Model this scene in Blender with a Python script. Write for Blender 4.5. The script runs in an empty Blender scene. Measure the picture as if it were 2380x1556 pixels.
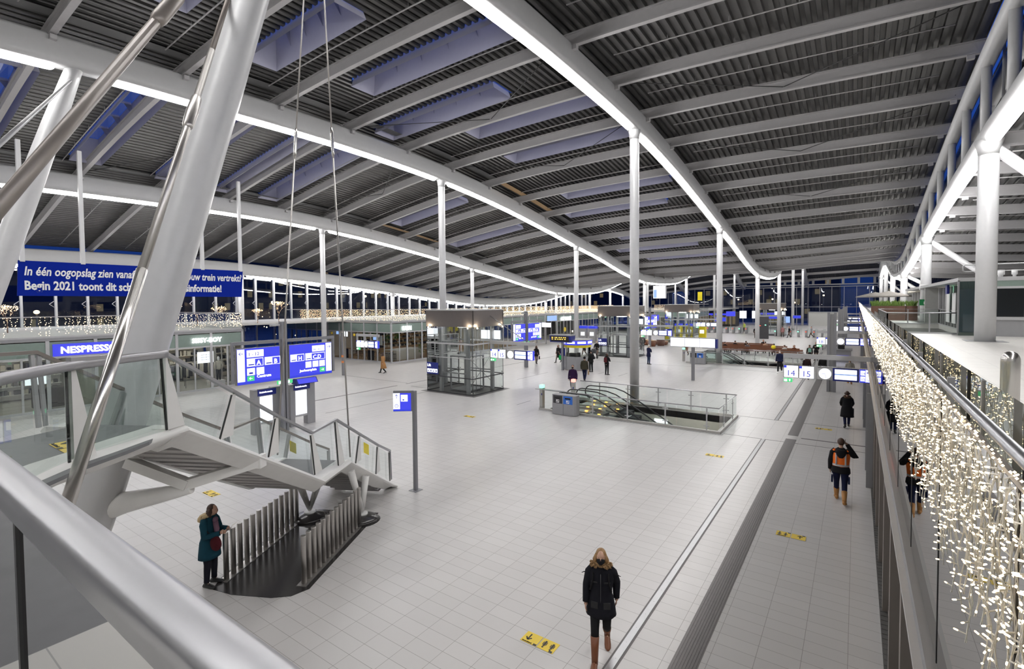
import bpy, bmesh, math, random
import numpy as np
from mathutils import Vector, Matrix
random.seed(7)
sc = bpy.context.scene
COL = sc.collection
PI = math.pi

# ------------------------------------------------------------------ camera, world, exposure
YAW, PITCH, ROLL, HCAM = .60860, .0326, -.0083, 5.65
fw = Vector((-math.sin(YAW) * math.cos(PITCH), math.cos(YAW) * math.cos(PITCH), -math.sin(PITCH)))
r0 = Vector((math.cos(YAW), math.sin(YAW), 0)); u0 = r0.cross(fw)
cr, sr = math.cos(ROLL), math.sin(ROLL)
rt = cr * r0 + sr * u0; up = -sr * r0 + cr * u0
cam_d = bpy.data.cameras.new('camera'); cam = bpy.data.objects.new('camera', cam_d); COL.objects.link(cam)
M = Matrix((rt, up, -fw)).transposed().to_4x4(); M.translation = Vector((0, 0, HCAM)); cam.matrix_world = M
cam_d.sensor_fit = 'HORIZONTAL'; cam_d.sensor_width = 36.0; cam_d.lens = 1151.05 / 2380 * 36.0
cam_d.shift_x = 0.0; cam_d.shift_y = -(778 - 742) / 2380.0
cam_d.clip_start = 0.05; cam_d.clip_end = 1500
sc.camera = cam

w = bpy.data.worlds.new('evening_sky'); sc.world = w; w.use_nodes = True
nt = w.node_tree; nt.nodes.clear()
tc = nt.nodes.new('ShaderNodeTexCoord'); sp = nt.nodes.new('ShaderNodeSeparateXYZ'); rmp = nt.nodes.new('ShaderNodeValToRGB')
bg = nt.nodes.new('ShaderNodeBackground'); wo = nt.nodes.new('ShaderNodeOutputWorld')
nt.links.new(tc.outputs['Generated'], sp.inputs[0]); nt.links.new(sp.outputs['Z'], rmp.inputs[0])
nt.links.new(rmp.outputs[0], bg.inputs[0]); nt.links.new(bg.outputs[0], wo.inputs[0])
e = rmp.color_ramp.elements
e[0].position = 0.0; e[0].color = (.005, .016, .07, 1)
e[1].position = .6; e[1].color = (.03, .12, .62, 1)
k = e.new(.12); k.color = (.008, .03, .17, 1)
bg.inputs[1].default_value = 1.15

sc.view_settings.view_transform = 'Standard'; sc.view_settings.look = 'None'
sc.view_settings.gamma = 1.0; sc.view_settings.use_curve_mapping = False
sc.view_settings.exposure = 0.0
TUBE_STRENGTH = 35.0          # radiance of the long roof lights, the hall's main light
try:
    cy = sc.cycles
    cy.use_denoising = True; cy.denoiser = 'OPENIMAGEDENOISE'; cy.denoising_input_passes = 'RGB_ALBEDO_NORMAL'
    cy.max_bounces = 7; cy.diffuse_bounces = 3; cy.glossy_bounces = 3; cy.transmission_bounces = 4; cy.transparent_max_bounces = 24
    cy.sample_clamp_indirect = 6.0; cy.caustics_reflective = False; cy.caustics_refractive = False
    cy.use_light_tree = True
except Exception:
    pass

# ------------------------------------------------------------------ materials
MATS = {}
def nodes(name):
    m = bpy.data.materials.new(name); m.use_nodes = True; MATS[name] = m
    return m, m.node_tree, m.node_tree.nodes['Principled BSDF']
def mat(name, col, rough=.5, metal=0., var=0., vscale=6., bump=0., bscale=40., spec=None, stretch=None):
    m, t, b = nodes(name)
    b.inputs['Roughness'].default_value = rough; b.inputs['Metallic'].default_value = metal
    if spec is not None: b.inputs['Specular IOR Level'].default_value = spec
    tc = t.nodes.new('ShaderNodeTexCoord'); src = tc.outputs['Object']
    if stretch:
        mp = t.nodes.new('ShaderNodeMapping'); mp.inputs['Scale'].default_value = stretch
        t.links.new(src, mp.inputs[0]); src = mp.outputs[0]
    n = t.nodes.new('ShaderNodeTexNoise'); n.inputs['Scale'].default_value = vscale; n.inputs['Detail'].default_value = 3
    t.links.new(src, n.inputs['Vector'])
    mx = t.nodes.new('ShaderNodeMix'); mx.data_type = 'RGBA'
    mx.inputs[6].default_value = tuple(c * (1 - var) for c in col) + (1,)
    mx.inputs[7].default_value = tuple(min(1, c * (1 + var)) for c in col) + (1,)
    t.links.new(n.outputs['Fac'], mx.inputs[0]); t.links.new(mx.outputs[2], b.inputs['Base Color'])
    if bump:
        n2 = t.nodes.new('ShaderNodeTexNoise'); n2.inputs['Scale'].default_value = bscale
        bp = t.nodes.new('ShaderNodeBump'); bp.inputs['Strength'].default_value = bump; bp.inputs['Distance'].default_value = .01
        t.links.new(src, n2.inputs['Vector']); t.links.new(n2.outputs['Fac'], bp.inputs['Height']); t.links.new(bp.outputs[0], b.inputs['Normal'])
    return m
def emit(name, col, s, sample=True):
    m, t, b = nodes(name)
    b.inputs['Base Color'].default_value = (.02, .02, .02, 1); b.inputs['Roughness'].default_value = .3
    b.inputs['Emission Color'].default_value = tuple(col) + (1,); b.inputs['Emission Strength'].default_value = s
    if not sample:
        try: m.cycles.emission_sampling = 'NONE'
        except Exception: pass
    return m
def glass(name, tint=(.85, .93, .9), refl=1.0, rough=.0):
    m = bpy.data.materials.new(name); m.use_nodes = True; MATS[name] = m; t = m.node_tree; t.nodes.clear()
    o = t.nodes.new('ShaderNodeOutputMaterial'); mx = t.nodes.new('ShaderNodeMixShader')
    tr = t.nodes.new('ShaderNodeBsdfTransparent'); gl = t.nodes.new('ShaderNodeBsdfGlossy')
    fr = t.nodes.new('ShaderNodeFresnel'); fr.inputs[0].default_value = 1.45
    mt = t.nodes.new('ShaderNodeMath'); mt.operation = 'MULTIPLY'; mt.inputs[1].default_value = refl; mt.use_clamp = True
    tr.inputs[0].default_value = tuple(tint) + (1,); gl.inputs['Roughness'].default_value = rough
    t.links.new(fr.outputs[0], mt.inputs[0]); t.links.new(mt.outputs[0], mx.inputs[0])
    t.links.new(tr.outputs[0], mx.inputs[1]); t.links.new(gl.outputs[0], mx.inputs[2]); t.links.new(mx.outputs[0], o.inputs[0])
    return m
def tiles(name, col, w, h, ox, oy, gap, gcol, rough=.32, coat=True):
    m, t, b = nodes(name)
    tc = t.nodes.new('ShaderNodeTexCoord'); mp = t.nodes.new('ShaderNodeMapping')
    mp.inputs['Location'].default_value = (ox, oy, 0)
    br = t.nodes.new('ShaderNodeTexBrick'); br.offset = 0; br.squash = 1
    br.inputs['Scale'].default_value = 1; br.inputs['Mortar Size'].default_value = gap; br.inputs['Mortar Smooth'].default_value = .3
    br.inputs['Brick Width'].default_value = w; br.inputs['Row Height'].default_value = h; br.inputs['Bias'].default_value = 0
    br.inputs['Color1'].default_value = tuple(c * .975 for c in col) + (1,)
    br.inputs['Color2'].default_value = tuple(c * 1.02 for c in col) + (1,)
    br.inputs['Mortar'].default_value = tuple(gcol) + (1,)
    n = t.nodes.new('ShaderNodeTexNoise'); n.inputs['Scale'].default_value = .35; n.inputs['Detail'].default_value = 4
    mx = t.nodes.new('ShaderNodeMix'); mx.data_type = 'RGBA'; mx.blend_type = 'MULTIPLY'; mx.inputs[0].default_value = 1
    rp = t.nodes.new('ShaderNodeValToRGB'); rp.color_ramp.elements[0].color = (.93, .92, .91, 1); rp.color_ramp.elements[1].color = (1, 1, 1, 1)
    t.links.new(tc.outputs['Object'], mp.inputs[0]); t.links.new(mp.outputs[0], br.inputs['Vector']); t.links.new(tc.outputs['Object'], n.inputs['Vector'])
    t.links.new(n.outputs['Fac'], rp.inputs[0]); t.links.new(br.outputs['Color'], mx.inputs[6]); t.links.new(rp.outputs[0], mx.inputs[7])
    t.links.new(mx.outputs[2], b.inputs['Base Color'])
    n3 = t.nodes.new('ShaderNodeTexNoise'); n3.inputs['Scale'].default_value = 2.5
    rr = t.nodes.new('ShaderNodeMapRange'); rr.inputs[3].default_value = rough - .06; rr.inputs[4].default_value = rough + .1
    t.links.new(tc.outputs['Object'], n3.inputs['Vector']); t.links.new(n3.outputs['Fac'], rr.inputs[0]); t.links.new(rr.outputs[0], b.inputs['Roughness'])
    return m

tiles('hall_tiles', (.60, .583, .575), .6, .3, .055, .222 - .0, .0045, (.30, .285, .275))
tiles('balcony_tiles', (.66, .645, .62), .6, .3, .2, .1, .004, (.40, .39, .38), rough=.4)
mat('white_steel', (.62, .62, .63), .35, var=.04)
mat('girder_white', (.50, .50, .505), .4, var=.04)
mat('purlin_grey', (.42, .41, .415), .45, var=.06)
mat('deck_grey', (.12, .118, .115), .40, .7, var=.12, vscale=3)
mat('baffle', (.42, .42, .52), .6, var=.04)
mat('dark_rod', (.05, .05, .05), .5, .4)
mat('stainless', (.60, .58, .56), .24, 1., var=.08, vscale=25, stretch=(1, 1, .15))
mat('stainless_rough', (.50, .48, .46), .38, 1., var=.1, vscale=25, stretch=(1, 1, .15))
mat('handrail', (.44, .44, .46), .36, 1., var=.03)
mat('rail_white', (.66, .66, .66), .3, .5, var=.04)
mat('stair_white', (.80, .79, .77), .38, var=.05)
mat('stair_tread', (.34, .33, .33), .6, var=.12)
mat('tread_under', (.40, .385, .37), .5, var=.1)
mat('landing_dark', (.17, .17, .18), .55, var=.12)
mat('patch_dark', (.03, .028, .028), .2, var=.3, vscale=3)
mat('tactile', (.20, .185, .185), .55, var=.1, vscale=12)
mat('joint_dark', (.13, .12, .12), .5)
mat('silver_strip', (.50, .50, .51), .38, .9, var=.06)
mat('frame_grey', (.30, .30, .31), .45, .3, var=.05)
mat('frame_light', (.48, .48, .49), .4, .2, var=.05)
mat('frame_taupe', (.25, .22, .20), .4, .35, var=.06)
mat('pole_grey', (.25, .25, .27), .42, .3, var=.05)
mat('brown_panel', (.12, .105, .10), .38, .15, var=.08)
mat('black', (.012, .012, .013), .45, var=.1)
mat('black_rubber', (.02, .02, .022), .35)
mat('charcoal', (.04, .04, .045), .5)
mat('yellow', (.80, .58, .05), .45, var=.04)
mat('yellow_bright', (.85, .70, .02), .4)
mat('box_grey', (.33, .33, .34), .45, .2, var=.05)
mat('blue_panel', (.03, .16, .62), .4)
mat('navy_panel', (.01, .02, .22), .4)
mat('banner_blue', (.001, .016, .26), .8, spec=.15, var=.03)
mat('white_paint', (.82, .82, .82), .5)
mat('cream', (.70, .66, .58), .6, var=.04)
mat('concrete', (.42, .41, .39), .7, var=.08)
mat('fascia_green', (.22, .28, .25), .25, var=.08)
mat('wood', (.17, .06, .025), .4, var=.35, vscale=9, stretch=(.3, 6, 6))
mat('light_wood', (.50, .33, .17), .5, var=.2, vscale=6)
mat('planter_brown', (.13, .06, .04), .6, var=.2)
mat('grass', (.16, .26, .05), .7, var=.4, vscale=8)
mat('leaf', (.12, .25, .05), .6, var=.3)
mat('taupe_fabric', (.25, .23, .21), .9)
mat('green_box', (.02, .28, .09), .4)
mat('shop_wall', (.55, .55, .53), .7, var=.08)
mat('shop_dark', (.05, .05, .055), .6, var=.2)
mat('clothes_dark', (.05, .055, .07), .9, var=.3)
mat('clothes_light', (.6, .57, .5), .9, var=.2)
mat('night_ground', (.03, .035, .045), .6, var=.2)
mat('night_building', (.02, .022, .03), .7, var=.2)
mat('grate', (.16, .155, .15), .45, .6, var=.3, vscale=60)
glass('rail_glass', (.91, .955, .94), 1.0)
glass('facade_glass', (.72, .80, .86), 1.6)
glass('shop_glass', (.93, .96, .95), 1.1)
glass('lift_glass', (.92, .96, .95), 1.1)
glass('balcony_glass', (.80, .86, .83), 1.3)
glass('sky_glass', (.9, .95, 1.0), .6)
glass('plastic_sheet', (.8, .8, .82), 2.0, .1)
emit('tube_light', (1.0, .985, .97), TUBE_STRENGTH)
emit('panel_white', (.93, .95, 1.0), 1.5)
emit('sign_white', (.90, .92, 1.0), 1.6)
emit('sign_blue', (.03, .05, .75), 1.0)
emit('sign_blue_soft', (.05, .06, .85), 1.0)
emit('letter_blue', (.05, .06, .55), .9)
emit('letter_white', (.95, .95, 1.0), 2.2)
emit('sign_green', (.08, .75, .25), 1.0)
emit('light_warm', (1.0, .80, .50), 9.0)
emit('bulb', (1.0, .72, .40), 9.0, False)
emit('bulb_far', (1.0, .72, .42), 9.0, False)
emit('shop_lamp', (1.0, .93, .84), 22.0)
emit('sign_red', (1.0, .13, .06), 1.1)
emit('lamp_green', (.2, 1.0, .5), 3.0)
emit('lamp_red', (1.0, .25, .2), 3.0)
emit('amber', (1.0, .45, .06), 5.0)
emit('amber_dots', (1.0, .6, .1), 2.5)
emit('window_lit', (1.0, .75, .40), .12, False)
mat('tray_dark', (.10, .10, .10), .5)
emit('low_fill', (1.0, .97, .92), 14.0)  # glow of the added fill panels: walkway underside, lifts, escalator wells
mat('amber_band', (.75, .25, .08), .5)
emit('street_lamp', (1.0, .72, .40), 6.0, False)
emit('screen_blue', (.35, .55, 1.0), 1.0)
emit('neon_white', (1.0, .98, 1.0), 5.0)
mat('tube_wire', (.82, .80, .74), .35, var=.1)

# ------------------------------------------------------------------ mesh helpers
class MB:
    def __init__(s): s.v = []; s.f = []; s.sm = []
    def add(s, vs, fs, smooth=False):
        o = len(s.v); s.v += [tuple(v) for v in vs]; s.f += [tuple(i + o for i in f) for f in fs]; s.sm += [smooth] * len(fs); return s
    def box(s, a, b):
        (x0, y0, z0), (x1, y1, z1) = a, b
        vs = [(x0, y0, z0), (x1, y0, z0), (x1, y1, z0), (x0, y1, z0), (x0, y0, z1), (x1, y0, z1), (x1, y1, z1), (x0, y1, z1)]
        return s.add(vs, [(3, 2, 1, 0), (4, 5, 6, 7), (0, 1, 5, 4), (1, 2, 6, 5), (2, 3, 7, 6), (3, 0, 4, 7)])
    def obox(s, c, ax, ay, az):              # oriented box: centre and three half-axes
        c, ax, ay, az = Vector(c), Vector(ax), Vector(ay), Vector(az)
        vs = [c + i * ax + j * ay + k * az for k in (-1, 1) for i, j in ((-1, -1), (1, -1), (1, 1), (-1, 1))]
        return s.add(vs, [(3, 2, 1, 0), (4, 5, 6, 7), (0, 1, 5, 4), (1, 2, 6, 5), (2, 3, 7, 6), (3, 0, 4, 7)])
    def bar(s, a, b, w, h, upv=(0, 0, 1)):   # rectangular bar from a to b
        a, b = Vector(a), Vector(b); d = (b - a); L = d.length; d.normalize(); u_ = Vector(upv)
        x = d.cross(u_)
        if x.length < 1e-4: x = d.cross(Vector((1, 0, 0)))
        x.normalize(); y = x.cross(d)
        return s.obox((a + b) / 2, x * w / 2, d * L / 2, y * h / 2)
    def tube(s, pts, r, n=12, caps=True, sq=1.0, upv=None):
        pts = [Vector(p) for p in pts]; N = len(pts); rs = r if isinstance(r, (list, tuple)) else [r] * N
        vs = []; px = None
        for i, p in enumerate(pts):
            d = (pts[min(i + 1, N - 1)] - pts[max(i - 1, 0)]).normalized()
            if px is None:
                ref = Vector(upv) if upv else (Vector((0, 0, 1)) if abs(d.z) < .9 else Vector((1, 0, 0)))
                x = d.cross(ref).normalized()
            else:
                x = (px - d * px.dot(d)); x = x.normalized() if x.length > 1e-6 else d.orthogonal().normalized()
            px = x; y = x.cross(d)
            for k in range(n):
                a = 2 * PI * k / n; vs.append(p + x * math.cos(a) * rs[i] + y * math.sin(a) * rs[i] * sq)
        fs = [(i * n + k, i * n + (k + 1) % n, (i + 1) * n + (k + 1) % n, (i + 1) * n + k) for i in range(N - 1) for k in range(n)]
        o = len(s.v); s.add(vs, fs, True)
        if caps: s.add([], []); s.f += [tuple(o + k for k in range(n))[::-1], tuple(o + (N - 1) * n + k for k in range(n))]; s.sm += [False, False]
        return s
    def rings(s, rings, smooth=True, caps=True, closed=True):   # loft rings of equal count
        n = len(rings[0]); o = len(s.v); vs = [p for r_ in rings for p in r_]
        m = n if closed else n - 1
        fs = [(i * n + k, i * n + (k + 1) % n, (i + 1) * n + (k + 1) % n, (i + 1) * n + k) for i in range(len(rings) - 1) for k in range(m)]
        s.add(vs, fs, smooth)
        if caps:
            s.f += [tuple(o + k for k in range(n))[::-1], tuple(o + (len(rings) - 1) * n + k for k in range(n))]; s.sm += [False, False]
        return s
    def ell(s, c, rx, ry, rz, n=12, m=8, rot=None):
        c = Vector(c); R = rot or Matrix.Identity(3); rr = []
        for i in range(m + 1):
            t = -PI / 2 + PI * i / m; ct = max(math.cos(t), .02)
            rr.append([c + R @ Vector((rx * ct * math.cos(2 * PI * k / n), ry * ct * math.sin(2 * PI * k / n), rz * math.sin(t))) for k in range(n)])
        return s.rings(rr)
    def cyl(s, a, b, r, n=16, r2=None): return s.tube([a, b], [r, r if r2 is None else r2], n)
    def quad(s, a, b, c, d): return s.add([a, b, c, d], [(0, 1, 2, 3)])
    def prism(s, poly, a, b, smooth=False):  # poly: list of 3D points at plane a ; extruded by vector b
        n = len(poly); b = Vector(b); v = [Vector(p) + Vector(a) for p in poly]
        vs = v + [p + b for p in v]
        fs = [tuple(range(n))[::-1], tuple(range(n, 2 * n))] + [(i, (i + 1) % n, n + (i + 1) % n, n + i) for i in range(n)]
        return s.add(vs, fs, smooth)
    def merge(s, me, mtx=None):
        vs = [(mtx @ v.co if mtx else v.co) for v in me.vertices]
        return s.add(vs, [tuple(p.vertices) for p in me.polygons])
    def mesh(s, name, loc=(0, 0, 0), mtx=None):
        me = bpy.data.meshes.new(name); l = Vector(loc)
        vs = [Vector(v) - l for v in s.v]
        if mtx: vs = [mtx @ Vector(v) for v in s.v]
        me.from_pydata([tuple(v) for v in vs], [], s.f); me.update()
        if any(s.sm): me.polygons.foreach_set('use_smooth', s.sm)
        return me
    def build(s, name, m, parent=None, loc=None, local=False, mods=None):
        """world-space vertices; parent must be unrotated unless local"""
        base = Vector((0, 0, 0))
        if not local:
            if parent is not None: base = WLOC.get(parent.name, Vector((0, 0, 0)))
            elif loc is not None: base = Vector(loc)
        me = s.mesh(name, base); o = bpy.data.objects.new(name, me); COL.objects.link(o)
        if parent is not None: o.parent = parent; WLOC[o.name] = base
        elif loc is not None: o.location = loc; WLOC[o.name] = Vector(loc)
        if m: me.materials.append(MATS[m])
        return o
WLOC = {}
def thing(name, label, cat, loc=(0, 0, 0), group=None, rotz=0):
    o = bpy.data.objects.new(name, None); COL.objects.link(o); o.location = loc; o.rotation_euler = (0, 0, rotz)
    o['label'] = label; o['category'] = cat
    if group: o['group'] = group
    o.empty_display_size = .2
    WLOC[o.name] = Vector(loc); return o
def tag(o, label, cat, group=None, kind=None):
    if label: o['label'] = label
    if cat: o['category'] = cat
    if group: o['group'] = group
    if kind: o['kind'] = kind
    return o
def struct(o): o['kind'] = 'structure'; return o
def dup(root, loc, label=None, group=None, rotz=None):
    r = root.copy(); COL.objects.link(r); r.location = loc
    if rotz is not None: r.rotation_euler = (0, 0, rotz)
    if label: r['label'] = label
    if group: r['group'] = group
    def rec(o, np_):
        for ch in list(o.children):
            c = ch.copy(); COL.objects.link(c); c.parent = np_; rec(ch, c)
    rec(root, r); return r
_tc = {}
def text_mesh(s, shear=0., bold=.0):
    key = (s, shear, bold)
    if key not in _tc:
        cu = bpy.data.curves.new('t', 'FONT'); cu.body = s; cu.size = 1; cu.extrude = .01; cu.shear = shear; cu.offset = bold; cu.resolution_u = 2
        o = bpy.data.objects.new('t', cu); COL.objects.link(o); dg = bpy.context.evaluated_depsgraph_get()
        _tc[key] = bpy.data.meshes.new_from_object(o.evaluated_get(dg)); bpy.data.objects.remove(o)
    return _tc[key]
def text(s, org, xd, size, name='lettering', m='black', parent=None, shear=0., bold=0., width=None, up_=(0, 0, 1), mb=None, xs=1.0):
    """lettering with its lower left corner at org, running along xd"""
    me = text_mesh(s, shear, bold); xd = Vector(xd).normalized(); u_ = Vector(up_); n = xd.cross(u_)
    xsn = [v.co.x for v in me.vertices]; wd = max(xsn) - min(xsn) if xsn else 1
    sx = size * xs if width is None else width / wd
    mt = Matrix(((xd.x * sx, u_.x * size, n.x * .6, org[0]), (xd.y * sx, u_.y * size, n.y * .6, org[1]), (xd.z * sx, u_.z * size, n.z * .6, org[2]), (0, 0, 0, 1)))
    b = mb or MB(); b.merge(me, mt)
    if mb is None: return b.build(name, m, parent)
def panel(mb, p, xd, w_, h_, d=.02, up_=(0, 0, 1)):
    """box whose front face has its lower left corner at p; front normal = xd x up; depth goes backwards"""
    xd = Vector(xd).normalized(); u_ = Vector(up_); n = xd.cross(u_); p = Vector(p)
    c = p + xd * w_ / 2 + u_ * h_ / 2 - n * d / 2
    return mb.obox(c, xd * w_ / 2, -n * d / 2, u_ * h_ / 2)
ORD = ['nearest', 'second', 'third', 'fourth', 'fifth', 'sixth', 'seventh', 'eighth', 'ninth', 'tenth']
# ------------------------------------------------------------------ hall floor
ESC = [(-13.4, -4.87, 22.25, 25.75), (-12.6, -3.9, 46.7, 50.2)]      # escalator openings x0,x1,y0,y1
def grid_floor(xs, ys, holes, z, th, name, m):
    b = MB()
    for i in range(len(xs) - 1):
        for j in range(len(ys) - 1):
            cx, cy_ = (xs[i] + xs[i + 1]) / 2, (ys[j] + ys[j + 1]) / 2
            if any(h[0] < cx < h[1] and h[2] < cy_ < h[3] for h in holes): continue
            b.box((xs[i], ys[j], z - th), (xs[i + 1], ys[j + 1], z))
    return struct(b.build(name, m))
xs = sorted({-56, 14.} | {v for h in ESC for v in h[:2]}); ys = sorted({-14, 143.} | {v for h in ESC for v in h[2:]})
grid_floor(xs, ys, ESC, 0, .35, 'floor', 'hall_tiles')
b = MB(); b.box((-56, -14, -5.6), (14, 143, -5.5)); struct(b.build('floor', 'concrete'))      # platform level under the escalators

def strip(name, m, x0, y0, x1, y1, z=.004, n=None):
    b = MB(); b.box((x0, y0, 0.0005), (x1, y1, z)); return struct(b.build('trim_%d' % n, m))
tn = 1
def trim(b, m):
    global tn
    o = struct(b.build('trim_%d' % tn, m)); tn += 1; return o
for ya, yb in ((-8, 22.9), (23.55, 44.2), (44.9, 64.8), (65.5, 85.4), (86, 130)):   # ribbed guiding strip
    b = MB(); b.box((-2.33, ya, 0), (-1.95, yb, .004))
    for k in range(8): b.box((-2.31 + k * .045, ya + .01, .004), (-2.285 + k * .045, yb - .01, .009))
    trim(b, 'tactile')
for ya, yb in ((5.2, 22.3), (26.15, 42.9), (46.8, 63.5), (67.4, 84)):
    b = MB(); b.box((-3.16, ya, 0), (-2.98, yb, .004)); trim(b, 'joint_dark')
    b = MB(); b.box((-3.125, ya, .004), (-3.015, yb, .012))
    for k in range(int((yb - ya) / .45)): b.cyl((-3.07, ya + .2 + k * .45, .012), (-3.07, ya + .2 + k * .45, .015), .008, 6)
    trim(b, 'silver_strip')
for (x0, y0, x1, y1) in ((-1.82, 23.2, .5, 23.32), (-4.87, 22.28, .5, 22.32), (-4.87, 26.18, .5, 26.22), (-26.1, 14.5, -25.95, 23.4), (-26.1, 24.2, -25.98, 30), (-26.1, 30.3, -26, 47),
                         (-22.6, 15.4, -22.55, 23), (-33.4, 24.5, -26.2, 24.54), (-15.42, 22.5, -15.38, 23.9), (-16.66, 35.6, -16.62, 36.8), (-14.86, 35.4, -14.82, 37.2), (-25, 23.7, -22.9, 23.76),
                         (-12, 46.0, .5, 46.05), (-20.5, 30, -20.46, 34.4), (-4.0, 50.6, .5, 50.64), (-22, 43.9, -3, 43.93)):
    b = MB(); b.box((x0, y0, 0.0), (x1, y1, .003)); trim(b, 'joint_dark')
b = MB()                                                                         # black island under the stair
pp = [(-10.45, 4.50), (-9.95, 4.62), (-9.2, 5.0), (-8.93, 5.25), (-8.86, 5.6), (-9.05, 5.95), (-10.3, 8.3), (-10.55, 8.75), (-12.1, 8.0), (-12.35, 7.6), (-12.2, 7.2), (-10.75, 4.8)]
b.prism([(x, y, 0) for x, y in pp], (0, 0, 0), (0, 0, .006)); trim(b, 'patch_dark')

# ------------------------------------------------------------------ roof shape
KN = [(-14, .55), (-8, .68), (0, .84), (6, .95), (12, .99), (18, 1), (26, .9), (33, .68), (40, .36), (47, 0), (52, -.24), (60, -.70), (66.3, -.95), (72, -1), (76, -.985), (82.6, -.86), (88.5, -.53), (95, 0), (104, .7), (113, .95), (122, .7), (131, .1), (137, -.6), (146, -1.2)]
def herm(ks, x):
    if x <= ks[0][0]: return ks[0][1]
    if x >= ks[-1][0]: return ks[-1][1]
    for i in range(len(ks) - 1):
        if x <= ks[i + 1][0]: break
    (x1, y1), (x2, y2) = ks[i], ks[i + 1]; h = x2 - x1; t = (x - x1) / h
    m1 = (y2 - ks[i - 1][1]) / (x2 - ks[i - 1][0]) if i > 0 else (y2 - y1) / h
    m2 = (ks[i + 2][1] - y1) / (ks[i + 2][0] - x1) if i + 2 < len(ks) else (y2 - y1) / h
    return (2*t**3-3*t*t+1)*y1 + (t**3-2*t*t+t)*h*m1 + (-2*t**3+3*t*t)*y2 + (t**3-t*t)*h*m2
def wave(y): return herm(KN, y)
ROWS = dict(A=(4.1, 9.95, 1.75), B=(-10.1, 11.9, 3.3), C=(-24.4, 11.4, 3.2), D=(-38.6, 9.7, 2.7), E=(-52.9, 7.0, 1.85))
def zlow(row, y): x, m_, a = ROWS[row]; return m_ + a * wave(y)
DM = [(-54.2, 8.75), (-38.6, 11.35), (-24.4, 13.05), (-10.1, 13.5), (4.1, 13.75)]; DA = [(-54.2, 1.85), (-38.6, 2.7), (-24.4, 3.2), (-10.1, 3.3), (4.1, 2.6)]
def deck(x, y): return herm(DM, x) + herm(DA, x) * wave(y)
def deck2(x, y): return 10.75 - (x - 4.1) * .06 + 1.75 * wave(y)                 # lower roof right of the truss
PY = [5.5 + 4.32 * k for k in range(-3, 32)]
# skylights: x0,x1,y0,y1
SKY = [(-20.4, -11.6, 15.7, 17.1), (-24.0, -15.0, 20.1, 21.6), (-19.8, -11.5, 23.5, 24.9), (-20.2, -11.4, 28.1, 29.6), (-21.6, -15.4, 11.2, 12.6), (-20.5, -11.5, 36.4, 37.9), (-22.5, -13.2, 40.8, 42.2),
       (-21, -12, 49.6, 51), (-23, -14, 53.8, 55.3), (-21, -12, 58.2, 59.7), (-20, -12, 7, 8.3),
       (-37.0, -27.6, 9.0, 10.5), (-37.6, -27, 13.4, 14.8), (-38.0, -27.4, 17.3, 18.1), (-37.8, -27.4, 20.3, 21.8), (-38, -28, 4.6, 6.0), (-36.5, -28, 32.3, 33.7), (-37, -28, 41, 42.4)]
SKY = [(a, b_, c, d) for a, b_, c, d in SKY]
def corr(x0, x1, ys, fn, holes, pitch=.36, name='ceiling'):
    prof = []; x = x0; n = int(round((x1 - x0) / pitch)); p = (x1 - x0) / n
    for i in range(n):
        a = x0 + i * p
        prof += [(a, 0), (a + p * .42, 0), (a + p * .5, .13), (a + p * .92, .13)]
    prof.append((x1, 0))
    vs = []; fs = []; m = len(prof)
    for y in ys:
        for (px, dz) in prof: vs.append((px, y, fn(px, y) + dz))
    for j in range(len(ys) - 1):
        ym = (ys[j] + ys[j + 1]) / 2
        for i in range(m - 1):
            xm = (prof[i][0] + prof[i + 1][0]) / 2
            if any(h[0] < xm < h[1] and h[2] < ym < h[3] for h in holes): continue
            fs.append((j * m + i, j * m + i + 1, (j + 1) * m + i + 1, (j + 1) * m + i))
    b = MB(); b.add(vs, fs); return struct(b.build(name, 'deck_grey'))
def ylist(holes, y0=-12, y1=142):
    return sorted(set(list(np.arange(y0, y1 + .1, 2.16).round(3))) | {v for h in holes for v in h[2:]})
BX = [-54.2, -38.6, -24.4, -10.1, 4.1]
for i in range(4):
    hs = [h for h in SKY if BX[i] < h[0] < BX[i + 1]]
    corr(BX[i], BX[i + 1], ylist(hs), deck, hs)
corr(4.1, 20, ylist([]), deck2, [])
b = MB()                                                                          # strip between the two roof levels, glazed behind the truss
wn = 1
def window(b, m):
    global wn
    o = struct(b.build('window_%d' % wn, m)); wn += 1; return o
for i in range(0, 34):
    ya, yb = -8 + 4.32 * i, -8 + 4.32 * (i + 1)
    b = MB(); b.quad((4.5, ya, deck2(4.5, ya)), (4.5, yb, deck2(4.5, yb)), (4.5, yb, deck(4.1, yb)), (4.5, ya, deck(4.1, ya))); o = window(b, 'facade_glass')
    f = MB(); f.box((4.46, ya - .05, deck2(4.5, ya)), (4.54, ya + .05, deck(4.1, ya)))
    f.build('window_frame', 'frame_grey', o)
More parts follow.
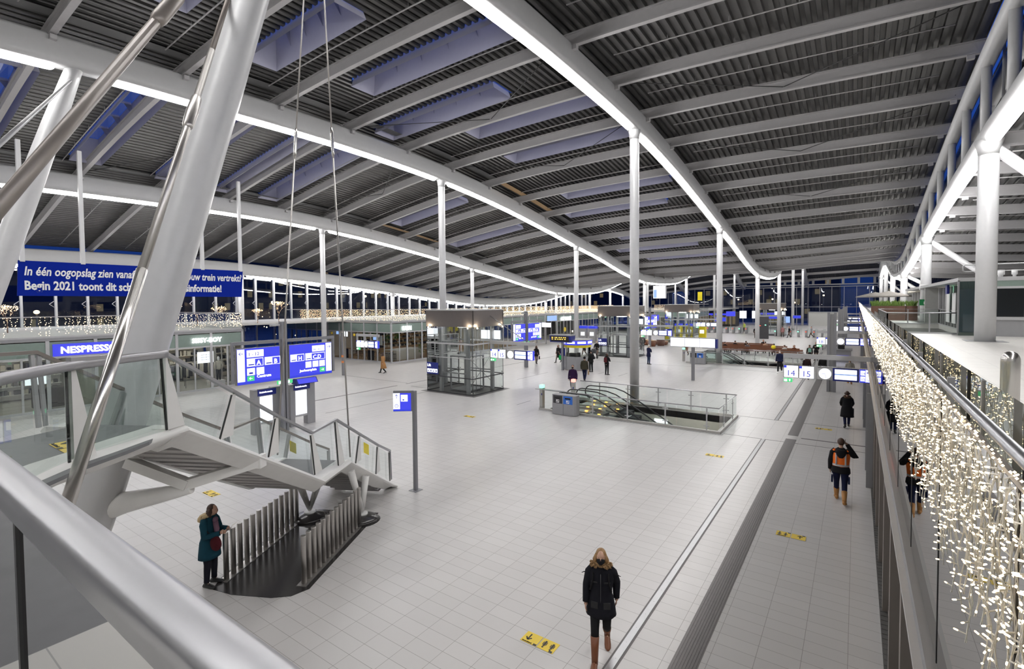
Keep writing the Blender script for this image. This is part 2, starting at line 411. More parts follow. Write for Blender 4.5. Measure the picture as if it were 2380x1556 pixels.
for (x0, x1, y0, y1) in SKY:                                                     # skylight shafts
    zz = lambda x, y: deck(x, y)
    b = MB(); t = 1.05; ins = .42
    B_ = [(x0, y0), (x1, y0), (x1, y1), (x0, y1)]; T_ = [(x0 + ins, y0 + .25), (x1 - ins, y0 + .25), (x1 - ins, y1 - .25), (x0 + ins, y1 - .25)]
    lo = [Vector((x, y, zz(x, y) - .28)) for x, y in B_]; hi = [Vector((x, y, zz(x, y) + t)) for x, y in T_]
    for k in range(4):
        a, c = lo[k], lo[(k + 1) % 4]; d, e_ = hi[(k + 1) % 4], hi[k]
        n_ = max(1, int((c - a).length / 2))
        for q in range(n_):
            u1, u2 = q / n_, (q + 1) / n_
            b.quad(a.lerp(c, u1), a.lerp(c, u2), e_.lerp(d, u2), e_.lerp(d, u1))
    nn = 4
    for q in range(nn):                                                            # small stiffening fins
        u1 = (q + 1) / (nn + 1); a = lo[0].lerp(lo[1], u1); c = lo[3].lerp(lo[2], u1); h1 = hi[0].lerp(hi[1], u1); h2 = hi[3].lerp(hi[2], u1)
        for s0, s1 in ((a, h1), (c, h2)):
            mid = (s0 + s1) / 2; tw = Vector((0, (s0.y < (y0 + y1) / 2) * .35 - (s0.y > (y0 + y1) / 2) * .35, .15))
            b.add([s0.lerp(s1, .45) , s1, s1 + Vector((0, tw.y, 0))], [(0, 1, 2), (2, 1, 0)])
        b.bar(h1, h2, .12, .1)
    o = window(b, 'baffle')
    g_ = MB(); g_.quad(*[h + Vector((0, 0, .02)) for h in hi]); g_.build('glass_pane', 'sky_glass', o)

# purlins, one per bay, hung between the girders
def purlin(x0, x1, y, fn, br=True):
    b = MB(); n = 7; pts = [x0 + (x1 - x0) * i / n for i in range(n + 1)]
    for (hw, za, zb) in ((.11, -.62, -.56), (.02, -.56, -.14), (.10, -.14, -.09)):
        rr = [[(x, y - hw, fn(x, y) + za), (x, y + hw, fn(x, y) + za), (x, y + hw, fn(x, y) + zb), (x, y - hw, fn(x, y) + zb)] for x in pts]
        b.rings(rr, smooth=False)
    if br:
        for x, s_ in ((x0, 1), (x1, -1)):
            z = fn(x, y) - .62; b.box((min(x + s_ * .36, x + s_ * .6), y - .1, z - .16), (max(x + s_ * .36, x + s_ * .6), y + .1, z))
    trim(b, 'purlin_grey')
for y in PY:
    for i in range(4): purlin(BX[i], BX[i + 1], y, deck)
    if y < 130: purlin(4.2, 17, y, deck2)
for j, y in enumerate(PY[:-1]):                                                   # thin sprinkler lines between the purlins
    ym = y + 2.3
    for i in range(5):
        x0, x1 = ((BX + [17])[i] + 1.2, (BX + [17])[i + 1] - 1.2); fn = deck if i < 4 else deck2
        if ym > 70: continue
        off = 1.0 if (i in (1, 2)) else 0
        b = MB(); pts = [(x, ym + off, fn(x, ym + off) - .22) for x in np.linspace(x0, x1, 6)]
        b.tube(pts, .028, 6)
        for p in pts[1:-1]: b.tube([p, (p[0], p[1], p[2] + .22)], .01, 4)
        trim(b, 'purlin_grey')
for i, ya in ((3, 14.1), (3, 22.8), (3, 31.4), (2, 18.5), (2, 27.1), (1, 9.8), (3, 40.1), (1, 22.8)):           # wind bracing rods
    x0, x1 = BX[i] + .4, BX[i + 1] - .4
    for (xa, xb, yy, yz) in ((x0, (x0 + x1) / 2, ya, ya + 4.3), ((x0 + x1) / 2, x1, ya + 4.3, ya)):
        b = MB(); b.cyl((xa, yy, deck(xa, yy) - .42), (xb, yz, deck(xb, yz) - .42), .02, 6); trim(b, 'dark_rod')
# horizontal trays beside the girders
for i in (1, 2):
    for k in range(1, 14):
        y = PY[k]; x = BX[i] + .95
        b = MB(); b.quad((x - .3, y + .1, deck(x, y) - .12), (x + .3, y + .1, deck(x, y) - .12), (x + .3, y + 4.2, deck(x, y + 4.2) - .12), (x - .3, y + 4.2, deck(x, y + 4.2) - .12))
        trim(b, 'tray_dark' if k not in (9, 10) else 'light_wood')

# ------------------------------------------------------------------ girders with their tube lights
YG = [5.75 + 20.6 * i for i in range(-1, 7)]
RN = dict(A='truss above the balcony', B='girder left of the balcony truss', C='middle girder', D='girder second from the glass side wall', E='low girder at the glass side wall')
def section(row, y, hw=.40):
    x = ROWS[row][0]; z = zlow(row, y); H_ = 1.15 if row != 'E' else 1.35
    P_ = [(-.30, .13), (.30, .13), (.37, .20), (hw, .34), (hw, H_ - .12), (hw - .08, H_), (-hw + .08, H_), (-hw, H_ - .12), (-hw, .34), (-.37, .20)]
    return [(x + a, y, z + c) for a, c in P_]
YS = list(np.arange(-12, 142.1, 1.6))
for row in 'BCDE':
    g_ = thing('roof_girder', 'curved white steel ' + RN[row] + ', carrying tube lights', 'girder', (ROWS[row][0], 60, zlow(row, 60)))
    b = MB(); b.rings([section(row, y) for y in YS]); b.build('box_beam', 'girder_white', g_)
g_ = thing('roof_truss', 'tall white tubular truss above the right hand balcony', 'truss', (4.1, 60, zlow('A', 60)))
b = MB(); b.tube([(4.1, y, deck(4.1, y) - .95) for y in YS], .30, 14); b.build('top_chord', 'white_steel', g_)
b = MB(); b.tube([(4.1, y, zlow('A', y) + .42) for y in YS], .33, 14); b.build('bottom_chord', 'white_steel', g_)
for y in PY:
    big = any(abs(y - v) < 1.6 for v in YG)
    b = MB(); b.cyl((4.1, y, zlow('A', y) + .42), (4.1, y, deck(4.1, y) - .95), .17, 10); b.build('vertical', 'white_steel', g_)
def half_light(row, y0, y1):
    x = ROWS[row][0] + (0 if row != 'A' else 0); rr = []; R_ = .185 if row != 'A' else .22; n = 8
    ys_ = [y0, y0 + .05, y0 + .14] + list(np.linspace(y0 + .3, y1 - .3, max(4, int((y1 - y0) / 1.3)))) + [y1 - .14, y1 - .05, y1]
    for y in ys_:
        d = min(y - y0, y1 - y); s_ = math.sqrt(max(0.02, 1 - max(0, (1 - d / .2)) ** 2)) if d < .2 else 1
        z = zlow(row, y) + .12
        rr.append([(x + R_ * s_ * math.cos(PI + PI * k / n), y, z + R_ * 1.05 * s_ * math.sin(PI + PI * k / n)) for k in range(n + 1)])
    return MB().rings(rr)
for row in 'ABCDE':
    yy = YG if row != 'A' else YG
    cnt = 0
    for i in range(len(yy) - 1):
        ya, yb = yy[i] + .62, min(yy[i + 1] - .62, 141)
        if abs(yy[i] - 5.75) < .1 and row in 'BC': ya = 7.07
        if abs(yy[i + 1] - 5.75) < .1 and row in 'BC': yb = 5.65
        if ya > 140: continue
        if yb < 3: continue
        ya = max(ya, -11)
        o = half_light(row, ya, yb).build('tube_light', 'tube_light', None, ((ROWS[row][0]), (ya + yb) / 2, zlow(row, (ya + yb) / 2)))
        tag(o, 'white tube light under the %s, %s along' % (RN[row], ORD[cnt]), 'ceiling light', 'tube lights under the ' + RN[row]); cnt += 1

# ------------------------------------------------------------------ columns
CR = dict(A=.315, B=.25, C=.24, D=.22, E=.27)
rowd = dict(A='on the balcony', B='in the row right of the hall centre', C='in the middle row', D='in the row before the shop terraces', E='against the glass side wall')
for row in 'ABCDE':
    c_ = 0
    for i, y in enumerate(YG):
        if y < 20 or y > 135: continue
        if row in 'ABCDE':
            z0 = 4.0 if row == 'A' else 0.0; x = ROWS[row][0]; z1 = zlow(row, y) + .3
            t = thing('column', 'round white steel column %s, %s from the camera' % (rowd[row], ORD[c_]), 'column', (x, y, z0), 'columns ' + rowd[row]); c_ += 1
            b = MB(); b.cyl((x, y, z0), (x, y, z1), CR[row], 24); b.build('shaft', 'white_steel', t)
            b = MB(); b.tube([(x, y, z1 - .62), (x, y, z1 - .3), (x, y, z1 - .05)], [CR[row] * 1.02, CR[row] * 1.18, CR[row] * 1.45], 24); b.build('head', 'white_steel', t)
            if row == 'A':
                b = MB(); b.cyl((x + .1, y, z1 - .3), (x + 6.9, y, 4.0), .19, 14); b.build('strut', 'white_steel', t)
                b = MB(); b.box((x - .6, y - .5, z0), (x + .6, y + .5, z0 + .012)); b.build('base_plate', 'frame_grey', t)
# leaning columns carried on the stair island
for nm, x, lab in (('leaning_column', -10.1, 'thick leaning white column rising behind the stair landing'), ('leaning_column', -24.4, 'leaning white column at far left, slimmer in view')):
    t = thing(nm, lab, 'column', (x, 1.95, 0)); z1 = zlow(ROWS and ('B' if x > -20 else 'C'), 6.3) + .2
    P_ = lambda z: (x, 1.95 + .29 * z, z)
    b = MB(); zs = [.12, .5, 1.2, 2.4, 4, 7, 10, 12.5, z1 - .6, z1]; rs = [.10, .17, .27, .34, .37, .375, .36, .33, .28, .26]
    rr = []
    for z, r_ in zip(zs, rs):
        c = Vector(P_(z)); rr.append([c + Vector((r_ * math.cos(a) * (1 + .05 * math.cos(3 * a)), r_ * math.sin(a) * (1 + .05 * math.cos(3 * a)), 0)) for a in [2 * PI * k / 28 for k in range(28)]])
    b.rings(rr); b.build('shaft', 'white_steel', t)
    b = MB(); b.tube([P_(0), P_(.12)], [.16, .12], 16); b.build('pin_joint', 'frame_grey', t)
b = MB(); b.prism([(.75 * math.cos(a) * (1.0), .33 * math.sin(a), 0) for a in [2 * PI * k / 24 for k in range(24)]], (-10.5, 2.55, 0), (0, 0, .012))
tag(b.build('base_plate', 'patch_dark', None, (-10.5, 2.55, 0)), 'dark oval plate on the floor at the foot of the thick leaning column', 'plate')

# ------------------------------------------------------------------ glass side wall
FX = -54.0
for k in range(-4, 55):
    y0 = 28.41 - 2.057 * 14 + 2.057 * k + 2.057 * 0; y1 = y0 + 2.057; zt = zlow('E', y0) + .3
    if y0 > 139: break
    b = MB(); b.quad((FX, y0, 0), (FX, y1, 0), (FX, y1, zlow('E', y1) + .3), (FX, y0, zt)); o = window(b, 'facade_glass')
    f = MB(); f.box((FX - .02, y0 - .075, 0), (FX + .25, y0 + .075, zt)); f.box((FX - .02, y0, 3.9), (FX + .12, y1, 4.05)); f.box((FX - .02, y0, 0), (FX + .1, y1, .12))
    f.bar((FX + .1, y0 - .1, 5.6), (FX + .35, y0 - .45, 5.85), .03, .03); f.bar((FX + .35, y0 - .45, 5.85), (FX + .1, y0 - .1, 6.1), .03, .03)
    f.build('window_frame', 'frame_light', o)
# end wall
EY = 141.5
for k in range(29):
    x0 = -54 + 2.45 * k; x1 = x0 + 2.45; z1 = 9.0
    b = MB(); b.quad((x0, EY, 0), (x1, EY, 0), (x1, EY, z1), (x0, EY, z1)); o = window(b, 'facade_glass')
    f = MB(); f.box((x0 - .05, EY - .15, 0), (x0 + .05, EY, z1)); f.box((x0, EY - .12, 4.0), (x1, EY, 4.12)); f.box((x0, EY - .15, 8.85), (x1, EY, 9.05)); f.build('window_frame', 'frame_light', o)
b = MB(); b.box((-54, 139.8, 9.3), (17, 140.1, 9.55)); b.box((-54, 139.8, 10.9), (17, 140.1, 11.15))
for k in range(24): b.box((-54 + 3 * k, 139.8, 9.5), (-53.5 + 3 * k, 140.1, 10.95))
struct(b.build('wall_end', 'girder_white'))

b = MB(); b.box((-56, -14.3, 0), (20.3, -14.0, 18)); struct(b.build('wall_behind', 'shop_wall'))
b = MB(); b.box((20.0, -14, 0), (20.3, 141, 13)); struct(b.build('wall_far_right', 'shop_wall'))
b = MB(); b.quad((-56, -14, 13), (20.3, -14, 17.5), (20.3, -11.5, 17.5), (-56, -11.5, 13)); struct(b.build('ceiling', 'deck_grey'))

kk = 0
for xx in (-8.5, -5.5, -2.5):  # unseen glowing strips, added to brighten the floor round the walkway
    for yy_ in (-1.2, -5.0):
        b = MB(); b.box((xx - .5, yy_ - .15, 3.62), (xx + .5, yy_ + .15, 3.68)); tag(b.build('ceiling_lamp_or_fill', 'low_fill', None, (xx, yy_, 3.62)), 'added unseen fill strip on the underside of the walkway', 'ceiling lamp', 'added fill strips under the walkway')
# ------------------------------------------------------------------ stair frame: u runs down the stair, v to its right
DU = Vector((-.474, .8805, 0)); DV = Vector((.8805, .474, 0))
def S_(u_, v_, z): return DU * u_ + DV * v_ + Vector((0, 0, z))
VR, VL = -5.3, -7.3
ZL, ZM = 3.95, 1.84
prof = [(3.9, ZL), (6.3, ZL), (10.1, ZM), (11.4, ZM), (14.55, .06)]
def zs(u_):
    for (a, za), (b_, zb) in zip(prof, prof[1:]):
        if u_ <= b_: return za + (zb - za) * max(0, (u_ - a)) / (b_ - a)
    return prof[-1][1]
st = thing('staircase', 'white curved steel staircase with glass sides descending from the upper level', 'staircase', tuple(S_(10, -6.3, 0)))
# stringers
def stringer(v, sgn, name='stringer'):
    us = [6.05, 6.15, 6.3, 6.45, 7.2, 8.2, 9.2, 9.95, 10.1, 10.25, 10.8, 11.25, 11.4, 11.55, 12.4, 13.4, 14.2, 14.6]
    rr = []
    for u_ in us:
        z = zs(u_); tp = .2 if u_ < 13.8 else .2 * max(.12, (14.7 - u_) / .9)
        P_ = [(0, .0), (.03, -.04), (0, -.075), (-.24, -tp - .08), (-.34, -tp - .06), (-.34, -.05), (-.32, .03), (-.05, .03)]
        rr.append([S_(u_, v + sgn * a, max(.004, z + c)) for a, c in P_])
    b = MB(); b.rings(rr if sgn > 0 else [r_[::-1] for r_ in rr], smooth=False)
    return b.build(name, 'stair_white', st)
stringer(VR, 1); stringer(VL, -1)
# treads
def treads(u0, z0, u1, z1, n):
    for i in range(n):
        a = u0 + (u1 - u0) * i / n; c = u0 + (u1 - u0) * (i + 1) / n; z = z0 + (z1 - z0) * (i + 1) / n
        if z < .03: continue
        b = MB(); b.obox(S_((a + c) / 2 + .02, -6.3, z - .03), DU * ((c - a) / 2 + .03), DV * .68, Vector((0, 0, .03))); b.build('tread', 'stair_tread', st)
        if z > .25:
            sl_ = (DU * (u1 - u0) + Vector((0, 0, z1 - z0))).normalized(); nn_ = sl_.cross(DV).normalized(); b = MB(); b.obox(S_((a + c) / 2, -6.3, zs((a + c) / 2) - .22), sl_ * .10, DV * .68, nn_ * .02); b.build('tread_support', 'tread_under', st)
treads(6.3, ZL, 10.1, ZM, 12); treads(11.4, ZM, 14.5, .0, 11)
b = MB(); b.obox(S_(10.75, -6.3, ZM - .05), DU * .66, DV * .70, Vector((0, 0, .05))); b.build('middle_landing', 'landing_dark', st)
# upper landing plate with its flared right hand edge, meeting the upper level walkway
edge = [(-3.2, .50), (-4.3, .52), (-5.3, .66), (-5.9, .95), (-6.32, 1.26), (-6.70, 1.68), (-6.96, 2.10), (-7.2, 2.42)]
p63r = S_(6.3, VR - .30, 0); p63l = S_(6.3, VL + .30, 0)
left = [(-9.0, 2.0), (-8.75, 1.35), (-9.4, .2), (-10.6, -1.2)]
poly = [(x, y, 0) for x, y in edge] + [(p63r.x, p63r.y, 0), (p63l.x, p63l.y, 0)] + [(x, y, 0) for x, y in left] + [(-10.6, -6, 0), (-3.2, -6, 0)]
b = MB(); b.prism(poly, (0, 0, ZL - .03), (0, 0, .04)); b.build('upper_landing', 'landing_dark', st)
# white curved edge beam along the landing
er = [(-2.2, .44), (-3.2, .44), (-4.3, .46), (-5.35, .60), (-5.98, .88), (-6.42, 1.20), (-6.80, 1.62), (-7.06, 2.06), (-7.28, 2.40)]
e_end = S_(6.3, VR, 0); er2 = er + [(e_end.x, e_end.y)]
def offs(path, d):
    out = []
    for i, p in enumerate(path):
        a = Vector(path[max(0, i - 1)]); c = Vector(path[min(len(path) - 1, i + 1)]); t = (c - a).normalized(); n_ = Vector((t.y, -t.x)); out.append(Vector(p) + n_ * d)
    return out
rr = []
for i, p in enumerate(er2):
    a = Vector(er2[max(0, i - 1)]); c = Vector(er2[min(len(er2) - 1, i + 1)]); t = (c - a).normalized(); n_ = Vector((-t.y, t.x)) * -1   # inward (towards the landing)
    inn = Vector((0, 0)); ctr = Vector((-8.2, 1.2)); n_ = Vector((-t.y, t.x)); 
    if n_.dot(ctr - Vector(p)) < 0: n_ = -n_
    wd = .50 if i > 3 else .26
    prof_ = [(0, .02), (-.03, -.03), (0, -.07), (.20, -.20), (.34, -.20), (wd, -.03), (wd * .98, .03)]
    rr.append([Vector((p[0] + n_.x * a_, p[1] + n_.y * a_, ZL + c_)) for a_, c_ in prof_])
b = MB(); b.rings([r_[::-1] for r_ in rr]); b.build('landing_edge_beam', 'stair_white', st)
# supports
for (u_, v_, tops) in ((12.23, -6.84, ((11.12, -6.5, 1.42), (11.25, -6.0, 1.46))), (12.25, -5.40, ((11.72, -5.45, 1.5), (12.4, -5.35, 1.12)))):
    for tu, tv, tz_ in tops:
        b = MB(); b.tube([S_(u_, v_, .24), S_(tu, tv, tz_)], [.055, .095], 14); b.build('prop', 'stair_white', st)
    b = MB(); b.tube([S_(u_, v_, .14), S_(u_, v_, .2)], [.14, .14], 20); b.build('foot_ring', 'stair_white', st)
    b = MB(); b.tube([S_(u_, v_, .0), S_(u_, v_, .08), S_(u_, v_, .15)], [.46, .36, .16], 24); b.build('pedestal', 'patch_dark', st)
b = MB(); b.bar(S_(7.2, -7.15, 3.12), S_(7.4, -6.25, 2.70), .15, .16); b.bar(S_(7.4, -6.3, 2.70), S_(7.95, -5.36, 2.93), .15, .16); b.obox(S_(7.97, -5.33, 2.94), DU * .09, DV * .04, Vector((0, 0, .11)))
b.build('cross_beam', 'stair_white', st)
b = MB(); b.tube([(-10.1, 2.6, 2.3), S_(7.2, -7.2, 2.45), S_(7.38, -6.6, 2.55), S_(7.42, -6.2, 2.62)], [.20, .17, .12, .07], 18); b.build('support_arm', 'stair_white', st)
# railings on the stair: rail tops and posts measured along u
RU = [(4.72, 5.08, 4.72, 3.97), (5.96, 5.03, 6.02, 3.99), (7.31, 4.27, 7.01, 3.58), (8.46, 3.62, 8.23, 2.93), (9.68, 2.98, 9.82, 2.06), (10.76, 3.0, 10.89, 1.9), (12.04, 2.32, 11.82, 1.65), (13.22, 1.7, 13.1, .93), (14.12, 1.27, 14.15, .36)]
for side, v, sg in (('right', VR - .03, 1), ('left', VL + .05, -1)):
    pts = RU if side == 'right' else RU[1:]
    for i, (ut, zt, ub, zb) in enumerate(pts):
        b = MB(); top = S_(ut, v, zt - .03); w0 = .27 if i < len(pts) - 1 else .05
        inw = -.05 * sg
        if side == 'right':
            b.add([S_(ub - .02, v, zb), S_(ub + w0, v, zb), S_(ut + .05, v, zt - .04), S_(ut - .02, v, zt - .04), S_(ub - .02, v + inw, zb), S_(ub + w0, v + inw, zb), S_(ut + .05, v + inw, zt - .04), S_(ut - .02, v + inw, zt - .04)],
                  [(0, 1, 2, 3), (7, 6, 5, 4), (0, 4, 5, 1), (1, 5, 6, 2), (2, 6, 7, 3), (3, 7, 4, 0)])
        else:
            b.bar(S_(ub - .05, v, zb), S_(ut - .05, v, zt - .03), .04, .05); b.bar(S_(ub + .04, v, zb), S_(ut + .04, v, zt - .03), .03, .05)
        b.build('baluster', 'stair_white' if side == 'right' else 'frame_light', st)
        if side == 'right':
            b = MB(); b.bar(S_(ub - .035, v - .01, zb), S_(ut - .035, v - .01, zt - .05), .018, .02); b.build('glass_clamp', 'black', st)
    for i in range(len(pts) - 1):
        (ut, zt, ub, zb), (vt, yt, vb, yb) = pts[i], pts[i + 1]
        b = MB(); b.quad(S_(ub + .03, v - .07 * sg, zb + .03), S_(vb - .05, v - .07 * sg, yb + .03), S_(vt - .03, v - .07 * sg, yt - .05), S_(ut + .03, v - .07 * sg, zt - .05)); b.build('glass_panel', 'rail_glass', st)
    P_ = [S_(ut, v, zt) for ut, zt, _, _ in pts]
    if side == 'left': P_ = [Vector((-12.5, -1.5, 5.08)), Vector((-8.75, 1.35, 5.06))] + P_
    b = MB()
    for a, c in zip(P_, P_[1:]): b.bar(a - (c - a).normalized() * .01, c + (c - a).normalized() * .01, .065, .045)
    if side == 'right': b.bar(P_[-1], S_(14.2, v, .38), .05, .04)
    b.build('handrail', 'handrail' if side == 'right' else 'frame_taupe', st)
b = MB(); b.quad((-12.5, -1.5, 4.0), (-8.8, 1.35, 4.0), (-8.8, 1.35, 5.0), (-12.5, -1.5, 5.0)); b.quad((-8.8, 1.35, 4), tuple(S_(5.9, VL + .05, 4)), tuple(S_(5.9, VL + .05, 5)), (-8.8, 1.35, 5.0)); b.build('glass_panel', 'rail_glass', st)
for nm, q in (('warning_label', (8.9, 2.75)),): pass
b = MB(); b.quad(S_(12.35, VR - .07, 1.75), S_(12.68, VR - .07, 1.58), S_(12.68, VR - .07, 1.86), S_(12.35, VR - .07, 2.03)); b.build('yellow_sticker', 'yellow_bright', st)
b = MB(); b.quad(S_(12.0, VL + .08, 1.85), S_(12.3, VL + .08, 1.68), S_(12.3, VL + .08, 1.96), S_(12.0, VL + .08, 2.13)); b.build('yellow_sticker', 'yellow_bright', st)

# curved balustrade from the landing round to the camera's walkway, with its broad rail in the foreground
br = thing('balustrade', 'broad brushed metal rail with glass below, sweeping through the foreground to the stair landing', 'railing', (-3, .42, 4))
path = [(6.0, .415), (2.0, .41), (.3, .405), (-1.0, .405), (-2.4, .41), (-3.4, .42), (-4.4, .45), (-5.3, .57), (-5.85, .78), (-6.22, 1.0), (-6.62, 1.32), (-6.92, 1.62), (-7.14, 1.98), (-7.2, 2.2)]
te = S_(5.96, VR, 0); path = path[:-1] + [(te.x, te.y)]
fine = []
for i in range(len(path) - 1):
    p0, p1, p2, p3 = [Vector(path[min(max(i + k, 0), len(path) - 1)]) for k in (-1, 0, 1, 2)]
    for q in range(5):
        t = q / 5; fine.append(.5 * ((2 * p1) + (p2 - p0) * t + (2 * p0 - 5 * p1 + 4 * p2 - p3) * t * t + (3 * p1 - p0 - 3 * p2 + p3) * t ** 3))
fine.append(Vector(path[-1]))
rr = []
for i, p in enumerate(fine):
    a = fine[max(0, i - 1)]; c = fine[min(len(fine) - 1, i + 1)]; t = (c - a).normalized(); n_ = Vector((t.y, -t.x))     # outwards is left of travel here
    prof_ = [(-.050, .0), (-.046, .014), (-.03, .022), (.0, .026), (.03, .022), (.046, .012), (.050, 0), (.048, -.075), (-.046, -.075)]
    rr.append([Vector((p.x + n_.x * a_, p.y + n_.y * a_, 5.04 + c_)) for a_, c_ in prof_])
b = MB(); b.rings(rr); b.build('broad_rail', 'handrail', br)
cuts = [0, 10, 19, 24, 30, 38, 47, 56, len(fine) - 1]
for a, c in zip(cuts, cuts[1:]):
    b = MB(); seg = fine[a:c + 1]
    for p, q in zip(seg, seg[1:]): b.add([(p.x, p.y, 4.0), (q.x, q.y, 4.0), (q.x, q.y, 5.01), (p.x, p.y, 5.01)], [(0, 1, 2, 3)], True)
    b.build('glass_panel', 'balcony_glass', br)
for k in (min(range(len(fine)), key=lambda q: abs(fine[q].x + 2.36)),):
    p = fine[k]; q = fine[k + 1]; t = (q - p).normalized()
    b = MB(); b.bar((p.x, p.y, 4.0), (p.x, p.y, 5.02), .02, .028, (t.x, t.y, 0)); b.build('clamp_bar', 'black_rubber', br)

# stainless posts fencing off the low space under the stair
for side, (x0, y0), (x1, y1), n, lab in (('left', (-10.6, 4.84), (-11.86, 7.18), 13, 'row of stainless posts beside the standing woman in teal'), ('right', (-9.12, 5.65), (-10.36, 7.97), 14, 'row of stainless posts at the open side of the black floor island')):
    t = thing('post_barrier', lab, 'barrier', ((x0 + x1) / 2, (y0 + y1) / 2, 0), 'post rows under the stair')
    b = MB(); a, c = Vector((x0, y0, 0)), Vector((x1, y1, 0)); d = (c - a).normalized()
    b.bar(a - d * .12 + Vector((0, 0, .012)), c + d * .2 + Vector((0, 0, .012)), .2, .014); b.build('base_strip', 'stainless_rough', t)
    for i in range(n):
        p = a.lerp(c, i / (n - 1)); b = MB(); b.tube([p + Vector((0, 0, .01)), p + Vector((0, 0, .97)), p + Vector((0, 0, .985))], [.052, .052, .047], 20); b.build('post', 'stainless_rough', t)

# tie rods and cables
def rod(name, label, pts, r, m, group=None):
    t = thing(name, label, 'cable', tuple(pts[0]), group)
    b = MB(); b.tube(pts, r, 12); b.build('rod', m, t); return t
a, c = Vector((-5.74, 1.29, 3.86)), Vector((-12.0, 6.52, 14.96))
t = rod('tie_rod', 'thick steel tie rod rising from the landing edge beside the big leaning column', [a, a.lerp(c, .2)], .058, 'stainless')
b = MB(); b.cyl(a.lerp(c, .2), a.lerp(c, .56), .05, 14); b.build('upper_rod', 'stainless_rough', t)
b = MB(); b.tube([a.lerp(c, .40), a.lerp(c, .405), a.lerp(c, .43), a.lerp(c, .455), a.lerp(c, .46)], [.052, .075, .085, .072, .052], 14); b.build('turnbuckle', 'stainless_rough', t)
b = MB(); b.cyl(a.lerp(c, .56), c, .045, 12); b.build('top_rod', 'frame_taupe', t)
a, c = Vector((-5.05, .1, 5.1)), Vector((-10.1, 6.3, 15.1))
t = rod('tie_rod', 'dark thick tie rod crossing the upper left corner in front of the leaning columns', [a, a.lerp(c, .42)], .062, 'frame_taupe')
b = MB(); b.tube([a.lerp(c, .40), a.lerp(c, .41), a.lerp(c, .46), a.lerp(c, .47)], [.064, .088, .088, .064], 14); b.build('turnbuckle', 'frame_taupe', t)
b = MB(); b.cyl(a.lerp(c, .47), c, .055, 12); b.build('top_rod', 'frame_taupe', t)
a, c = Vector((-14.2, 2.3, 8.8)), Vector((-24.4, 6.1, 14.2)); a2 = a + (a - c) * .6
rod('tie_rod', 'thin tie rod ending at the head of the far left leaning column', [a2, c], .05, 'frame_grey')
for v_, tp, lab in ((VR - .05, (-10.7, 7.5, 13), 'thin steel cable dropping to the near corner of the middle stair landing'), (VL + .05, (-11.1, 7.2, 13), 'thin steel cable dropping behind the blue double direction sign')):
    a = S_(11.5, v_, 1.9); c = Vector(tp); c = a + (c - a) * 1.32
    t = rod('hanger_cable', lab, [a, a.lerp(c, .5)], .02, 'stainless_rough', 'cables holding the middle landing')
    b = MB(); b.tube([a.lerp(c, .5), a.lerp(c, .51), a.lerp(c, .54), a.lerp(c, .55)], [.022, .038, .038, .022], 10); b.build('turnbuckle', 'stainless', t)
    b = MB(); b.cyl(a.lerp(c, .55), c, .018, 8); b.build('top_cable', 'stainless_rough', t)

# ------------------------------------------------------------------ balcony and walkway on the right
XB = .50
VOID = (1.25, 4.5, 31.1, 43.5)
grid_floor(sorted({XB + .05, 17, VOID[0], VOID[1]}), sorted({.45, 140, VOID[2], VOID[3]}), [VOID], 4.0, .3, 'floor', 'balcony_tiles')
b = MB(); b.box((-3.2, -12, 3.7), (17, .45, 4.0)); struct(b.build('floor', 'balcony_tiles'))
b = MB(); b.box((XB + .03, .3, 3.68), (XB + .10, 140, 3.98)); trim(b, 'frame_grey')
# balcony balustrade: tall glass outside, twin rails
bb = thing('balustrade', 'long glass balustrade with round steel rail edging the right hand balcony', 'railing', (XB, 40, 4))
b = MB(); b.tube([(XB + .035, .4, 5.03), (XB + .035, 139, 5.03)], .028, 14); b.build('handrail', 'handrail', bb)
b = MB(); b.box((XB - .014, .4, 4.965), (XB + .008, 139, 4.985)); b.build('glass_cap', 'handrail', bb)
y = .5; k = 0
while y < 139:
    y1 = min(y + 2.06, 139); b = MB(); b.quad((XB, y + .012, 3.02), (XB, y1 - .012, 3.02), (XB, y1 - .012, 4.97), (XB, y + .012, 4.97)); b.build('glass_panel', 'balcony_glass', bb)
    if y < 60:
        b = MB(); b.box((XB - .004, y - .014, 3.02), (XB + .02, y + .014, 4.96)); b.build('joint_strip', 'black_rubber', bb)
        b = MB(); b.box((XB + .03, y - .012, 4.0), (XB + .07, y + .012, 5.1)); b.build('upright', 'frame_grey', bb)
    y = y1
b = MB(); b.quad((XB + .22, .4, 4.02), (XB + .22, 30.9, 4.02), (XB + .22, 30.9, 5.10), (XB + .22, .4, 5.10)); b.build('inner_glass', 'rail_glass', bb)
for q_ in range(15):
    b = MB(); b.box((XB + .21, .5 + q_ * 2.06, 4.0), (XB + .225, .53 + q_ * 2.06, 5.09)); b.build('inner_joint', 'frame_light', bb)
# shop front below the balcony
b = MB(); b.box((XB - .06, .3, 2.88), (XB + .04, 139, 3.0)); trim(b, 'frame_grey')
b = MB(); b.box((XB - .12, .4, 2.84), (XB - .05, 139, 2.88)); trim(b, 'frame_light')
n_d = 1
y = .8
while y < 138:
    y1 = y + 2.06
    b = MB(); b.quad((XB + .1, y, .1), (XB + .1, y1, .1), (XB + .1, y1, 2.9), (XB + .1, y, 2.9)); o = window(b, 'shop_glass')
    f = MB(); f.box((XB - .06, y - .09, 0), (XB + .18, y + .09, 2.88)); f.box((XB + .02, y, 0), (XB + .14, y1, .14)); f.box((XB + .02, y, 2.4), (XB + .14, y1, 2.5)); f.build('window_frame', 'frame_taupe', o)
    y = y1
b = MB(); b.box((XB - .10, .3, 0), (XB + .10, 24, .02))
for k in range(160): b.box((XB - .09, .4 + k * .147, .02), (XB + .08, .45 + k * .147, .026))
trim(b, 'grate')
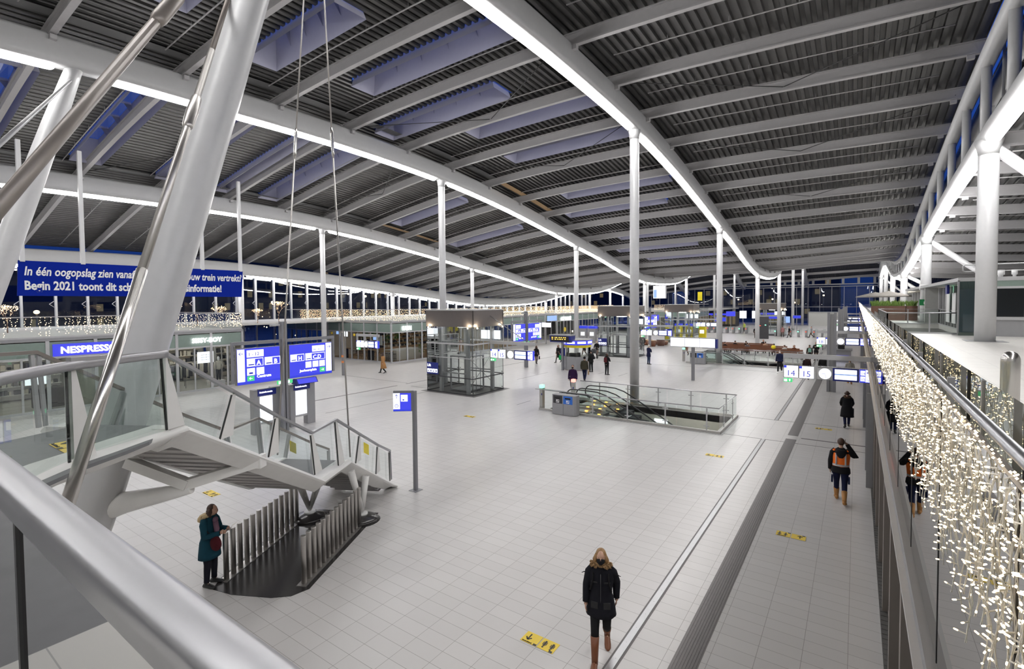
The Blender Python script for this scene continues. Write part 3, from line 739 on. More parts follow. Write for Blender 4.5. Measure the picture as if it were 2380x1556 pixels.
b = MB(); b.box((5.0, -8, 0), (5.1, 139, 3.7)); struct(b.build('wall_right', 'shop_wall'))
b = MB(); b.box((XB - .1, .3, -.02), (XB + .3, 139, 0)); trim(b, 'frame_grey')
# projecting glass screens along the shop front
for y in (18.2, 26.8, 47.4):
    t = thing('glass_screen', 'glass fin screen standing out of the right shop front, %s' % {18.2: 'nearest the camera', 26.8: 'just beyond the nearest platform sign', 47.4: 'farthest'}[y], 'screen', (XB - .12, y, 0), 'glass fins of the shop front')
    b = MB(); b.quad((XB - .14, y, .05), (XB - .14, y + 1.8, .05), (XB - .14, y + 1.8, 2.85), (XB - .14, y, 2.85)); b.build('pane', 'shop_glass', t)
    b = MB(); b.box((XB - .22, y - .05, 0), (XB - .06, y, 2.86)); b.box((XB - .22, y + 1.8, 0), (XB - .06, y + 1.85, 2.86)); b.build('frame', 'frame_grey', t)
# illuminated red shop signs seen edge on
for (y0, y1, z0, z1, lab) in ((9.6, 10.7, 3.03, 3.5, 'glowing orange red shop sign behind the garland, the nearer one'), (13.0, 14.4, 3.05, 3.5, 'glowing orange red shop sign behind the garland, the farther one')):
    t = thing('shop_sign', lab, 'sign', (XB + .04, y0, z0), 'orange red shop signs'); b = MB(); b.box((XB + .04, y0, z0), (XB + .08, y1, z1)); b.build('light_box', 'sign_red', t)
    b = MB(); b.box((XB + .08, y0, z0 - .02), (XB + .11, y1, z1 + .02)); b.build('back_box', 'frame_grey', t)
# bollard on the balcony
t = thing('bollard', 'polished steel post with a domed top on the right hand balcony', 'bollard', (1.34, 7.3, 4.0))
b = MB(); rr = []
for z, r_ in ((4.0, .078), (4.98, .078), (5.02, .075), (5.05, .066), (5.075, .05), (5.09, .027), (5.095, .002)): rr.append([(1.34 + r_ * math.cos(a), 7.3 + r_ * math.sin(a), z) for a in [2 * PI * k / 28 for k in range(28)]])
b.rings(rr); b.build('post', 'stainless', t)
# railing round the floor opening on the balcony
t = thing('balustrade', 'glass and steel balustrade round the floor opening on the balcony', 'railing', (VOID[0], VOID[2], 4.0))
x0, x1, y0, y1 = VOID
b = MB(); b.tube([(x0, y0, 5.0), (x1, y0, 5.0), (x1, y1, 5.0), (x0, y1, 5.0), (x0, y0, 5.0)], .03, 10); b.build('handrail', 'handrail', t)
for (ax, ay, bx_, by) in ((x0, y0, x1, y0), (x1, y0, x1, y1), (x0, y1, x1, y1), (x0, y0, x0, y1)):
    b = MB(); b.quad((ax, ay, 4.04), (bx_, by, 4.04), (bx_, by, 4.95), (ax, ay, 4.95)); b.build('glass_panel', 'rail_glass', t)
    b = MB(); b.bar((ax, ay, 4.03), (bx_, by, 4.03), .08, .07); b.build('base_rail', 'frame_light', t)
    L = math.hypot(bx_ - ax, by - ay); n = max(2, int(L / 1.1))
    for i in range(n + 1):
        px, py = ax + (bx_ - ax) * i / n, ay + (by - ay) * i / n; b = MB(); b.box((px - .03, py - .03, 4.0), (px + .03, py + .03, 4.98)); b.build('upright', 'frame_grey', t)
# block of glazed rooms on the balcony
b = MB(); b.box((3.85, 44.5, 4.0), (17, 44.7, 6.6)); struct(b.build('wall_back', 'shop_wall'))
b = MB(); b.box((3.75, 30.0, 6.45), (17, 60, 6.62)); b.box((4.9, 30.0, 4.75), (17, 30.12, 4.86)); b.box((4.9, 30.0, 6.1), (17, 30.12, 6.2)); trim(b, 'frame_light')
b = MB(); b.box((4.9, 30.05, 4.0), (17, 30.5, 4.75)); struct(b.build('wall_plinth', 'box_grey'))
b = MB(); b.box((4.9, 29.98, 4.72), (17, 30.06, 4.78)); trim(b, 'frame_light')
b = MB(); b.box((3.78, 30.02, 4.15), (4.9, 30.08, 6.45)); o = window(b, 'facade_glass')
f = MB(); f.box((3.74, 30.0, 4.1), (3.8, 30.12, 6.5)); f.box((4.86, 29.98, 4.0), (4.94, 30.12, 6.5)); f.build('window_frame', 'frame_grey', o)
b = MB(); b.box((3.8, 30.2, 4.0), (4.9, 30.25, 6.45)); b.box((3.8, 30.02, 6.12), (17, 30.2, 6.45)); struct(b.build('wall_panel', 'fascia_green'))
for i in range(6):
    x0 = 4.95 + i * 1.0; b = MB(); b.quad((x0, 30.08, 4.86), (x0 + .95, 30.08, 4.86), (x0 + .95, 30.08, 6.1), (x0, 30.08, 6.1)); o = window(b, 'facade_glass')
    f = MB(); f.box((x0 - .04, 30.02, 4.8), (x0 + .04, 30.14, 6.15)); f.build('window_frame', 'frame_grey', o)
b = MB(); b.box((4.95, 33, 4), (17, 33.1, 6.4)); struct(b.build('wall_inner', 'shop_dark'))
b = MB(); b.box((4.9, 30.3, 6.55), (17, 60, 6.6)); b.box((4.9, 30.3, 7.25), (17, 30.33, 7.28))
b = MB(); b.tube([(4.0, 30.4, 7.2), (17, 30.4, 7.2)], .025, 8); b.tube([(4.0, 30.4, 6.9), (17, 30.4, 6.9)], .018, 8); b.tube([(4.02, 30.4, 6.9), (3.95, 30.4, 6.95), (3.95, 30.4, 7.15), (4.02, 30.4, 7.2)], .025, 8)
for i in range(10): b.box((4.9 + i * 1.4, 30.37, 6.6), (5.0 + i * 1.4, 30.43, 7.25))
tag(b.build('roof_railing', 'frame_light', None, (4, 30.4, 6.6)), 'white safety railing on the roof of the balcony rooms', 'railing')
for (x, lab, r_) in ((5.3, 'white round vent cap on the roof of the balcony rooms', .14), (5.75, 'small white rooftop box beside the vent cap', .1)):
    b = MB(); b.tube([(x, 31, 6.62), (x, 31, 6.72), (x, 31, 6.74), (x, 31, 6.95)], [r_ * .6, r_ * .6, r_, r_], 14); tag(b.build('roof_vent', 'white_paint', None, (x, 31, 6.62)), lab, 'vent')
# row of door bays receding along the balcony
for i in range(16):
    y0 = 34.5 + 3.1 * i; x = 5.2 if y0 > 44.8 else 4.6
    if 30 < y0 < 34: continue
    b = MB(); b.quad((x, y0, 4.1), (x, y0 + 3, 4.1), (x, y0 + 3, 6.4), (x, y0, 6.4)); o = window(b, 'facade_glass')
    f = MB(); f.box((x - .1, y0 - .12, 4.0), (x + .1, y0 + .12, 6.5)); f.box((x - .05, y0 + 1.45, 4.0), (x + .05, y0 + 1.55, 6.4)); f.build('window_frame', 'frame_light', o)
b = MB(); b.box((5.9, 34, 4.0), (6.0, 84, 6.5)); struct(b.build('wall_balcony', 'cream'))
b = MB(); b.box((4.5, 34, 6.4), (6, 84, 6.55)); trim(b, 'cream')
for (y, z, lab) in ((36.2, 6.0, 'white notice panel by the balcony doors, nearer one'), (38.4, 6.0, 'white notice panel by the balcony doors, farther one')):
    b = MB(); b.box((4.42, y, 4.3), (4.46, y + 1.2, 6.0)); tag(b.build('notice_panel', 'white_paint', None, (4.42, y, 4.3)), lab, 'panel', 'notice panels by the balcony doors')
for (x, y, z, m, lab) in ((4.3, 37.5, 6.15, 'lamp_green', 'green exit light above the nearest balcony doors'), (4.6, 47, 6.1, 'lamp_green', 'green exit light above the farther balcony doors')):
    b = MB(); b.box((x - .03, y, z), (x, y + .6, z + .2)); tag(b.build('exit_light', m, None, (x, y, z)), lab, 'exit sign', 'exit lights on the balcony')
b = MB(); b.box((4.1, 36.5, 5.95), (4.2, 37.2, 6.55)); tag(b.build('hanging_sign', 'navy_panel', None, (4.1, 36.5, 5.95)), 'dark blue square sign hanging over the balcony doors', 'sign')
# green first aid box on the second balcony column
t = thing('wall_box', 'green box with white label fixed to a balcony column', 'box', (4.0, 46.5, 5.2))
b = MB(); b.box((3.72, 46.45, 5.22), (4.35, 46.62, 5.66)); b.build('case', 'green_box', t)
b = MB(); b.box((3.95, 46.43, 5.3), (4.15, 46.45, 5.5)); b.build('label_plate', 'white_paint', t)
b = MB(); b.box((3.7, 46.5, 6.35), (4.5, 46.6, 6.75)); tag(b.build('bracket_plate', 'white_paint', None, (3.7, 46.5, 6.35)), 'white bolted plate round the column above the green box', 'plate')
# planters and parasols far down the balcony
for k, (xa, xb, lab) in enumerate(((.95, 3.15, 'long brown planter with tall green grass at the end of the balcony void'), (3.2, 3.9, 'short brown planter with green grass right of the long one'))):
    t = thing('planter', lab, 'planter', (xa, 50, 4.0), 'grass planters'); b = MB(); b.box((xa, 50, 4.5), (xb, 50.8, 5.15)); b.box((xa, 50, 4.0), (xb, 50.8, 4.48)); b.build('trough', 'planter_brown', t)
    b = MB(); rg = random.Random(k)
    for i in range(int((xb - xa) * 190)):
        x, y = rg.uniform(xa + .05, xb - .05), rg.uniform(50.05, 50.75); h_ = rg.uniform(.3, .55); dx, dy = rg.uniform(-.2, .2), rg.uniform(-.15, .1)
        b.add([(x - .012, y, 5.1), (x + .012, y, 5.1), (x + dx * .4, y + dy * .4, 5.1 + h_ * .7), (x + dx, y + dy, 5.1 + h_)], [(0, 1, 2), (0, 2, 3)])
    b.build('grass', 'grass', t)['kind'] = 'stuff'
for k, (x, y, lab) in enumerate(((2.3, 56, 'taupe parasol behind the grass planter, larger and nearer'), (1.5, 62, 'taupe parasol behind the grass planter, farther left'))):
    t = thing('parasol', lab, 'parasol', (x, y, 4.0), 'parasols on the balcony'); n = 8; b = MB(); c = (x, y, 6.5)
    rr = [[(x + r_ * math.cos(2 * PI * q / n + .39), y + r_ * math.sin(2 * PI * q / n + .39), z) for q in range(n)] for r_, z in ((.05, 6.42), (.9, 6.22), (1.75, 6.0), (1.76, 5.9))]
    b.rings(rr, smooth=False, caps=False); b.build('canopy', 'taupe_fabric', t)
    b = MB(); b.cyl((x, y, 4.0), (x, y, 6.45), .03, 8); b.build('pole', 'frame_grey', t)
# ------------------------------------------------------------------ string light curtains
def octa(vs, fs, c, r):
    o = len(vs); x, y, z = c
    vs += [(x + r, y, z), (x, y + r, z), (x - r, y, z), (x, y - r, z), (x, y, z + r), (x, y, z - r)]
    fs += [tuple(o + i for i in f) for f in ((0, 1, 4), (1, 2, 4), (2, 3, 4), (3, 0, 4), (1, 0, 5), (2, 1, 5), (3, 2, 5), (0, 3, 5))]
rg = random.Random(11)
sl = thing('string_light_curtain', 'dense warm white string lights hanging along the right hand balcony rail', 'string lights', (XB - .04, 3, 5), 'string light curtains')
def near_strand(y):
    L = rg.uniform(.62, .98); wb = MB(); bb_ = MB(); ph = rg.uniform(0, 6); x0 = XB - .045
    n = 10
    path = [Vector((x0 - .015 + .012 * math.sin(ph + i * 1.3), y + .014 * math.sin(ph * 2 + i * .9), 5.0 - L * i / n)) for i in range(n + 1)]
    for q in range(3):
        wb.tube([p + Vector((.0035 * math.cos(q * 2.1 + i * 2.3), .0035 * math.sin(q * 2.1 + i * 2.3), 0)) for i, p in enumerate(path)], .0013, 4, False)
    nb = int(L / .05)
    for i in range(nb):
        t = (i + rg.random() * .6) / nb * n; j = min(int(t), n - 1); p = path[j].lerp(path[j + 1], t - j)
        a = rg.uniform(0, 2 * PI); d = Vector((math.cos(a) * .6 - .25, math.sin(a), rg.uniform(-.15, .35))).normalized()
        e_ = p + d * rg.uniform(.030, .045); wb.tube([p, e_ - d * .012], .0032, 5, False)
        bb_.tube([e_ - d * .014, e_, e_ + d * .003], [.0034, .0036, .0015], 6)
    w_ = wb.build('light_strand', 'tube_wire', sl); bb_.build('bulbs', 'bulb', w_)['kind'] = 'stuff'
y = .9
cnt = 0
while cnt < 96: near_strand(y); y += .082; cnt += 1
def far_curtain(pts, parent, zt, lmin, lmax, step, bstep, br_, m, off=.02, wires=True):
    """pts: polyline (x,y); strands hang from zt"""
    vs, fs = [], []; wb = MB()
    for (xa, ya), (xb, yb) in zip(pts, pts[1:]):
        L = math.hypot(xb - xa, yb - ya); n = int(L / step)
        for i in range(n):
            t = (i + rg.random() * .5) / n; x, y = xa + (xb - xa) * t, ya + (yb - ya) * t; l = rg.uniform(lmin, lmax)
            if wires: wb.tube([(x, y, zt), (x + rg.uniform(-.02, .02), y + rg.uniform(-.02, .02), zt - l)], .004, 3, False)
            for j in range(int(l / bstep)):
                octa(vs, fs, (x + rg.uniform(-off, off), y + rg.uniform(-off, off), zt - (j + rg.random()) * bstep), br_)
    b = MB(); b.add(vs, fs); b.build('bulbs', m, parent)['kind'] = 'stuff'
    if wires: wb.build('light_wires', 'tube_wire', parent)['kind'] = 'stuff'
far_curtain([(XB - .05, y), (XB - .05, 22)], sl, 5.03, .66, .98, .09, .075, .0075, 'bulb', .04)
far_curtain([(XB - .05, 22), (XB - .05, 60)], sl, 5.03, .7, 1.0, .15, .10, .012, 'bulb_far', .03, False)
far_curtain([(XB - .05, 60), (XB - .05, 138)], sl, 5.03, .7, 1.0, .4, .2, .022, 'bulb_far', .03, False)
vs, fs = [], []
for i in range(420): octa(vs, fs, (XB - .015 + rg.uniform(-.02, .01), .8 + i * .05 + rg.uniform(0, .03), 4.995 + rg.uniform(-.01, .01)), .006)
b = MB(); b.add(vs, fs); b.build('top_bulbs', 'bulb', sl)['kind'] = 'stuff'
for k, (pts, lab, l0, l1, stp) in enumerate((
    ([(-35.62, -10), (-35.62, 8.4)], 'string light curtain on the terrace edge above the left hand shop, far left part', .75, 1.15, .2),
    ([(-35.62, 8.4), (-35.62, 17.75), (-37.2, 17.75)], 'string light curtain on the terrace edge above the left hand shop, ending at its corner', .75, 1.1, .12),
    ([(-51, 31.85), (-36.15, 31.85), (-36.15, 60)], 'long string light curtain wrapping the corner terrace beyond the gap', .9, 1.15, .11),
    ([(-40, 63.5), (-36.15, 63.5), (-36.15, 84)], 'string light curtain on the terrace beyond the corner terrace', .9, 1.15, .16),
    ([(-30.0, 88), (-23.5, 88)], 'short string light curtain far away beyond the second lift', .9, 1.2, .16))):
    t = thing('string_light_curtain', lab, 'string lights', (pts[0][0], pts[0][1], 5), 'string light curtains')
    far_curtain(pts, t, 5.08, l0, l1, stp * 1.3, .10 if k != 4 else .13, .0165 if k < 3 else .022, 'bulb_far', .05, False)

# ------------------------------------------------------------------ glazed shops under the terraces, left side
def terrace(x0, x1, y0, y1):
    b = MB(); b.box((x0, y0, 3.78), (x1, y1, 4.0)); struct(b.build('floor', 'concrete'))
    b = MB(); b.box((x0, y0 + .01, 3.80), (x1 + .06, y1 + .06, 3.96)); trim(b, 'frame_grey')
def shop_front(pts, zfas=2.9, door_m='frame_light'):
    for (xa, ya), (xb, yb) in zip(pts, pts[1:]):
        L = math.hypot(xb - xa, yb - ya); n = max(1, round(L / 2.06)); d = Vector((xb - xa, yb - ya, 0)).normalized(); nn = Vector((d.y, -d.x, 0))
        for i in range(n):
            a = Vector((xa, ya, 0)) + d * (L * i / n); c = Vector((xa, ya, 0)) + d * (L * (i + 1) / n); wd = (c - a).length
            b = MB(); b.quad(a + Vector((0, 0, .1)), c + Vector((0, 0, .1)), c + Vector((0, 0, zfas)), a + Vector((0, 0, zfas))); o = window(b, 'shop_glass')
            f = MB()
            f.bar(a, a + Vector((0, 0, 3.8)), .10, .16, tuple(d))
            for q in (0.5,): f.bar(a + d * wd * q + Vector((0, 0, .05)), a + d * wd * q + Vector((0, 0, zfas - .05)), .05, .09, tuple(d))
            f.bar(a + Vector((0, 0, .06)), c + Vector((0, 0, .06)), .08, .12); f.bar(a + Vector((0, 0, zfas)), c + Vector((0, 0, zfas)), .09, .1)
            f.build('window_frame', door_m, o)
            g_ = MB(); g_.obox((a + c) / 2 - nn * 0 + Vector((0, 0, (zfas + 3.78) / 2)), d * (wd / 2 - .04), nn * .02, Vector((0, 0, (3.7 - zfas) / 2))); g_.build('fascia_panel', 'fascia_green', o)
        b = MB(); b.bar((xa, ya, 5.1), (xb, yb, 5.1), .05, .05); b.bar((xa, ya, 4.0), (xb, yb, 4.0), .06, .1)
        b.bar((xb, yb, 0), (xb, yb, 3.9), .1, .16, tuple(d))
        trim(b, 'frame_light')
        b = MB(); b.quad((xa, ya, 4.05), (xb, yb, 4.05), (xb, yb, 5.05), (xa, ya, 5.05)); window(b, 'rail_glass')
def interior(x0, x1, y0, y1, wall='shop_wall', fl='concrete', lamps=True, rows=2):
    b = MB(); b.box((x0, y0, 0), (x0 + .1, y1, 3.7)); struct(b.build('wall_back', wall))
    b = MB(); b.box((x0, y0, 3.5), (x1, y1, 3.55)); struct(b.build('ceiling', wall))
    b = MB(); b.box((x0, y0, .002), (x1 - .1, y1, .012)); struct(b.build('floor', fl))
terrace(-54, -35.65, -12, 17.75); shop_front([(-35.65, -10.96), (-35.65, 17.75), (-53.9, 17.75)])
interior(-41.5, -35.75, -12, 17.6)
b = MB(); b.box((-41.5, 9.9, 0), (-35.9, 10.0, 3.5)); struct(b.build('wall_inner', 'shop_wall'))
b = MB(); b.box((-41.5, 13.0, 0), (-35.9, 13.1, 3.5)); struct(b.build('wall_inner', 'shop_wall'))
terrace(-54, -36.2, 31.9, 60); shop_front([(-53.9, 31.9), (-36.2, 31.9), (-36.2, 60.0)])
interior(-47, -36.3, 32, 60, 'cream', 'light_wood')
terrace(-54, -36.2, 63.5, 84); shop_front([(-53.9, 63.5), (-36.2, 63.5), (-36.2, 84)]); interior(-44, -36.3, 63.6, 84, 'shop_dark', 'concrete')
terrace(-54, -30, 88, 130); shop_front([(-30, 88), (-23.5, 88), (-23.5, 100)]); b = MB(); b.box((-30, 88, 3.78), (-23.5, 130, 4.0)); struct(b.build('floor', 'concrete')); interior(-32, -23.6, 88.2, 100, 'shop_wall')
def shop_lamps(x0, x1, y0, y1, nx, ny, lab, grp, s=.35):
    k = 0
    for i in range(nx):
        for j in range(ny):
            x = x0 + (x1 - x0) * (i + .5) / nx; y = y0 + (y1 - y0) * (j + .5) / ny
            b = MB(); b.box((x - s, y - .12, 3.40), (x + s, y + .12, 3.46)); o = b.build('ceiling_lamp_or_fill', 'shop_lamp', None, (x, y, 3.4))
            tag(o, lab, 'ceiling lamp', grp)
shop_lamps(-40.5, -36.2, -10, 9.5, 2, 6, 'bright white ceiling lamp inside the coffee shop at left', 'lamps in the coffee shop')
shop_lamps(-40.5, -36.2, 10.3, 12.8, 2, 1, 'bright white ceiling lamp inside the small shop with christmas lettering', 'lamps in the small shop')
shop_lamps(-40.5, -36.2, 13.3, 17.4, 2, 2, 'bright white ceiling lamp inside the clothes shop', 'lamps in the clothes shop')
shop_lamps(-46, -37, 32.5, 59.5, 2, 5, 'bright ceiling lamp inside the cafe behind the bar stools', 'lamps in the cafe', .25)
shop_lamps(-43, -37, 64, 83.5, 2, 4, 'small ceiling lamp in the far dark shop', 'lamps in the far shop', .2)
shop_lamps(-31, -24, 89, 99.5, 2, 2, 'small ceiling lamp in the farthest shop', 'lamps in the farthest shop', .3)
def sign_text(s, x, y, z, wd, h, lab, cat='sign', m='neon_white', nrm='x', bold=.03, box=None):
    t = thing('shop_sign', lab, cat, (x, y, z)); xd = (0, 1, 0) if nrm == 'x' else (1, 0, 0)
    if box: b = MB(); panel(b, (x - .06, y - .3, z - .15) if nrm == 'x' else (x - .3, y + .06, z - .15), xd, wd + .6, h + .3, .04); b.build('light_box', box, t)
    text(s, (x, y, z), xd, h / .72, 'lettering', m, t, bold=bold, width=wd); return t
sign_text('NESPRESSO', -35.52, 8.0, 3.10, 2.5, .36, 'white glowing shop name letters on a violet blue band above the coffee shop', box='sign_blue_soft')
sign_text('SISSY-BOY', -35.52, 14.5, 3.2, 1.85, .30, 'white glowing shop name letters above the clothes shop by the end corner')
sign_text('KAUAI', -36.08, 33.2, 3.08, 1.2, .42, 'white glowing name letters above the cafe corner')
sign_text('ATTUNE', -36.05, 64.5, 3.0, 3.2, .5, 'blurred white glowing name letters above the far dark shop')
b = MB(); b.box((-36.14, 60.6, 3.0), (-36.04, 63.2, 3.75)); tag(b.build('shop_sign', 'screen_blue', None, (-36.1, 60.6, 3.)), 'pale blue lit sign box between the cafe and the far shop', 'sign')
# shop contents -----------------------------------------------------
def rack(x, y, L, lab, ms):
    t = thing('clothes_rack', lab, 'clothes rack', (x, y, 0)); b = MB(); b.cyl((x, y, 1.6), (x, y + L, 1.6), .015, 6); b.cyl((x, y, 0), (x, y, 1.6), .015, 6); b.cyl((x, y + L, 0), (x, y + L, 1.6), .015, 6); b.build('rail', 'frame_grey', t)
    n = int(L / .09); r_ = random.Random(int(y * 10))
    for i in range(n):
        b = MB(); yy = y + .05 + i * .09; l = r_.uniform(.7, 1.0); b.rings([[(x - s * .24, yy - .02, z), (x + s * .24, yy - .02, z), (x + s * .24, yy + .03, z), (x - s * .24, yy + .03, z)] for s, z in ((.3, 1.58), (1, 1.48), (.9, 1.0), (1, 1.55 - l))]); b.build('garment', r_.choice(ms), t)
rack(-37.4, 13.6, 1.2, 'rack of dark and light clothes inside the clothes shop, left of the mannequin', ['clothes_dark', 'clothes_light', 'clothes_dark'])
rack(-38.6, 15.2, 1.6, 'rack of clothes deeper inside the clothes shop', ['clothes_dark', 'clothes_light'])
for (x, y0, y1, lab, m) in ((-41.2, -8, -1, 'white shelving along the coffee shop back wall, left part', 'white_paint'), (-41.2, 0, 9.2, 'white shelving along the coffee shop back wall, right part', 'white_paint'), (-41.2, 13.4, 17.2, 'pale shelving at the back of the clothes shop', 'cream'), (-46.6, 36, 48, 'wooden shelving at the back of the cafe', 'light_wood')):
    t = thing('shelf_unit', lab, 'shelves', (x, y0, 0)); b = MB(); b.box((x, y0, .1), (x + .04, y1, 2.6)); b.build('back_panel', m, t)
    for z in (.4, .9, 1.4, 1.9, 2.4):
        b = MB(); b.box((x, y0, z), (x + .4, y1, z + .04)); b.build('shelf', m, t)
    r_ = random.Random(3); g_ = MB(); g2 = MB()
    for z in (.44, .94, 1.44, 1.94):
        y = y0 + .1
        while y < y1 - .3:
            ww = r_.uniform(.08, .3); (g_ if r_.random() < .5 else g2).box((x + .08, y, z), (x + .34, y + ww, z + r_.uniform(.12, .38))); y += ww + r_.uniform(.03, .15)
    g_.build('goods', 'clothes_dark', t)['kind'] = 'stuff'; g2.build('goods', 'clothes_light', t)['kind'] = 'stuff'
for (x, y, sx, sy, h, m, lab) in ((-38, -5, 1, 3, 1.0, 'black', 'dark counter at the left end of the coffee shop'), (-37.9, 2.5, .9, 2.6, 1.0, 'clothes_light', 'pale counter in the coffee shop behind the stair rail'), (-37.4, 7.2, .8, 1.6, 1.1, 'black', 'black display counter near the coffee shop doors'), (-38, 11, .8, 1.3, .9, 'clothes_light', 'small pale display table in the small shop'), (-37.2, 16.2, .7, .9, .35, 'white_paint', 'low white plinth under the mannequin'),
    (-38.2, 33.6, 1.6, 3.4, 1.05, 'cream', 'pale stone cafe counter behind the corner glass'), (-37.3, 37.8, .8, 2.2, .9, 'light_wood', 'low wooden cabinet beside the cafe counter')):
    t = thing('counter', lab, 'counter', (x, y, 0)); b = MB(); b.box((x - sx / 2, y, 0), (x + sx / 2, y + sy, h - .06)); b.build('body', m, t); b = MB(); b.box((x - sx / 2 - .04, y - .04, h - .06), (x + sx / 2 + .04, y + sy + .04, h)); b.build('top', 'white_paint' if m != 'black' else 'charcoal', t)
for (y, z, h, w_, m, lab) in ((14.9, 1.8, .75, 1.0, 'panel_white', 'bright white poster in the clothes shop window'), (10.6, .5, 2.2, 1.9, 'shop_dark', 'dark window poster with gold bells and christmas lettering'), (4.6, .4, 1.2, .7, 'sign_red', 'red poster in the coffee shop window'), (0.3, 1.2, .8, .9, 'panel_white', 'white lit poster in the coffee shop, left of the rail corner'), (6.6, 1.5, .5, 1.0, 'panel_white', 'white lit panel inside the coffee shop doors')):
    t = thing('poster', lab, 'poster', (-35.9, y, z)); b = MB(); panel(b, (-35.8, y, z), (0, 1, 0), w_, h, .02); b.build('sheet', m, t)
    if 'christmas' in lab:
        for i, s in enumerate(('SPIRIT', 'OF', 'CHRISTMAS')): text(s, (-35.785, y + (.45, .75, .25)[i], z + 1.0 - i * .28), (0, 1, 0), .2, 'lettering', 'cream', t)
        g_ = MB(); r_ = random.Random(1)
        for i in range(60): g_.ell((-35.785, y + r_.uniform(.1, 1.8), z + r_.uniform(.1, 2.1)), .004, .014, .014, 5, 4)
        g_.build('snow_dots', 'white_paint', t)
        for (yy, zz) in ((y + .5, z + 1.75), (y + 1.2, z + 1.9)):
            g_ = MB(); g_.tube([(-35.78, yy, zz), (-35.78, yy, zz - .1), (-35.78, yy, zz - .2)], [.02, .1, .2], 10); g_.build('gold_bell', 'yellow', t)
    if m == 'panel_white' and 'clothes' in lab:
        for i in range(3): text('SISSY BOY', (-35.785, y + .2, z + .5 - .16 * i), (0, 1, 0), .12, 'lettering', 'box_grey', t)
# cafe furniture along the corner glass
def stool(x, y, z0, lab):
    t = thing('bar_stool', lab, 'stool', (x, y, 0), 'bar stools behind the cafe glass'); b = MB(); b.tube([(x, y, .72), (x, y, .76)], [.17, .18], 14); b.build('seat', 'black', t)
    for a in range(4):
        c, s = math.cos(a * PI / 2 + .78), math.sin(a * PI / 2 + .78); b = MB(); b.cyl((x + .12 * c, y + .12 * s, .72), (x + .21 * c, y + .21 * s, 0), .012, 5); b.build('leg', 'black', t)
    b = MB(); b.tube([(x + .17 * math.cos(q), y + .17 * math.sin(q), .28) for q in np.linspace(0, 2 * PI, 12)], .009, 4); b.build('foot_ring', 'black', t); return t
s0 = None
for k, x in enumerate(list(np.arange(-43.5, -40.2, .65)) + list(np.arange(-39.6, -37.0, .62))):
    lab = 'black bar stool at the high window table of the cafe, %s from the left' % (ORD + ['eleventh'])[k].replace('nearest', 'first')
    if s0 is None: s0 = stool(x, 33.1, 0, lab)
    else: dup(s0, (x, 33.1, 0), lab)
for k, (xa, xb) in enumerate(((-44, -40.2), (-39.9, -36.9))):
    t = thing('high_table', 'long wooden high table at the cafe window, %s part' % ('left', 'right')[k], 'table', (xa, 32.6, 0), 'high tables at the cafe window'); b = MB(); b.box((xa, 32.4, 1.02), (xb, 32.85, 1.08)); b.build('tabletop', 'light_wood', t)
    for x in (xa + .1, xb - .1): b = MB(); b.box((x - .03, 32.45, 0), (x + .03, 32.8, 1.02)); b.build('leg', 'black', t)
r_ = random.Random(5)
def leafy(x, y, z, r, h, n, lab, m='leaf', hang=False):
    t = thing('plant', lab, 'plant', (x, y, z)); b = MB()
    for i in range(n):
        a = r_.uniform(0, 2 * PI); l = r_.uniform(.4, 1) * r; zz = z + (r_.uniform(-h, 0) if hang else r_.uniform(0, h)); c, s = math.cos(a), math.sin(a)
        p = Vector((x + c * l * .2, y + s * l * .2, zz)); q = Vector((x + c * l, y + s * l, zz + (-.25 if hang else .1) * r_.random())); sd = Vector((-s, c, 0)) * .05
        b.add([p, (p + q) / 2 + sd + Vector((0, 0, .05)), q, (p + q) / 2 - sd + Vector((0, 0, .05))], [(0, 1, 2, 3)])
    b.build('leaves', m, t)
    b = MB(); b.tube([(x, y, z), (x, y, 3.45)] if hang else [(x, y, z - .35), (x, y, z)], .01 if hang else .12, 8); b.build('cord' if hang else 'pot', 'black' if hang else 'clothes_light', t)
for (x, y, z, lab) in ((-42.1, 33.6, 2.9, 'hanging green plant in the cafe window, leftmost'), (-40.4, 33.4, 2.8, 'hanging green plant in the cafe window, second from left'), (-38.6, 33.5, 2.6, 'hanging green plant in the cafe window, third from left'), (-37.3, 33.6, 2.9, 'hanging green plant nearest the cafe corner')): leafy(x, y, z, .45, .7, 60, lab, hang=True)
leafy(-37.0, 36.6, .5, .5, .9, 60, 'leafy potted plant beside the cafe counter')
for (x, z, w_, h, m, lab) in ((-44.2, 2.3, .9, .6, 'panel_white', 'white round topped lit menu board in the cafe, left'), (-39.3, 2.1, .45, .3, 'screen_blue', 'small blue lit screen in the cafe window'), (-38.5, 1.6, .55, .95, 'white_paint', 'white menu poster in the cafe window'), (-45.2, 2.5, .5, .35, 'screen_blue', 'small blue screen at the left end of the cafe window')):
    b = MB(); panel(b, (x, 32.3, z), (1, 0, 0), w_, h, .03); tag(b.build('menu_board', m, None, (x, 32.3, z)), lab, 'menu board')
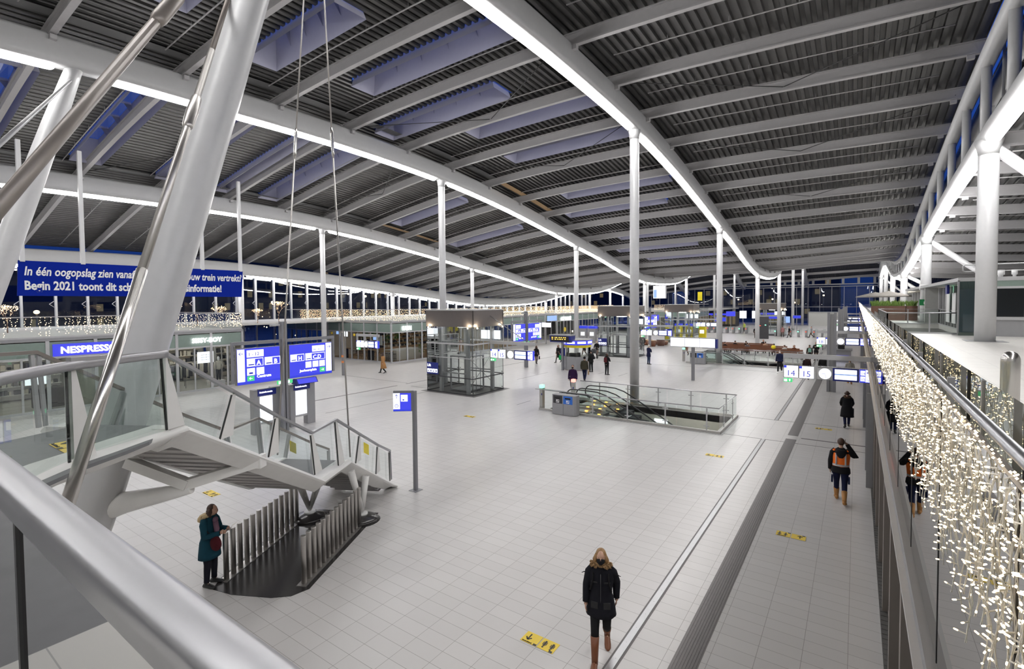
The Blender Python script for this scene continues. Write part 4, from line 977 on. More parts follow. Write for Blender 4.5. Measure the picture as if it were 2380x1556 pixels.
# mannequin in the clothes shop
t = thing('mannequin', 'white mannequin in pale top and dark trousers in the clothes shop window', 'mannequin', (-36.9, 16.7, .35)); bx_, by = -36.9, 16.7
b = MB(); b.tube([(bx_, by, 1.75), (bx_, by, 1.82), (bx_, by, 1.95), (bx_, by, 2.06)], [.05, .07, .09, .04], 12); b.build('head', 'white_paint', t)
b = MB(); b.tube([(bx_, by, 1.12), (bx_, by, 1.3), (bx_, by, 1.55), (bx_, by, 1.72), (bx_, by, 1.77)], [.17, .14, .19, .18, .06], 14, sq=.6); b.build('top', 'clothes_light', t)
for s in (-1, 1):
    b = MB(); b.tube([(bx_, by + s * .2, 1.68), (bx_, by + s * .27, 1.4), (bx_, by + s * .23, 1.15)], [.055, .05, .035], 10); b.build('arm', 'clothes_light', t)
    b = MB(); b.tube([(bx_, by + s * .08, 1.15), (bx_, by + s * .09, .8), (bx_, by + s * .09, .4)], [.095, .075, .055], 12); b.build('leg', 'clothes_dark', t)
# second shop dark figure silhouettes: posters of bread etc on the far shop
for (y, z, m, lab) in ((65.6, 1.6, 'yellow', 'round gold emblem on the far dark shop front'), (68, 1.2, 'light_warm', 'small warm lamp inside the far dark shop')):
    b = MB(); b.tube([(-36.05, y, z), (-36.0, y, z)], .35 if m == 'yellow' else .12, 16); tag(b.build('emblem' if m == 'yellow' else 'wall_lamp_or_fill', m, None, (-36, y, z)), lab, 'emblem' if m == 'yellow' else 'lamp')
# illuminated bare trees on the terrace
def gold_tree(x, y, h, lab, base=4.0):
    t = thing('lit_tree', lab, 'tree', (x, y, base), 'lit bare trees on the left terrace'); r2 = random.Random(int(x * 7 + y * 13)); tr = MB(); vs, fs = [], []
    def br_(p, d, L, r, dep):
        q = p + d * L; tr.tube([p, q], [r, r * .65], 5, False)
        for i in range(int(L / .13) + 1): octa(vs, fs, tuple(p.lerp(q, r2.random()) + Vector((r2.uniform(-.04, .04), r2.uniform(-.04, .04), r2.uniform(-.03, .05)))), .013)
        if dep:
            for i in range(3):
                a = r2.uniform(0, 2 * PI); nd = (d + Vector((math.cos(a), math.sin(a), r2.uniform(0, .5))) * .65).normalized(); br_(q, nd, L * .66, r * .6, dep - 1)
    br_(Vector((x, y, base)), Vector((0, 0, 1)), h * .38, .035, 4); tr.build('branches', 'planter_brown', t); b = MB(); b.add(vs, fs); b.build('bulbs', 'bulb_far', t)['kind'] = 'stuff'
for (y, h, lab) in ((7.5, 1.9, 'leafless tree wrapped in gold lights at the far left'), (16.9, 1.9, 'leafless gold lit tree just right of the leaning column'), (20.3, 1.7, 'small leafless gold lit tree left of the column line'), (23.6, 1.4, 'smallest leafless gold lit tree, between two window posts'), (25.6, 2.1, 'spreading leafless gold lit tree behind the two cables')): gold_tree(-44.5, y, h, lab)
b = MB(); b.box((-54, 17.8, 3.9), (-43, 31.9, 4.0)); struct(b.build('floor', 'concrete'))

# ------------------------------------------------------------------ glass lifts
def lift(x0, y0, lab, k):
    x1, y1 = x0 + 3.85, y0 + 3.15; t = thing('glass_lift', lab, 'lift', (x0, y0, 0), 'glass lift shafts')
    b = MB(); e_ = .02
    b.box((x0 - e_, y0 - e_, 4.18), (x1 + e_, y0 + .06, 5.2)); b.box((x0 - e_, y1 - .06, 4.18), (x1 + e_, y1 + e_, 5.2)); b.box((x0 - e_, y0, 4.18), (x0 + .06, y1, 5.2)); b.box((x1 - .06, y0, 4.18), (x1 + e_, y1, 5.2)); b.build('fascia', 'brown_panel', t)
    b = MB(); b.box((x0 - .05, y0 - .05, 5.2), (x1 + .05, y1 + .05, 5.26)); b.build('roof', 'frame_light', t)
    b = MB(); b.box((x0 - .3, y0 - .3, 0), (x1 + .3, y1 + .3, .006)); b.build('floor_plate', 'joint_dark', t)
    b = MB(); b.box((x0 + 1.6, y0 + 1.2, 4.10), (x0 + 2.4, y1 - 1.2, 4.14)); b.build('ceiling_lamp_or_fill', 'low_fill', t)  # glowing panel added to brighten the lift inside
    for (a, c) in (((x0, y0), (x1, y0)), ((x1, y0), (x1, y1)), ((x1, y1), (x0, y1)), ((x0, y1), (x0, y0))):
        b = MB()
        for z0, z1 in ((.06, 1.0), (1.06, 2.22), (2.28, 3.1), (3.16, 4.18)): b.quad((a[0], a[1], z0), (c[0], c[1], z0), (c[0], c[1], z1), (a[0], a[1], z1))
        b.build('glass_wall', 'lift_glass', t)
        b = MB(); b.bar((a[0], a[1], 1.03), (c[0], c[1], 1.03), .05, .06); b.bar((a[0], a[1], .03), (c[0], c[1], .03), .05, .06); b.build('dark_rail', 'charcoal', t)
        b = MB()
        b.bar((a[0] * .97 + c[0] * .03, a[1] * .97 + c[1] * .03, 2.25), (c[0] * .97 + a[0] * .03, c[1] * .97 + a[1] * .03, 2.25), .04, .05); b.bar((a[0], a[1], 3.13), (c[0], c[1], 3.13), .06, .09); b.build('cross_rail', 'frame_light', t)
        for q in (.04, .96):
            for z in (.2, .9, 1.2, 2.1, 2.4, 3.0):
                pass
        b = MB()
        dx, dy = (c[0] - a[0]), (c[1] - a[1]); L = math.hypot(dx, dy); nx, ny = dy / L, -dx / L
        for q in (.12 / L, 1 - .12 / L):
            for z in (.15, .93, 1.15, 2.14, 2.37, 3.03, 3.25, 4.05):
                px, py = a[0] + dx * q, a[1] + dy * q; b.cyl((px + nx * .02, py + ny * .02, z), (px - nx * .04, py - ny * .04, z), .03, 8)
        b.build('glass_fixings', 'stainless', t)
    for (x, y) in ((x0 + .02, y0 + .02), (x1 - .02, y0 + .02), (x1 - .02, y1 - .02), (x0 + .02, y1 - .02)):
        b = MB(); b.box((x - .012, y - .012, 0), (x + .012, y + .012, 5.2)); b.build('corner_edge', 'charcoal', t)
    for (x, y) in ((x0 + .95, y0 + .35), (x1 - .65, y0 + .35), (x0 + .95, y1 - .35), (x1 - .65, y1 - .35)):
        b = MB(); b.box((x - .1, y - .1, -.02), (x + .1, y + .1, 4.15)); b.build('shaft_post', 'frame_light', t)
    for z in (1.25, 3.2):
        b = MB(); b.bar((x0 + .95, y0 + .35, z), (x1 - .65, y0 + .35, z), .06, .08); b.bar((x0 + .95, y1 - .35, z), (x1 - .65, y1 - .35, z), .06, .08); b.build('shaft_tie', 'frame_light', t)
    b = MB()
    for q in range(3): b.cyl((x1 - .9 + q * .1, y0 + 1.0 + q * .3, 0), (x1 - .9 + q * .1, y0 + 1.0 + q * .3, 4.1), .02, 6)
    b.cyl((x1 - .7, y0 + .5, .3), (x1 - .7, y1 - .5, 2.2), .015, 6); b.cyl((x1 - .7, y0 + .5, 2.2), (x1 - .7, y1 - .5, .6), .015, 6); b.build('guide_rails', 'frame_grey', t)
    b = MB(); b.box((x0 + 1.3, y0 + .8, .05), (x1 - 1.0, y1 - .8, .12)); b.box((x0 + 1.3, y0 + .8, 2.2), (x1 - 1.0, y1 - .8, 2.28))
    for (x, y) in ((x0 + 1.33, y0 + .83), (x1 - 1.03, y0 + .83), (x0 + 1.33, y1 - .83), (x1 - 1.03, y1 - .83)): b.box((x - .04, y - .04, .1), (x + .04, y + .04, 2.2))
    b.build('lift_car', 'frame_grey', t)
    b = MB()
    b.box((x0 + .35, y0 + .25, 2.28), (x0 + .4, y1 - .3, 2.32))
    for yy in (y0 + .35, y0 + 1.1, y1 - .5): b.box((x0 + .35, yy, 2.3), (x0 + .4, yy + .05, 3.6))
    b.box((x0 + .35, y0 + .3, 3.56), (x0 + .4, y1 - .4, 3.6)); b.build('inner_frame', 'white_steel', t)
    for q in range(3): b = MB(); b.box((x0 + 2.2 + q * .55, y1 - .25, 3.28), (x0 + 2.68 + q * .55, y1 - .2, 3.85)); b.build('inner_screen', 'panel_white', t)
    # up-lights washing the brown fascia
    for (x, y, nx, ny) in ((x0 + .25, y0, 0, -1), (x1 - .3, y0, 0, -1), (x1, y0 + .35, 1, 0), (x1, y1 - .2, 1, 0)):
        b = MB(); b.cyl((x + nx * .09, y + ny * .09, 4.08), (x + nx * .09, y + ny * .09, 4.16), .045, 12); lp = b.build('up_light', 'light_warm', t)
        ld = bpy.data.lights.new('up_light', 'POINT'); ld.energy = 14; ld.color = (1, .84, .6); ld.shadow_soft_size = .05
        lo = bpy.data.objects.new('spot', ld); COL.objects.link(lo); lo.parent = t; lo.location = Vector((x + nx * .16, y + ny * .16, 4.26)) - WLOC[t.name]
        lo.rotation_euler = (PI - (.12 if ny else 0) * 1, (.12 if nx else 0), 0)
    # sign on the near face
    b = MB(); panel(b, (x0 + .02, y0 - .03, 1.12), (1, 0, 0), .98, .75, .03); b.build('sign_plate', 'navy_panel', t)
    text('Lift', (x0 + .06, y0 - .035, 1.6), (1, 0, 0), .25, 'sign_lettering', 'letter_white', t)
    b = MB()
    for q in range(4): panel(b, (x0 + .07 + q * .23, y0 - .04, 1.22), (1, 0, 0), .19, .24, .01)
    b.build('pictogram_tiles', 'panel_white', t)
    b = MB()
    for q in range(4): b.box((x0 + .12 + q * .23, y0 - .046, 1.27), (x0 + .2 + q * .23, y0 - .042, 1.34 + .04 * (q % 2)))
    b.build('pictograms', 'navy_panel', t)
    return t
lift(-22.9, 23.15, 'glass lift shaft with a brown top band, nearest and left of the hall centre', 0)
lift(-22.3, 47.8, 'second glass lift shaft with a brown top band, farther down the hall', 1)
lift(-22.0, 68.8, 'third glass lift shaft, far away beside the ticket machines', 2)
lift(-13.5, 90.0, 'farthest glass lift shaft near the ticket gates', 3)

# ------------------------------------------------------------------ escalators
def arc_path(x0, y, zt, dx=1):
    """handrail centre line: newel loop, flat run, slope down; heading +x"""
    pts = []; R_ = .36
    for a in np.linspace(-PI * .55, -PI * 1.5, 9): pts.append(Vector((x0 + R_ + R_ * math.cos(a) * 1.0, y, zt - R_ + R_ * math.sin(a) * -1 * -1)))
    pts = [Vector((x0 + R_ - R_ * math.sin(t), y, zt - R_ - R_ * math.cos(t) * 1)) for t in np.linspace(.2, PI, 9)]
    pts += [Vector((x0 + 1.3, y, zt)), Vector((x0 + 1.8, y, zt - .02)), Vector((x0 + 2.3, y, zt - .15)), Vector((x0 + 2.8, y, zt - .4))]
    pts += [Vector((x0 + 9.5, y, zt - .4 - 6.7 * .577))]
    return pts
def escalator(x0, yc, lab, grp, lamps=True):
    t = thing('escalator', lab, 'escalator', (x0, yc, 0), grp)
    for s in (-1, 1):
        y = yc + s * .55; P_ = arc_path(x0, y, .96); b = MB(); b.tube(P_, .045, 10, sq=.7); b.build('handrail', 'black_rubber', t)
        b = MB(); top = [p for p in P_]; n = len(top)
        vs = []; 
        for p in top: vs += [(p.x, y, p.z - .03), (max(p.x, x0 + .2), y, min(.02 if p.x < x0 + 1.8 else p.z - .82, p.z - .1))]
        b.add(vs, [(2 * i, 2 * i + 2, 2 * i + 3, 2 * i + 1) for i in range(n - 1)]); b.build('glass_side', 'rail_glass', t)
        b = MB(); P2 = [(x0 + .2, y, .04), (x0 + 1.8, y, .04), (x0 + 2.3, y, -.1), (x0 + 2.8, y, -.38), (x0 + 9.5, y, -.38 - 6.7 * .577)]
        for a, c in zip(P2, P2[1:]): b.bar(a, c, .16, .12)
        b.build('skirt', 'stainless_rough', t)
    b = MB(); b.box((x0 + .1, yc - .5, 0), (x0 + 1.6, yc + .5, .015)); b.build('comb_plate', 'stainless_rough', t)
    for i in range(20):
        x = x0 + 1.7 + i * .4; z = -max(0, (x - (x0 + 2.3))) * .577
        b = MB(); b.box((x, yc - .48, z - .2), (x + .42, yc + .48, z)); b.build('step', 'charcoal', t)
    b = MB(); b.obox((x0 + 6, yc, -2.9), (3.9, 0, -2.25), (0, .62, 0), (0, 0, .25)); b.build('truss_casing', 'frame_grey', t)
    if lamps:
        for i, (dx, dz, s) in enumerate(((.9, .12, -1), (1.25, .12, 1), (1.6, .12, -1), (1.95, .1, 1), (2.3, .02, -1), (.55, .12, 1))):
            b = MB(); b.box((x0 + dx, yc + s * .44 - .03, dz), (x0 + dx + .14, yc + s * .44 + .03, dz + .03)); b.build('amber_lamp', 'amber', t)
def well(h, lab, k):
    x0, x1, y0, y1 = h
    for (a, c) in (((x0, y0), (x1, y0 - .02)), ((x0, y1), (x1, y1 + .02))):
        b = MB(); b.box((a[0], min(a[1], c[1]), -5.5), (c[0], max(a[1], c[1]), -.02)); struct(b.build('wall_well', 'cream'))
    b = MB(); b.box((x1, y0, -1.0), (x1 + .02, y1, -.02)); b.box((x0 - .02, y0, -5.5), (x0, y1, -.02)); struct(b.build('wall_well', 'cream'))
    t = thing('balustrade', lab, 'railing', (x0, y0, 0), 'escalator balustrades'); ya, yb, xe = y0 - .12, y1 + .12, x1 + .12
    b = MB(); b.tube([(x0 - .3, ya, 1.08), (xe, ya, 1.08), (xe, yb, 1.08), (x0 + .2, yb, 1.08)], .025, 10); b.build('handrail', 'handrail', t)
    b = MB(); b.box((x0 - .3, ya - .06, 0), (xe + .06, ya + .08, .11)); b.box((x0, yb - .08, 0), (xe + .06, yb + .06, .11)); b.box((xe - .08, ya, 0), (xe + .06, yb, .11)); b.build('kerb', 'stainless_rough', t)
    b = MB(); b.box((x0 - .3, ya - .16, 0), (xe + .16, ya - .06, .012)); b.box((xe + .06, ya, 0), (xe + .16, yb, .012)); b.build('floor_edge', 'frame_light', t)
    for (xa, y_a, xb_, y_b, n) in ((x0 - .3, ya, xe, ya, 5), (x0 + .2, yb, xe, yb, 5), (xe, ya, xe, yb, 2)):
        for i in range(n):
            p = Vector((xa + (xb_ - xa) * i / n, y_a + (y_b - y_a) * i / n, 0)); q = Vector((xa + (xb_ - xa) * (i + 1) / n, y_a + (y_b - y_a) * (i + 1) / n, 0)); d = (q - p).normalized() * .03
            b = MB(); b.quad(p + d + Vector((0, 0, .12)), q - d + Vector((0, 0, .12)), q - d + Vector((0, 0, 1.02)), p + d + Vector((0, 0, 1.02))); b.build('glass_panel', 'rail_glass', t)
            c = p.lerp(q, .72 if n > 2 else .5); b = MB(); b.bar(c + Vector((0, 0, .1)), c + Vector((0, 0, 1.05)), .025, .06, tuple(d.normalized())); dd = d.normalized() * .13
            b.bar(c - dd + Vector((0, 0, .28)), c + dd + Vector((0, 0, .28)), .05, .035); b.bar(c - dd + Vector((0, 0, .85)), c + dd + Vector((0, 0, .85)), .05, .035); b.build('post', 'frame_light', t)
    for k_, dx in enumerate((-7.5, -3.0)):  # hidden glowing panels, added to light the escalator well
        b = MB(); b.box((x1 + dx, y0 + .05, -1.9), (x1 + dx + 1.6, y0 + .12, -1.5)); tag(b.build('wall_lamp_or_fill', 'low_fill', None, (x1 + dx, y0, -1.9)), 'added fill light on the %s half of the %s escalator well wall' % (('left', 'right')[k_], ('nearest', 'second')[k]), 'lamp')
    for dx in (-5.5, -3.9): 
        b = MB(); b.box((x1 + dx, y1 - .03, -.75), (x1 + dx + .7, y1 - .005, -.55)); b.build('well_light', 'panel_white', t)
    # head barrier with short rail
    b = MB(); b.tube([(x0 - .3, ya, 1.08), (x0 - .55, ya, 1.08)], .025, 8); b.tube([(x0 - .35, ya + .55, .9), (x0 - .35, ya + .55, 1.0), (x0 + .9, ya + .55, 1.0)], .025, 8); b.build('head_rail', 'frame_light', t)
well(ESC[0], 'glass balustrade round the nearest escalator opening', 0); well(ESC[1], 'glass balustrade round the second escalator opening, beyond the white screens', 1)
escalator(-12.9, 23.1, 'nearest escalator with black handrails and amber lamps, near side one', 'escalators in the nearest opening'); escalator(-12.6, 24.75, 'escalator in the nearest opening, far side one', 'escalators in the nearest opening')
escalator(-12.0, 47.5, 'escalator in the second opening, near side one', 'escalators in the second opening', False); escalator(-12.0, 49.2, 'escalator in the second opening, far side one', 'escalators in the second opening', False)
def gate_post(x, y, m, lab):
    t = thing('indicator_post', lab, 'post', (x, y, 0)); b = MB(); b.box((x - .09, y - .12, 0), (x + .09, y + .12, 1.12)); b.build('body', 'stainless_rough', t)
    b = MB(); b.box((x - .09, y - .12, 1.12), (x + .09, y + .12, 1.28)); b.build('lamp', m, t); b = MB(); b.box((x + .02, y - .125, .75), (x + .08, y - .12, .85)); b.build('reader', 'navy_panel', t)
gate_post(-13.7, 22.4, 'lamp_green', 'steel post with green light at the head of the nearest escalator'); gate_post(-13.2, 25.0, 'lamp_red', 'steel post with red light at the head of the nearest escalator')
gate_post(-13.4, 47.6, 'lamp_green', 'steel post with green light at the head of the second escalator')
def bins(x, y, lab):
    t = thing('waste_bin', lab, 'bin', (x, y, 0), 'twin waste bins'); b = MB(); r_ = .12
    pts = [(x, y), (x + 1.25, y), (x + 1.32, y + .08), (x + 1.32, y + .42), (x, y + .42)]
    b.prism([(px, py, 0) for px, py in pts], (0, 0, .02), (0, 0, 1.0)); b.build('body', 'box_grey', t)
    for k, (a, m) in enumerate(((x + .06, 'charcoal'), (x + .63, 'blue_panel'))):
        b = MB(); panel(b, (a, y - .006, .58), (1, 0, 0), .52, .4, .01); b.build('front_panel', m, t)
        b = MB(); b.obox((a + .26, y - .012, .86), (.13, 0, 0), (0, .006, 0), (0, 0, .035)); b.cyl((a + .13, y - .018, .86), (a + .13, y - .006, .86), .035, 10); b.cyl((a + .39, y - .018, .86), (a + .39, y - .006, .86), .035, 10); b.build('slot', 'black', t)
        b = MB(); panel(b, (a + .17, y - .01, .62), (1, 0, 0), .17, .15, .01); b.build('pictogram', 'white_paint', t)
        b = MB(); b.box((a + .2, y - .014, .64), (a + .24, y - .0105, .70)); b.box((a + .26, y - .014, .68), (a + .32, y - .0105, .74)); b.build('pictogram_mark', 'blue_panel' if k else 'charcoal', t)
    b = MB(); b.box((x + .62, y - .004, .03), (x + .63, y, .57)); b.build('door_gap', 'charcoal', t)
bins(-12.62, 21.62, 'grey twin waste bin with one blue panel beside the nearest escalator'); bins(-12.4, 46.0, 'grey twin waste bin with one blue panel beside the second escalator')

# ------------------------------------------------------------------ signs
def arrow(mb, c, xd, d, s, wd=.12, up_=(0, 0, 1)):
    """arrow of size s centred on c, pointing d = (right, up) in the panel plane"""
    xd = Vector(xd).normalized(); u_ = Vector(up_); n = xd.cross(u_) * .004; c = Vector(c) + n
    D = (xd * d[0] + u_ * d[1]).normalized(); P_ = (xd * -d[1] + u_ * d[0]).normalized()
    mb.bar(c - D * s / 2, c + D * s / 2, s * wd, .004, tuple(n.normalized()))
    for q in (-1, 1): mb.bar(c + D * s / 2, c + D * s * .12 + P_ * q * s * .36, s * wd, .004, tuple(n.normalized()))
def tile(t, p, xd, w_, h, m='sign_white', name='sign_tile'):
    b = MB(); n = Vector(xd).normalized().cross(Vector((0, 0, 1))); panel(b, Vector(p) + n * .006, xd, w_, h, .008); return b.build(name, m, t)
def way_sign(x, yp, lab):
    t = thing('direction_sign', lab, 'sign', (x, yp, 0), 'double direction signs'); xd = Vector((0, 1, 0)); f = x + .08
    b = MB(); b.box((x - .13, yp - .12, 0), (x + .13, yp - .03, 4.9)); b.box((x - .13, yp + .03, 0), (x + .13, yp + .12, 4.9)); b.box((x - .06, yp - .03, 0), (x + .06, yp + .03, 4.88)); b.build('pole', 'pole_grey', t)
    b = MB(); b.box((x - .05, yp - 2.25, 3.98), (x + .05, yp + 2.6, 4.12)); b.box((x - .04, yp - 2.25, 2.4), (x + .04, yp - 2.15, 3.98)); b.box((x - .04, yp + 2.5, 2.4), (x + .04, yp + 2.6, 3.98)); b.build('crossbeam', 'pole_grey', t)
    b = MB(); b.box((x - .1, yp - .5, 4.72), (x + .05, yp - .15, 4.8)); b.cyl((x - .05, yp - .55, 4.76), (x - .05, yp - .3, 4.76), .06, 8); b.build('camera_bracket', 'frame_light', t)
    for side in (0, 1):
        y0 = yp - 2.08 if side == 0 else yp + .22; W_ = 1.88 if side == 0 else 2.2; z0, H_ = 2.32, 1.52
        b = MB(); b.box((x - .08, y0, z0), (x + .08, y0 + W_, z0 + H_)); b.build('light_box', 'frame_grey', t)
        q = tile(t, (f, y0 + .02, z0 + .02), xd, W_ - .04, H_ - .04, 'sign_blue_soft', 'blue_face')
        b = MB(); panel(b, (f + .012, y0 + .02, z0 + .01), xd, W_ - .04, .1, .01); b.build('bottom_band', 'sign_blue', t)
        wy = y0 + .03 if side == 0 else y0 + W_ - .33
        tile(t, (f + .004, wy, z0 + .13), xd, .30, H_ - .17, 'sign_white', 'arrow_column')
        b = MB(); arrow(b, (f + .018, wy + .15, z0 + H_ - .22), xd, (-1, 0) if side == 0 else (1, 0), .18); b.build('arrow', 'letter_blue', t)
        def T_(yy, zz, w_, h, s=None, m='sign_white', tm='letter_blue', sz=.2):
            tile(t, (f + .004, y0 + yy, z0 + zz), xd, w_, h, m)
            if s: text(s, (f + .02, y0 + yy + .05, z0 + zz + .06), xd, sz, 'lettering', tm, t)
        if side == 0:
            T_(.42, 1.13, .72, .3, '1 - 12', sz=.2)
            for yy, ch in ((.42, 'A'), (1.18, 'B')):
                T_(yy, .74, .70, .34); tile(t, (f + .014, y0 + yy + .34, z0 + .76), xd, .33, .29, 'sign_blue_soft', 'letter_field'); text(ch, (f + .03, y0 + yy + .40, z0 + .79), xd, .27, 'lettering', 'letter_white', t, bold=.02)
                b = MB(); b.box((f + .014, y0 + yy + .06, z0 + .79), (f + .02, y0 + yy + .3, z0 + .84)); b.build('vehicle_pictogram', 'letter_blue', t)
            T_(.42, .37, .33, .3); T_(.82, .37, .33, .3, '..', sz=.15)
            b = MB(); b.box((f + .014, y0 + .5, z0 + .42), (f + .02, y0 + .66, z0 + .5)); b.build('pictogram', 'letter_blue', t)
            T_(.42, .13, .30, .21, None, 'sign_green'); b = MB(); arrow(b, (f + .018, y0 + .57, z0 + .24), xd, (-1, 0), .13); b.build('arrow', 'letter_white', t)
            text('Centrum', (f + .02, y0 + .82, z0 + .24), xd, .17, 'lettering', 'letter_white', t, bold=.02)
        else:
            T_(1.15, 1.12, .66, .28, '16 - 21', sz=.13)
            for yy, ch, w_ in ((.06, 'H', .68), (.8, 'C,D', 1.02)):
                T_(yy, .74, w_, .33); tile(t, (f + .014, y0 + yy + .32, z0 + .76), xd, w_ - .35, .28, 'sign_blue_soft', 'letter_field'); text(ch, (f + .03, y0 + yy + .37, z0 + .79), xd, .26, 'lettering', 'letter_white', t, bold=.02)
                b = MB(); b.box((f + .014, y0 + yy + .05, z0 + .79), (f + .02, y0 + yy + .27, z0 + .83)); b.build('vehicle_pictogram', 'letter_blue', t)
            for yy in (.8, 1.16, 1.51): T_(yy, .40, .3, .28)
            text('Jaarbeursplein', (f + .02, y0 + .5, z0 + .24), xd, .15, 'lettering', 'letter_white', t, bold=.02)
            T_(1.53, .13, .28, .22, None, 'sign_green'); b = MB(); arrow(b, (f + .018, y0 + 1.67, z0 + .24), xd, (1, 0), .13); b.build('arrow', 'letter_white', t)
    for yy in (yp - .3, yp + .12):
        b = MB(); b.box((x - .05, yy, 2.12), (x + .06, yy + .26, 2.28)); b.build('exit_box', 'sign_green', t)
        b = MB(); panel(b, (x + .066, yy + .02, 2.14), xd, .1, .12, .004); b.build('exit_mark', 'panel_white', t)
    return t
way_sign(-21.0, 12.25, 'big blue double direction sign on a grey pole behind the stair'); way_sign(-23.75, 36.2, 'big blue double direction sign right of the nearest glass lift'); way_sign(-21.2, 60.5, 'big blue double direction sign seen beyond the second glass lift')
# blue two-faced departure box hung below the first direction sign
t = thing('departure_display', 'slanted blue display box on top of the right information pillar', 'display', (-21.0, 13.2, 2.1)); b = MB()
b.prism([(-20.75, 12.75, 2.02), (-20.9, 12.75, 2.26), (-21.1, 12.75, 2.26), (-21.25, 12.75, 2.02)], (0, 0, 0), (0, 1.05, 0)); b.build('case', 'navy_panel', t)
b = MB(); b.quad((-20.735, 12.8, 2.04), (-20.735, 13.75, 2.04), (-20.88, 13.75, 2.25), (-20.88, 12.8, 2.25)); b.build('screen', 'sign_blue_soft', t)
for (y, lab) in ((11.05, 'grey information pillar with bright white screen, left one under the double sign'), (12.72, 'grey information pillar with bright white screen, right one under the double sign')):
    t = thing('information_pillar', lab, 'information pillar', (-21.35, y, 0), 'information pillars'); x = -21.3
    b = MB(); b.box((x - .35, y, 0), (x, y + .22, 1.95)); b.box((x - .35, y + .85, 0), (x, y + 1.25, 1.98)); b.build('frame', 'box_grey', t)
    b = MB(); b.box((x - .12, y + .2, .42), (x - .02, y + .88, 1.98)); b.build('case', 'frame_light', t)
    tile(t, (x - .01, y + .26, .52), (0, 1, 0), .56, 1.12, 'sign_white', 'screen'); b = MB(); b.box((x - .12, y + .16, 1.68), (x + .03, y + .98, 1.95)); b.build('header', 'navy_panel', t)
    text('Reisinformatie', (x + .04, y + .22, 1.8), (0, 1, 0), .1, 'lettering', 'letter_white', t, bold=.02)
# small pole sign in the open floor
t = thing('pole_sign', 'small blue and white arrow sign on a slim grey pole in the open floor', 'sign', (-10.9, 10.46, 0)); b = MB(); b.box((-10.95, 10.42, 0), (-10.85, 10.52, 3.03)); b.build('pole', 'pole_grey', t)
b = MB(); b.box((-11.05, 10.32, 0), (-10.75, 10.62, .012)); b.build('foot_plate', 'pole_grey', t)
xd = Vector((.8, .6, 0)).normalized(); p0 = Vector((-10.93, 10.4, 2.42)) - xd * .56; n = xd.cross(Vector((0, 0, 1)))
b = MB(); panel(b, p0, xd, .6, .62, .1); b.build('light_box', 'pole_grey', t)
b = MB(); panel(b, p0 + n * .006 + Vector((0, 0, .01)), xd, .53, .54, .008); b.build('blue_face', 'sign_blue_soft', t)
b = MB(); panel(b, p0 + n * .012 + Vector((0, 0, .01)), xd, .53, .05, .006); b.build('bottom_band', 'sign_blue', t)
b = MB(); panel(b, p0 + n * .014 + Vector((0, 0, .07)), xd, .2, .48, .006); panel(b, p0 + n * .014 + xd * .23 + Vector((0, 0, .30)), xd, .2, .2, .006); b.build('white_fields', 'sign_white', t)
b = MB(); arrow(b, p0 + n * .016 + xd * .1 + Vector((0, 0, .45)), xd, (0, 1), .12); b.bar(p0 + n * .018 + xd * .28 + Vector((0, 0, .35)), p0 + n * .018 + xd * .33 + Vector((0, 0, .35)), .004, .04); b.build('arrow', 'letter_blue', t)
b = MB(); c = p0 + n * .02 + xd * .1 + Vector((0, 0, .17)); b.tube([c + xd * .05 * math.cos(a) + Vector((0, 0, .05 * math.sin(a))) for a in np.linspace(0, 2 * PI, 17)], .007, 6); b.build('ring_emblem', 'letter_blue', t); text('M', tuple(c - xd * .03 - Vector((0, 0, .022))), xd, .06, 'lettering', 'letter_blue', t)
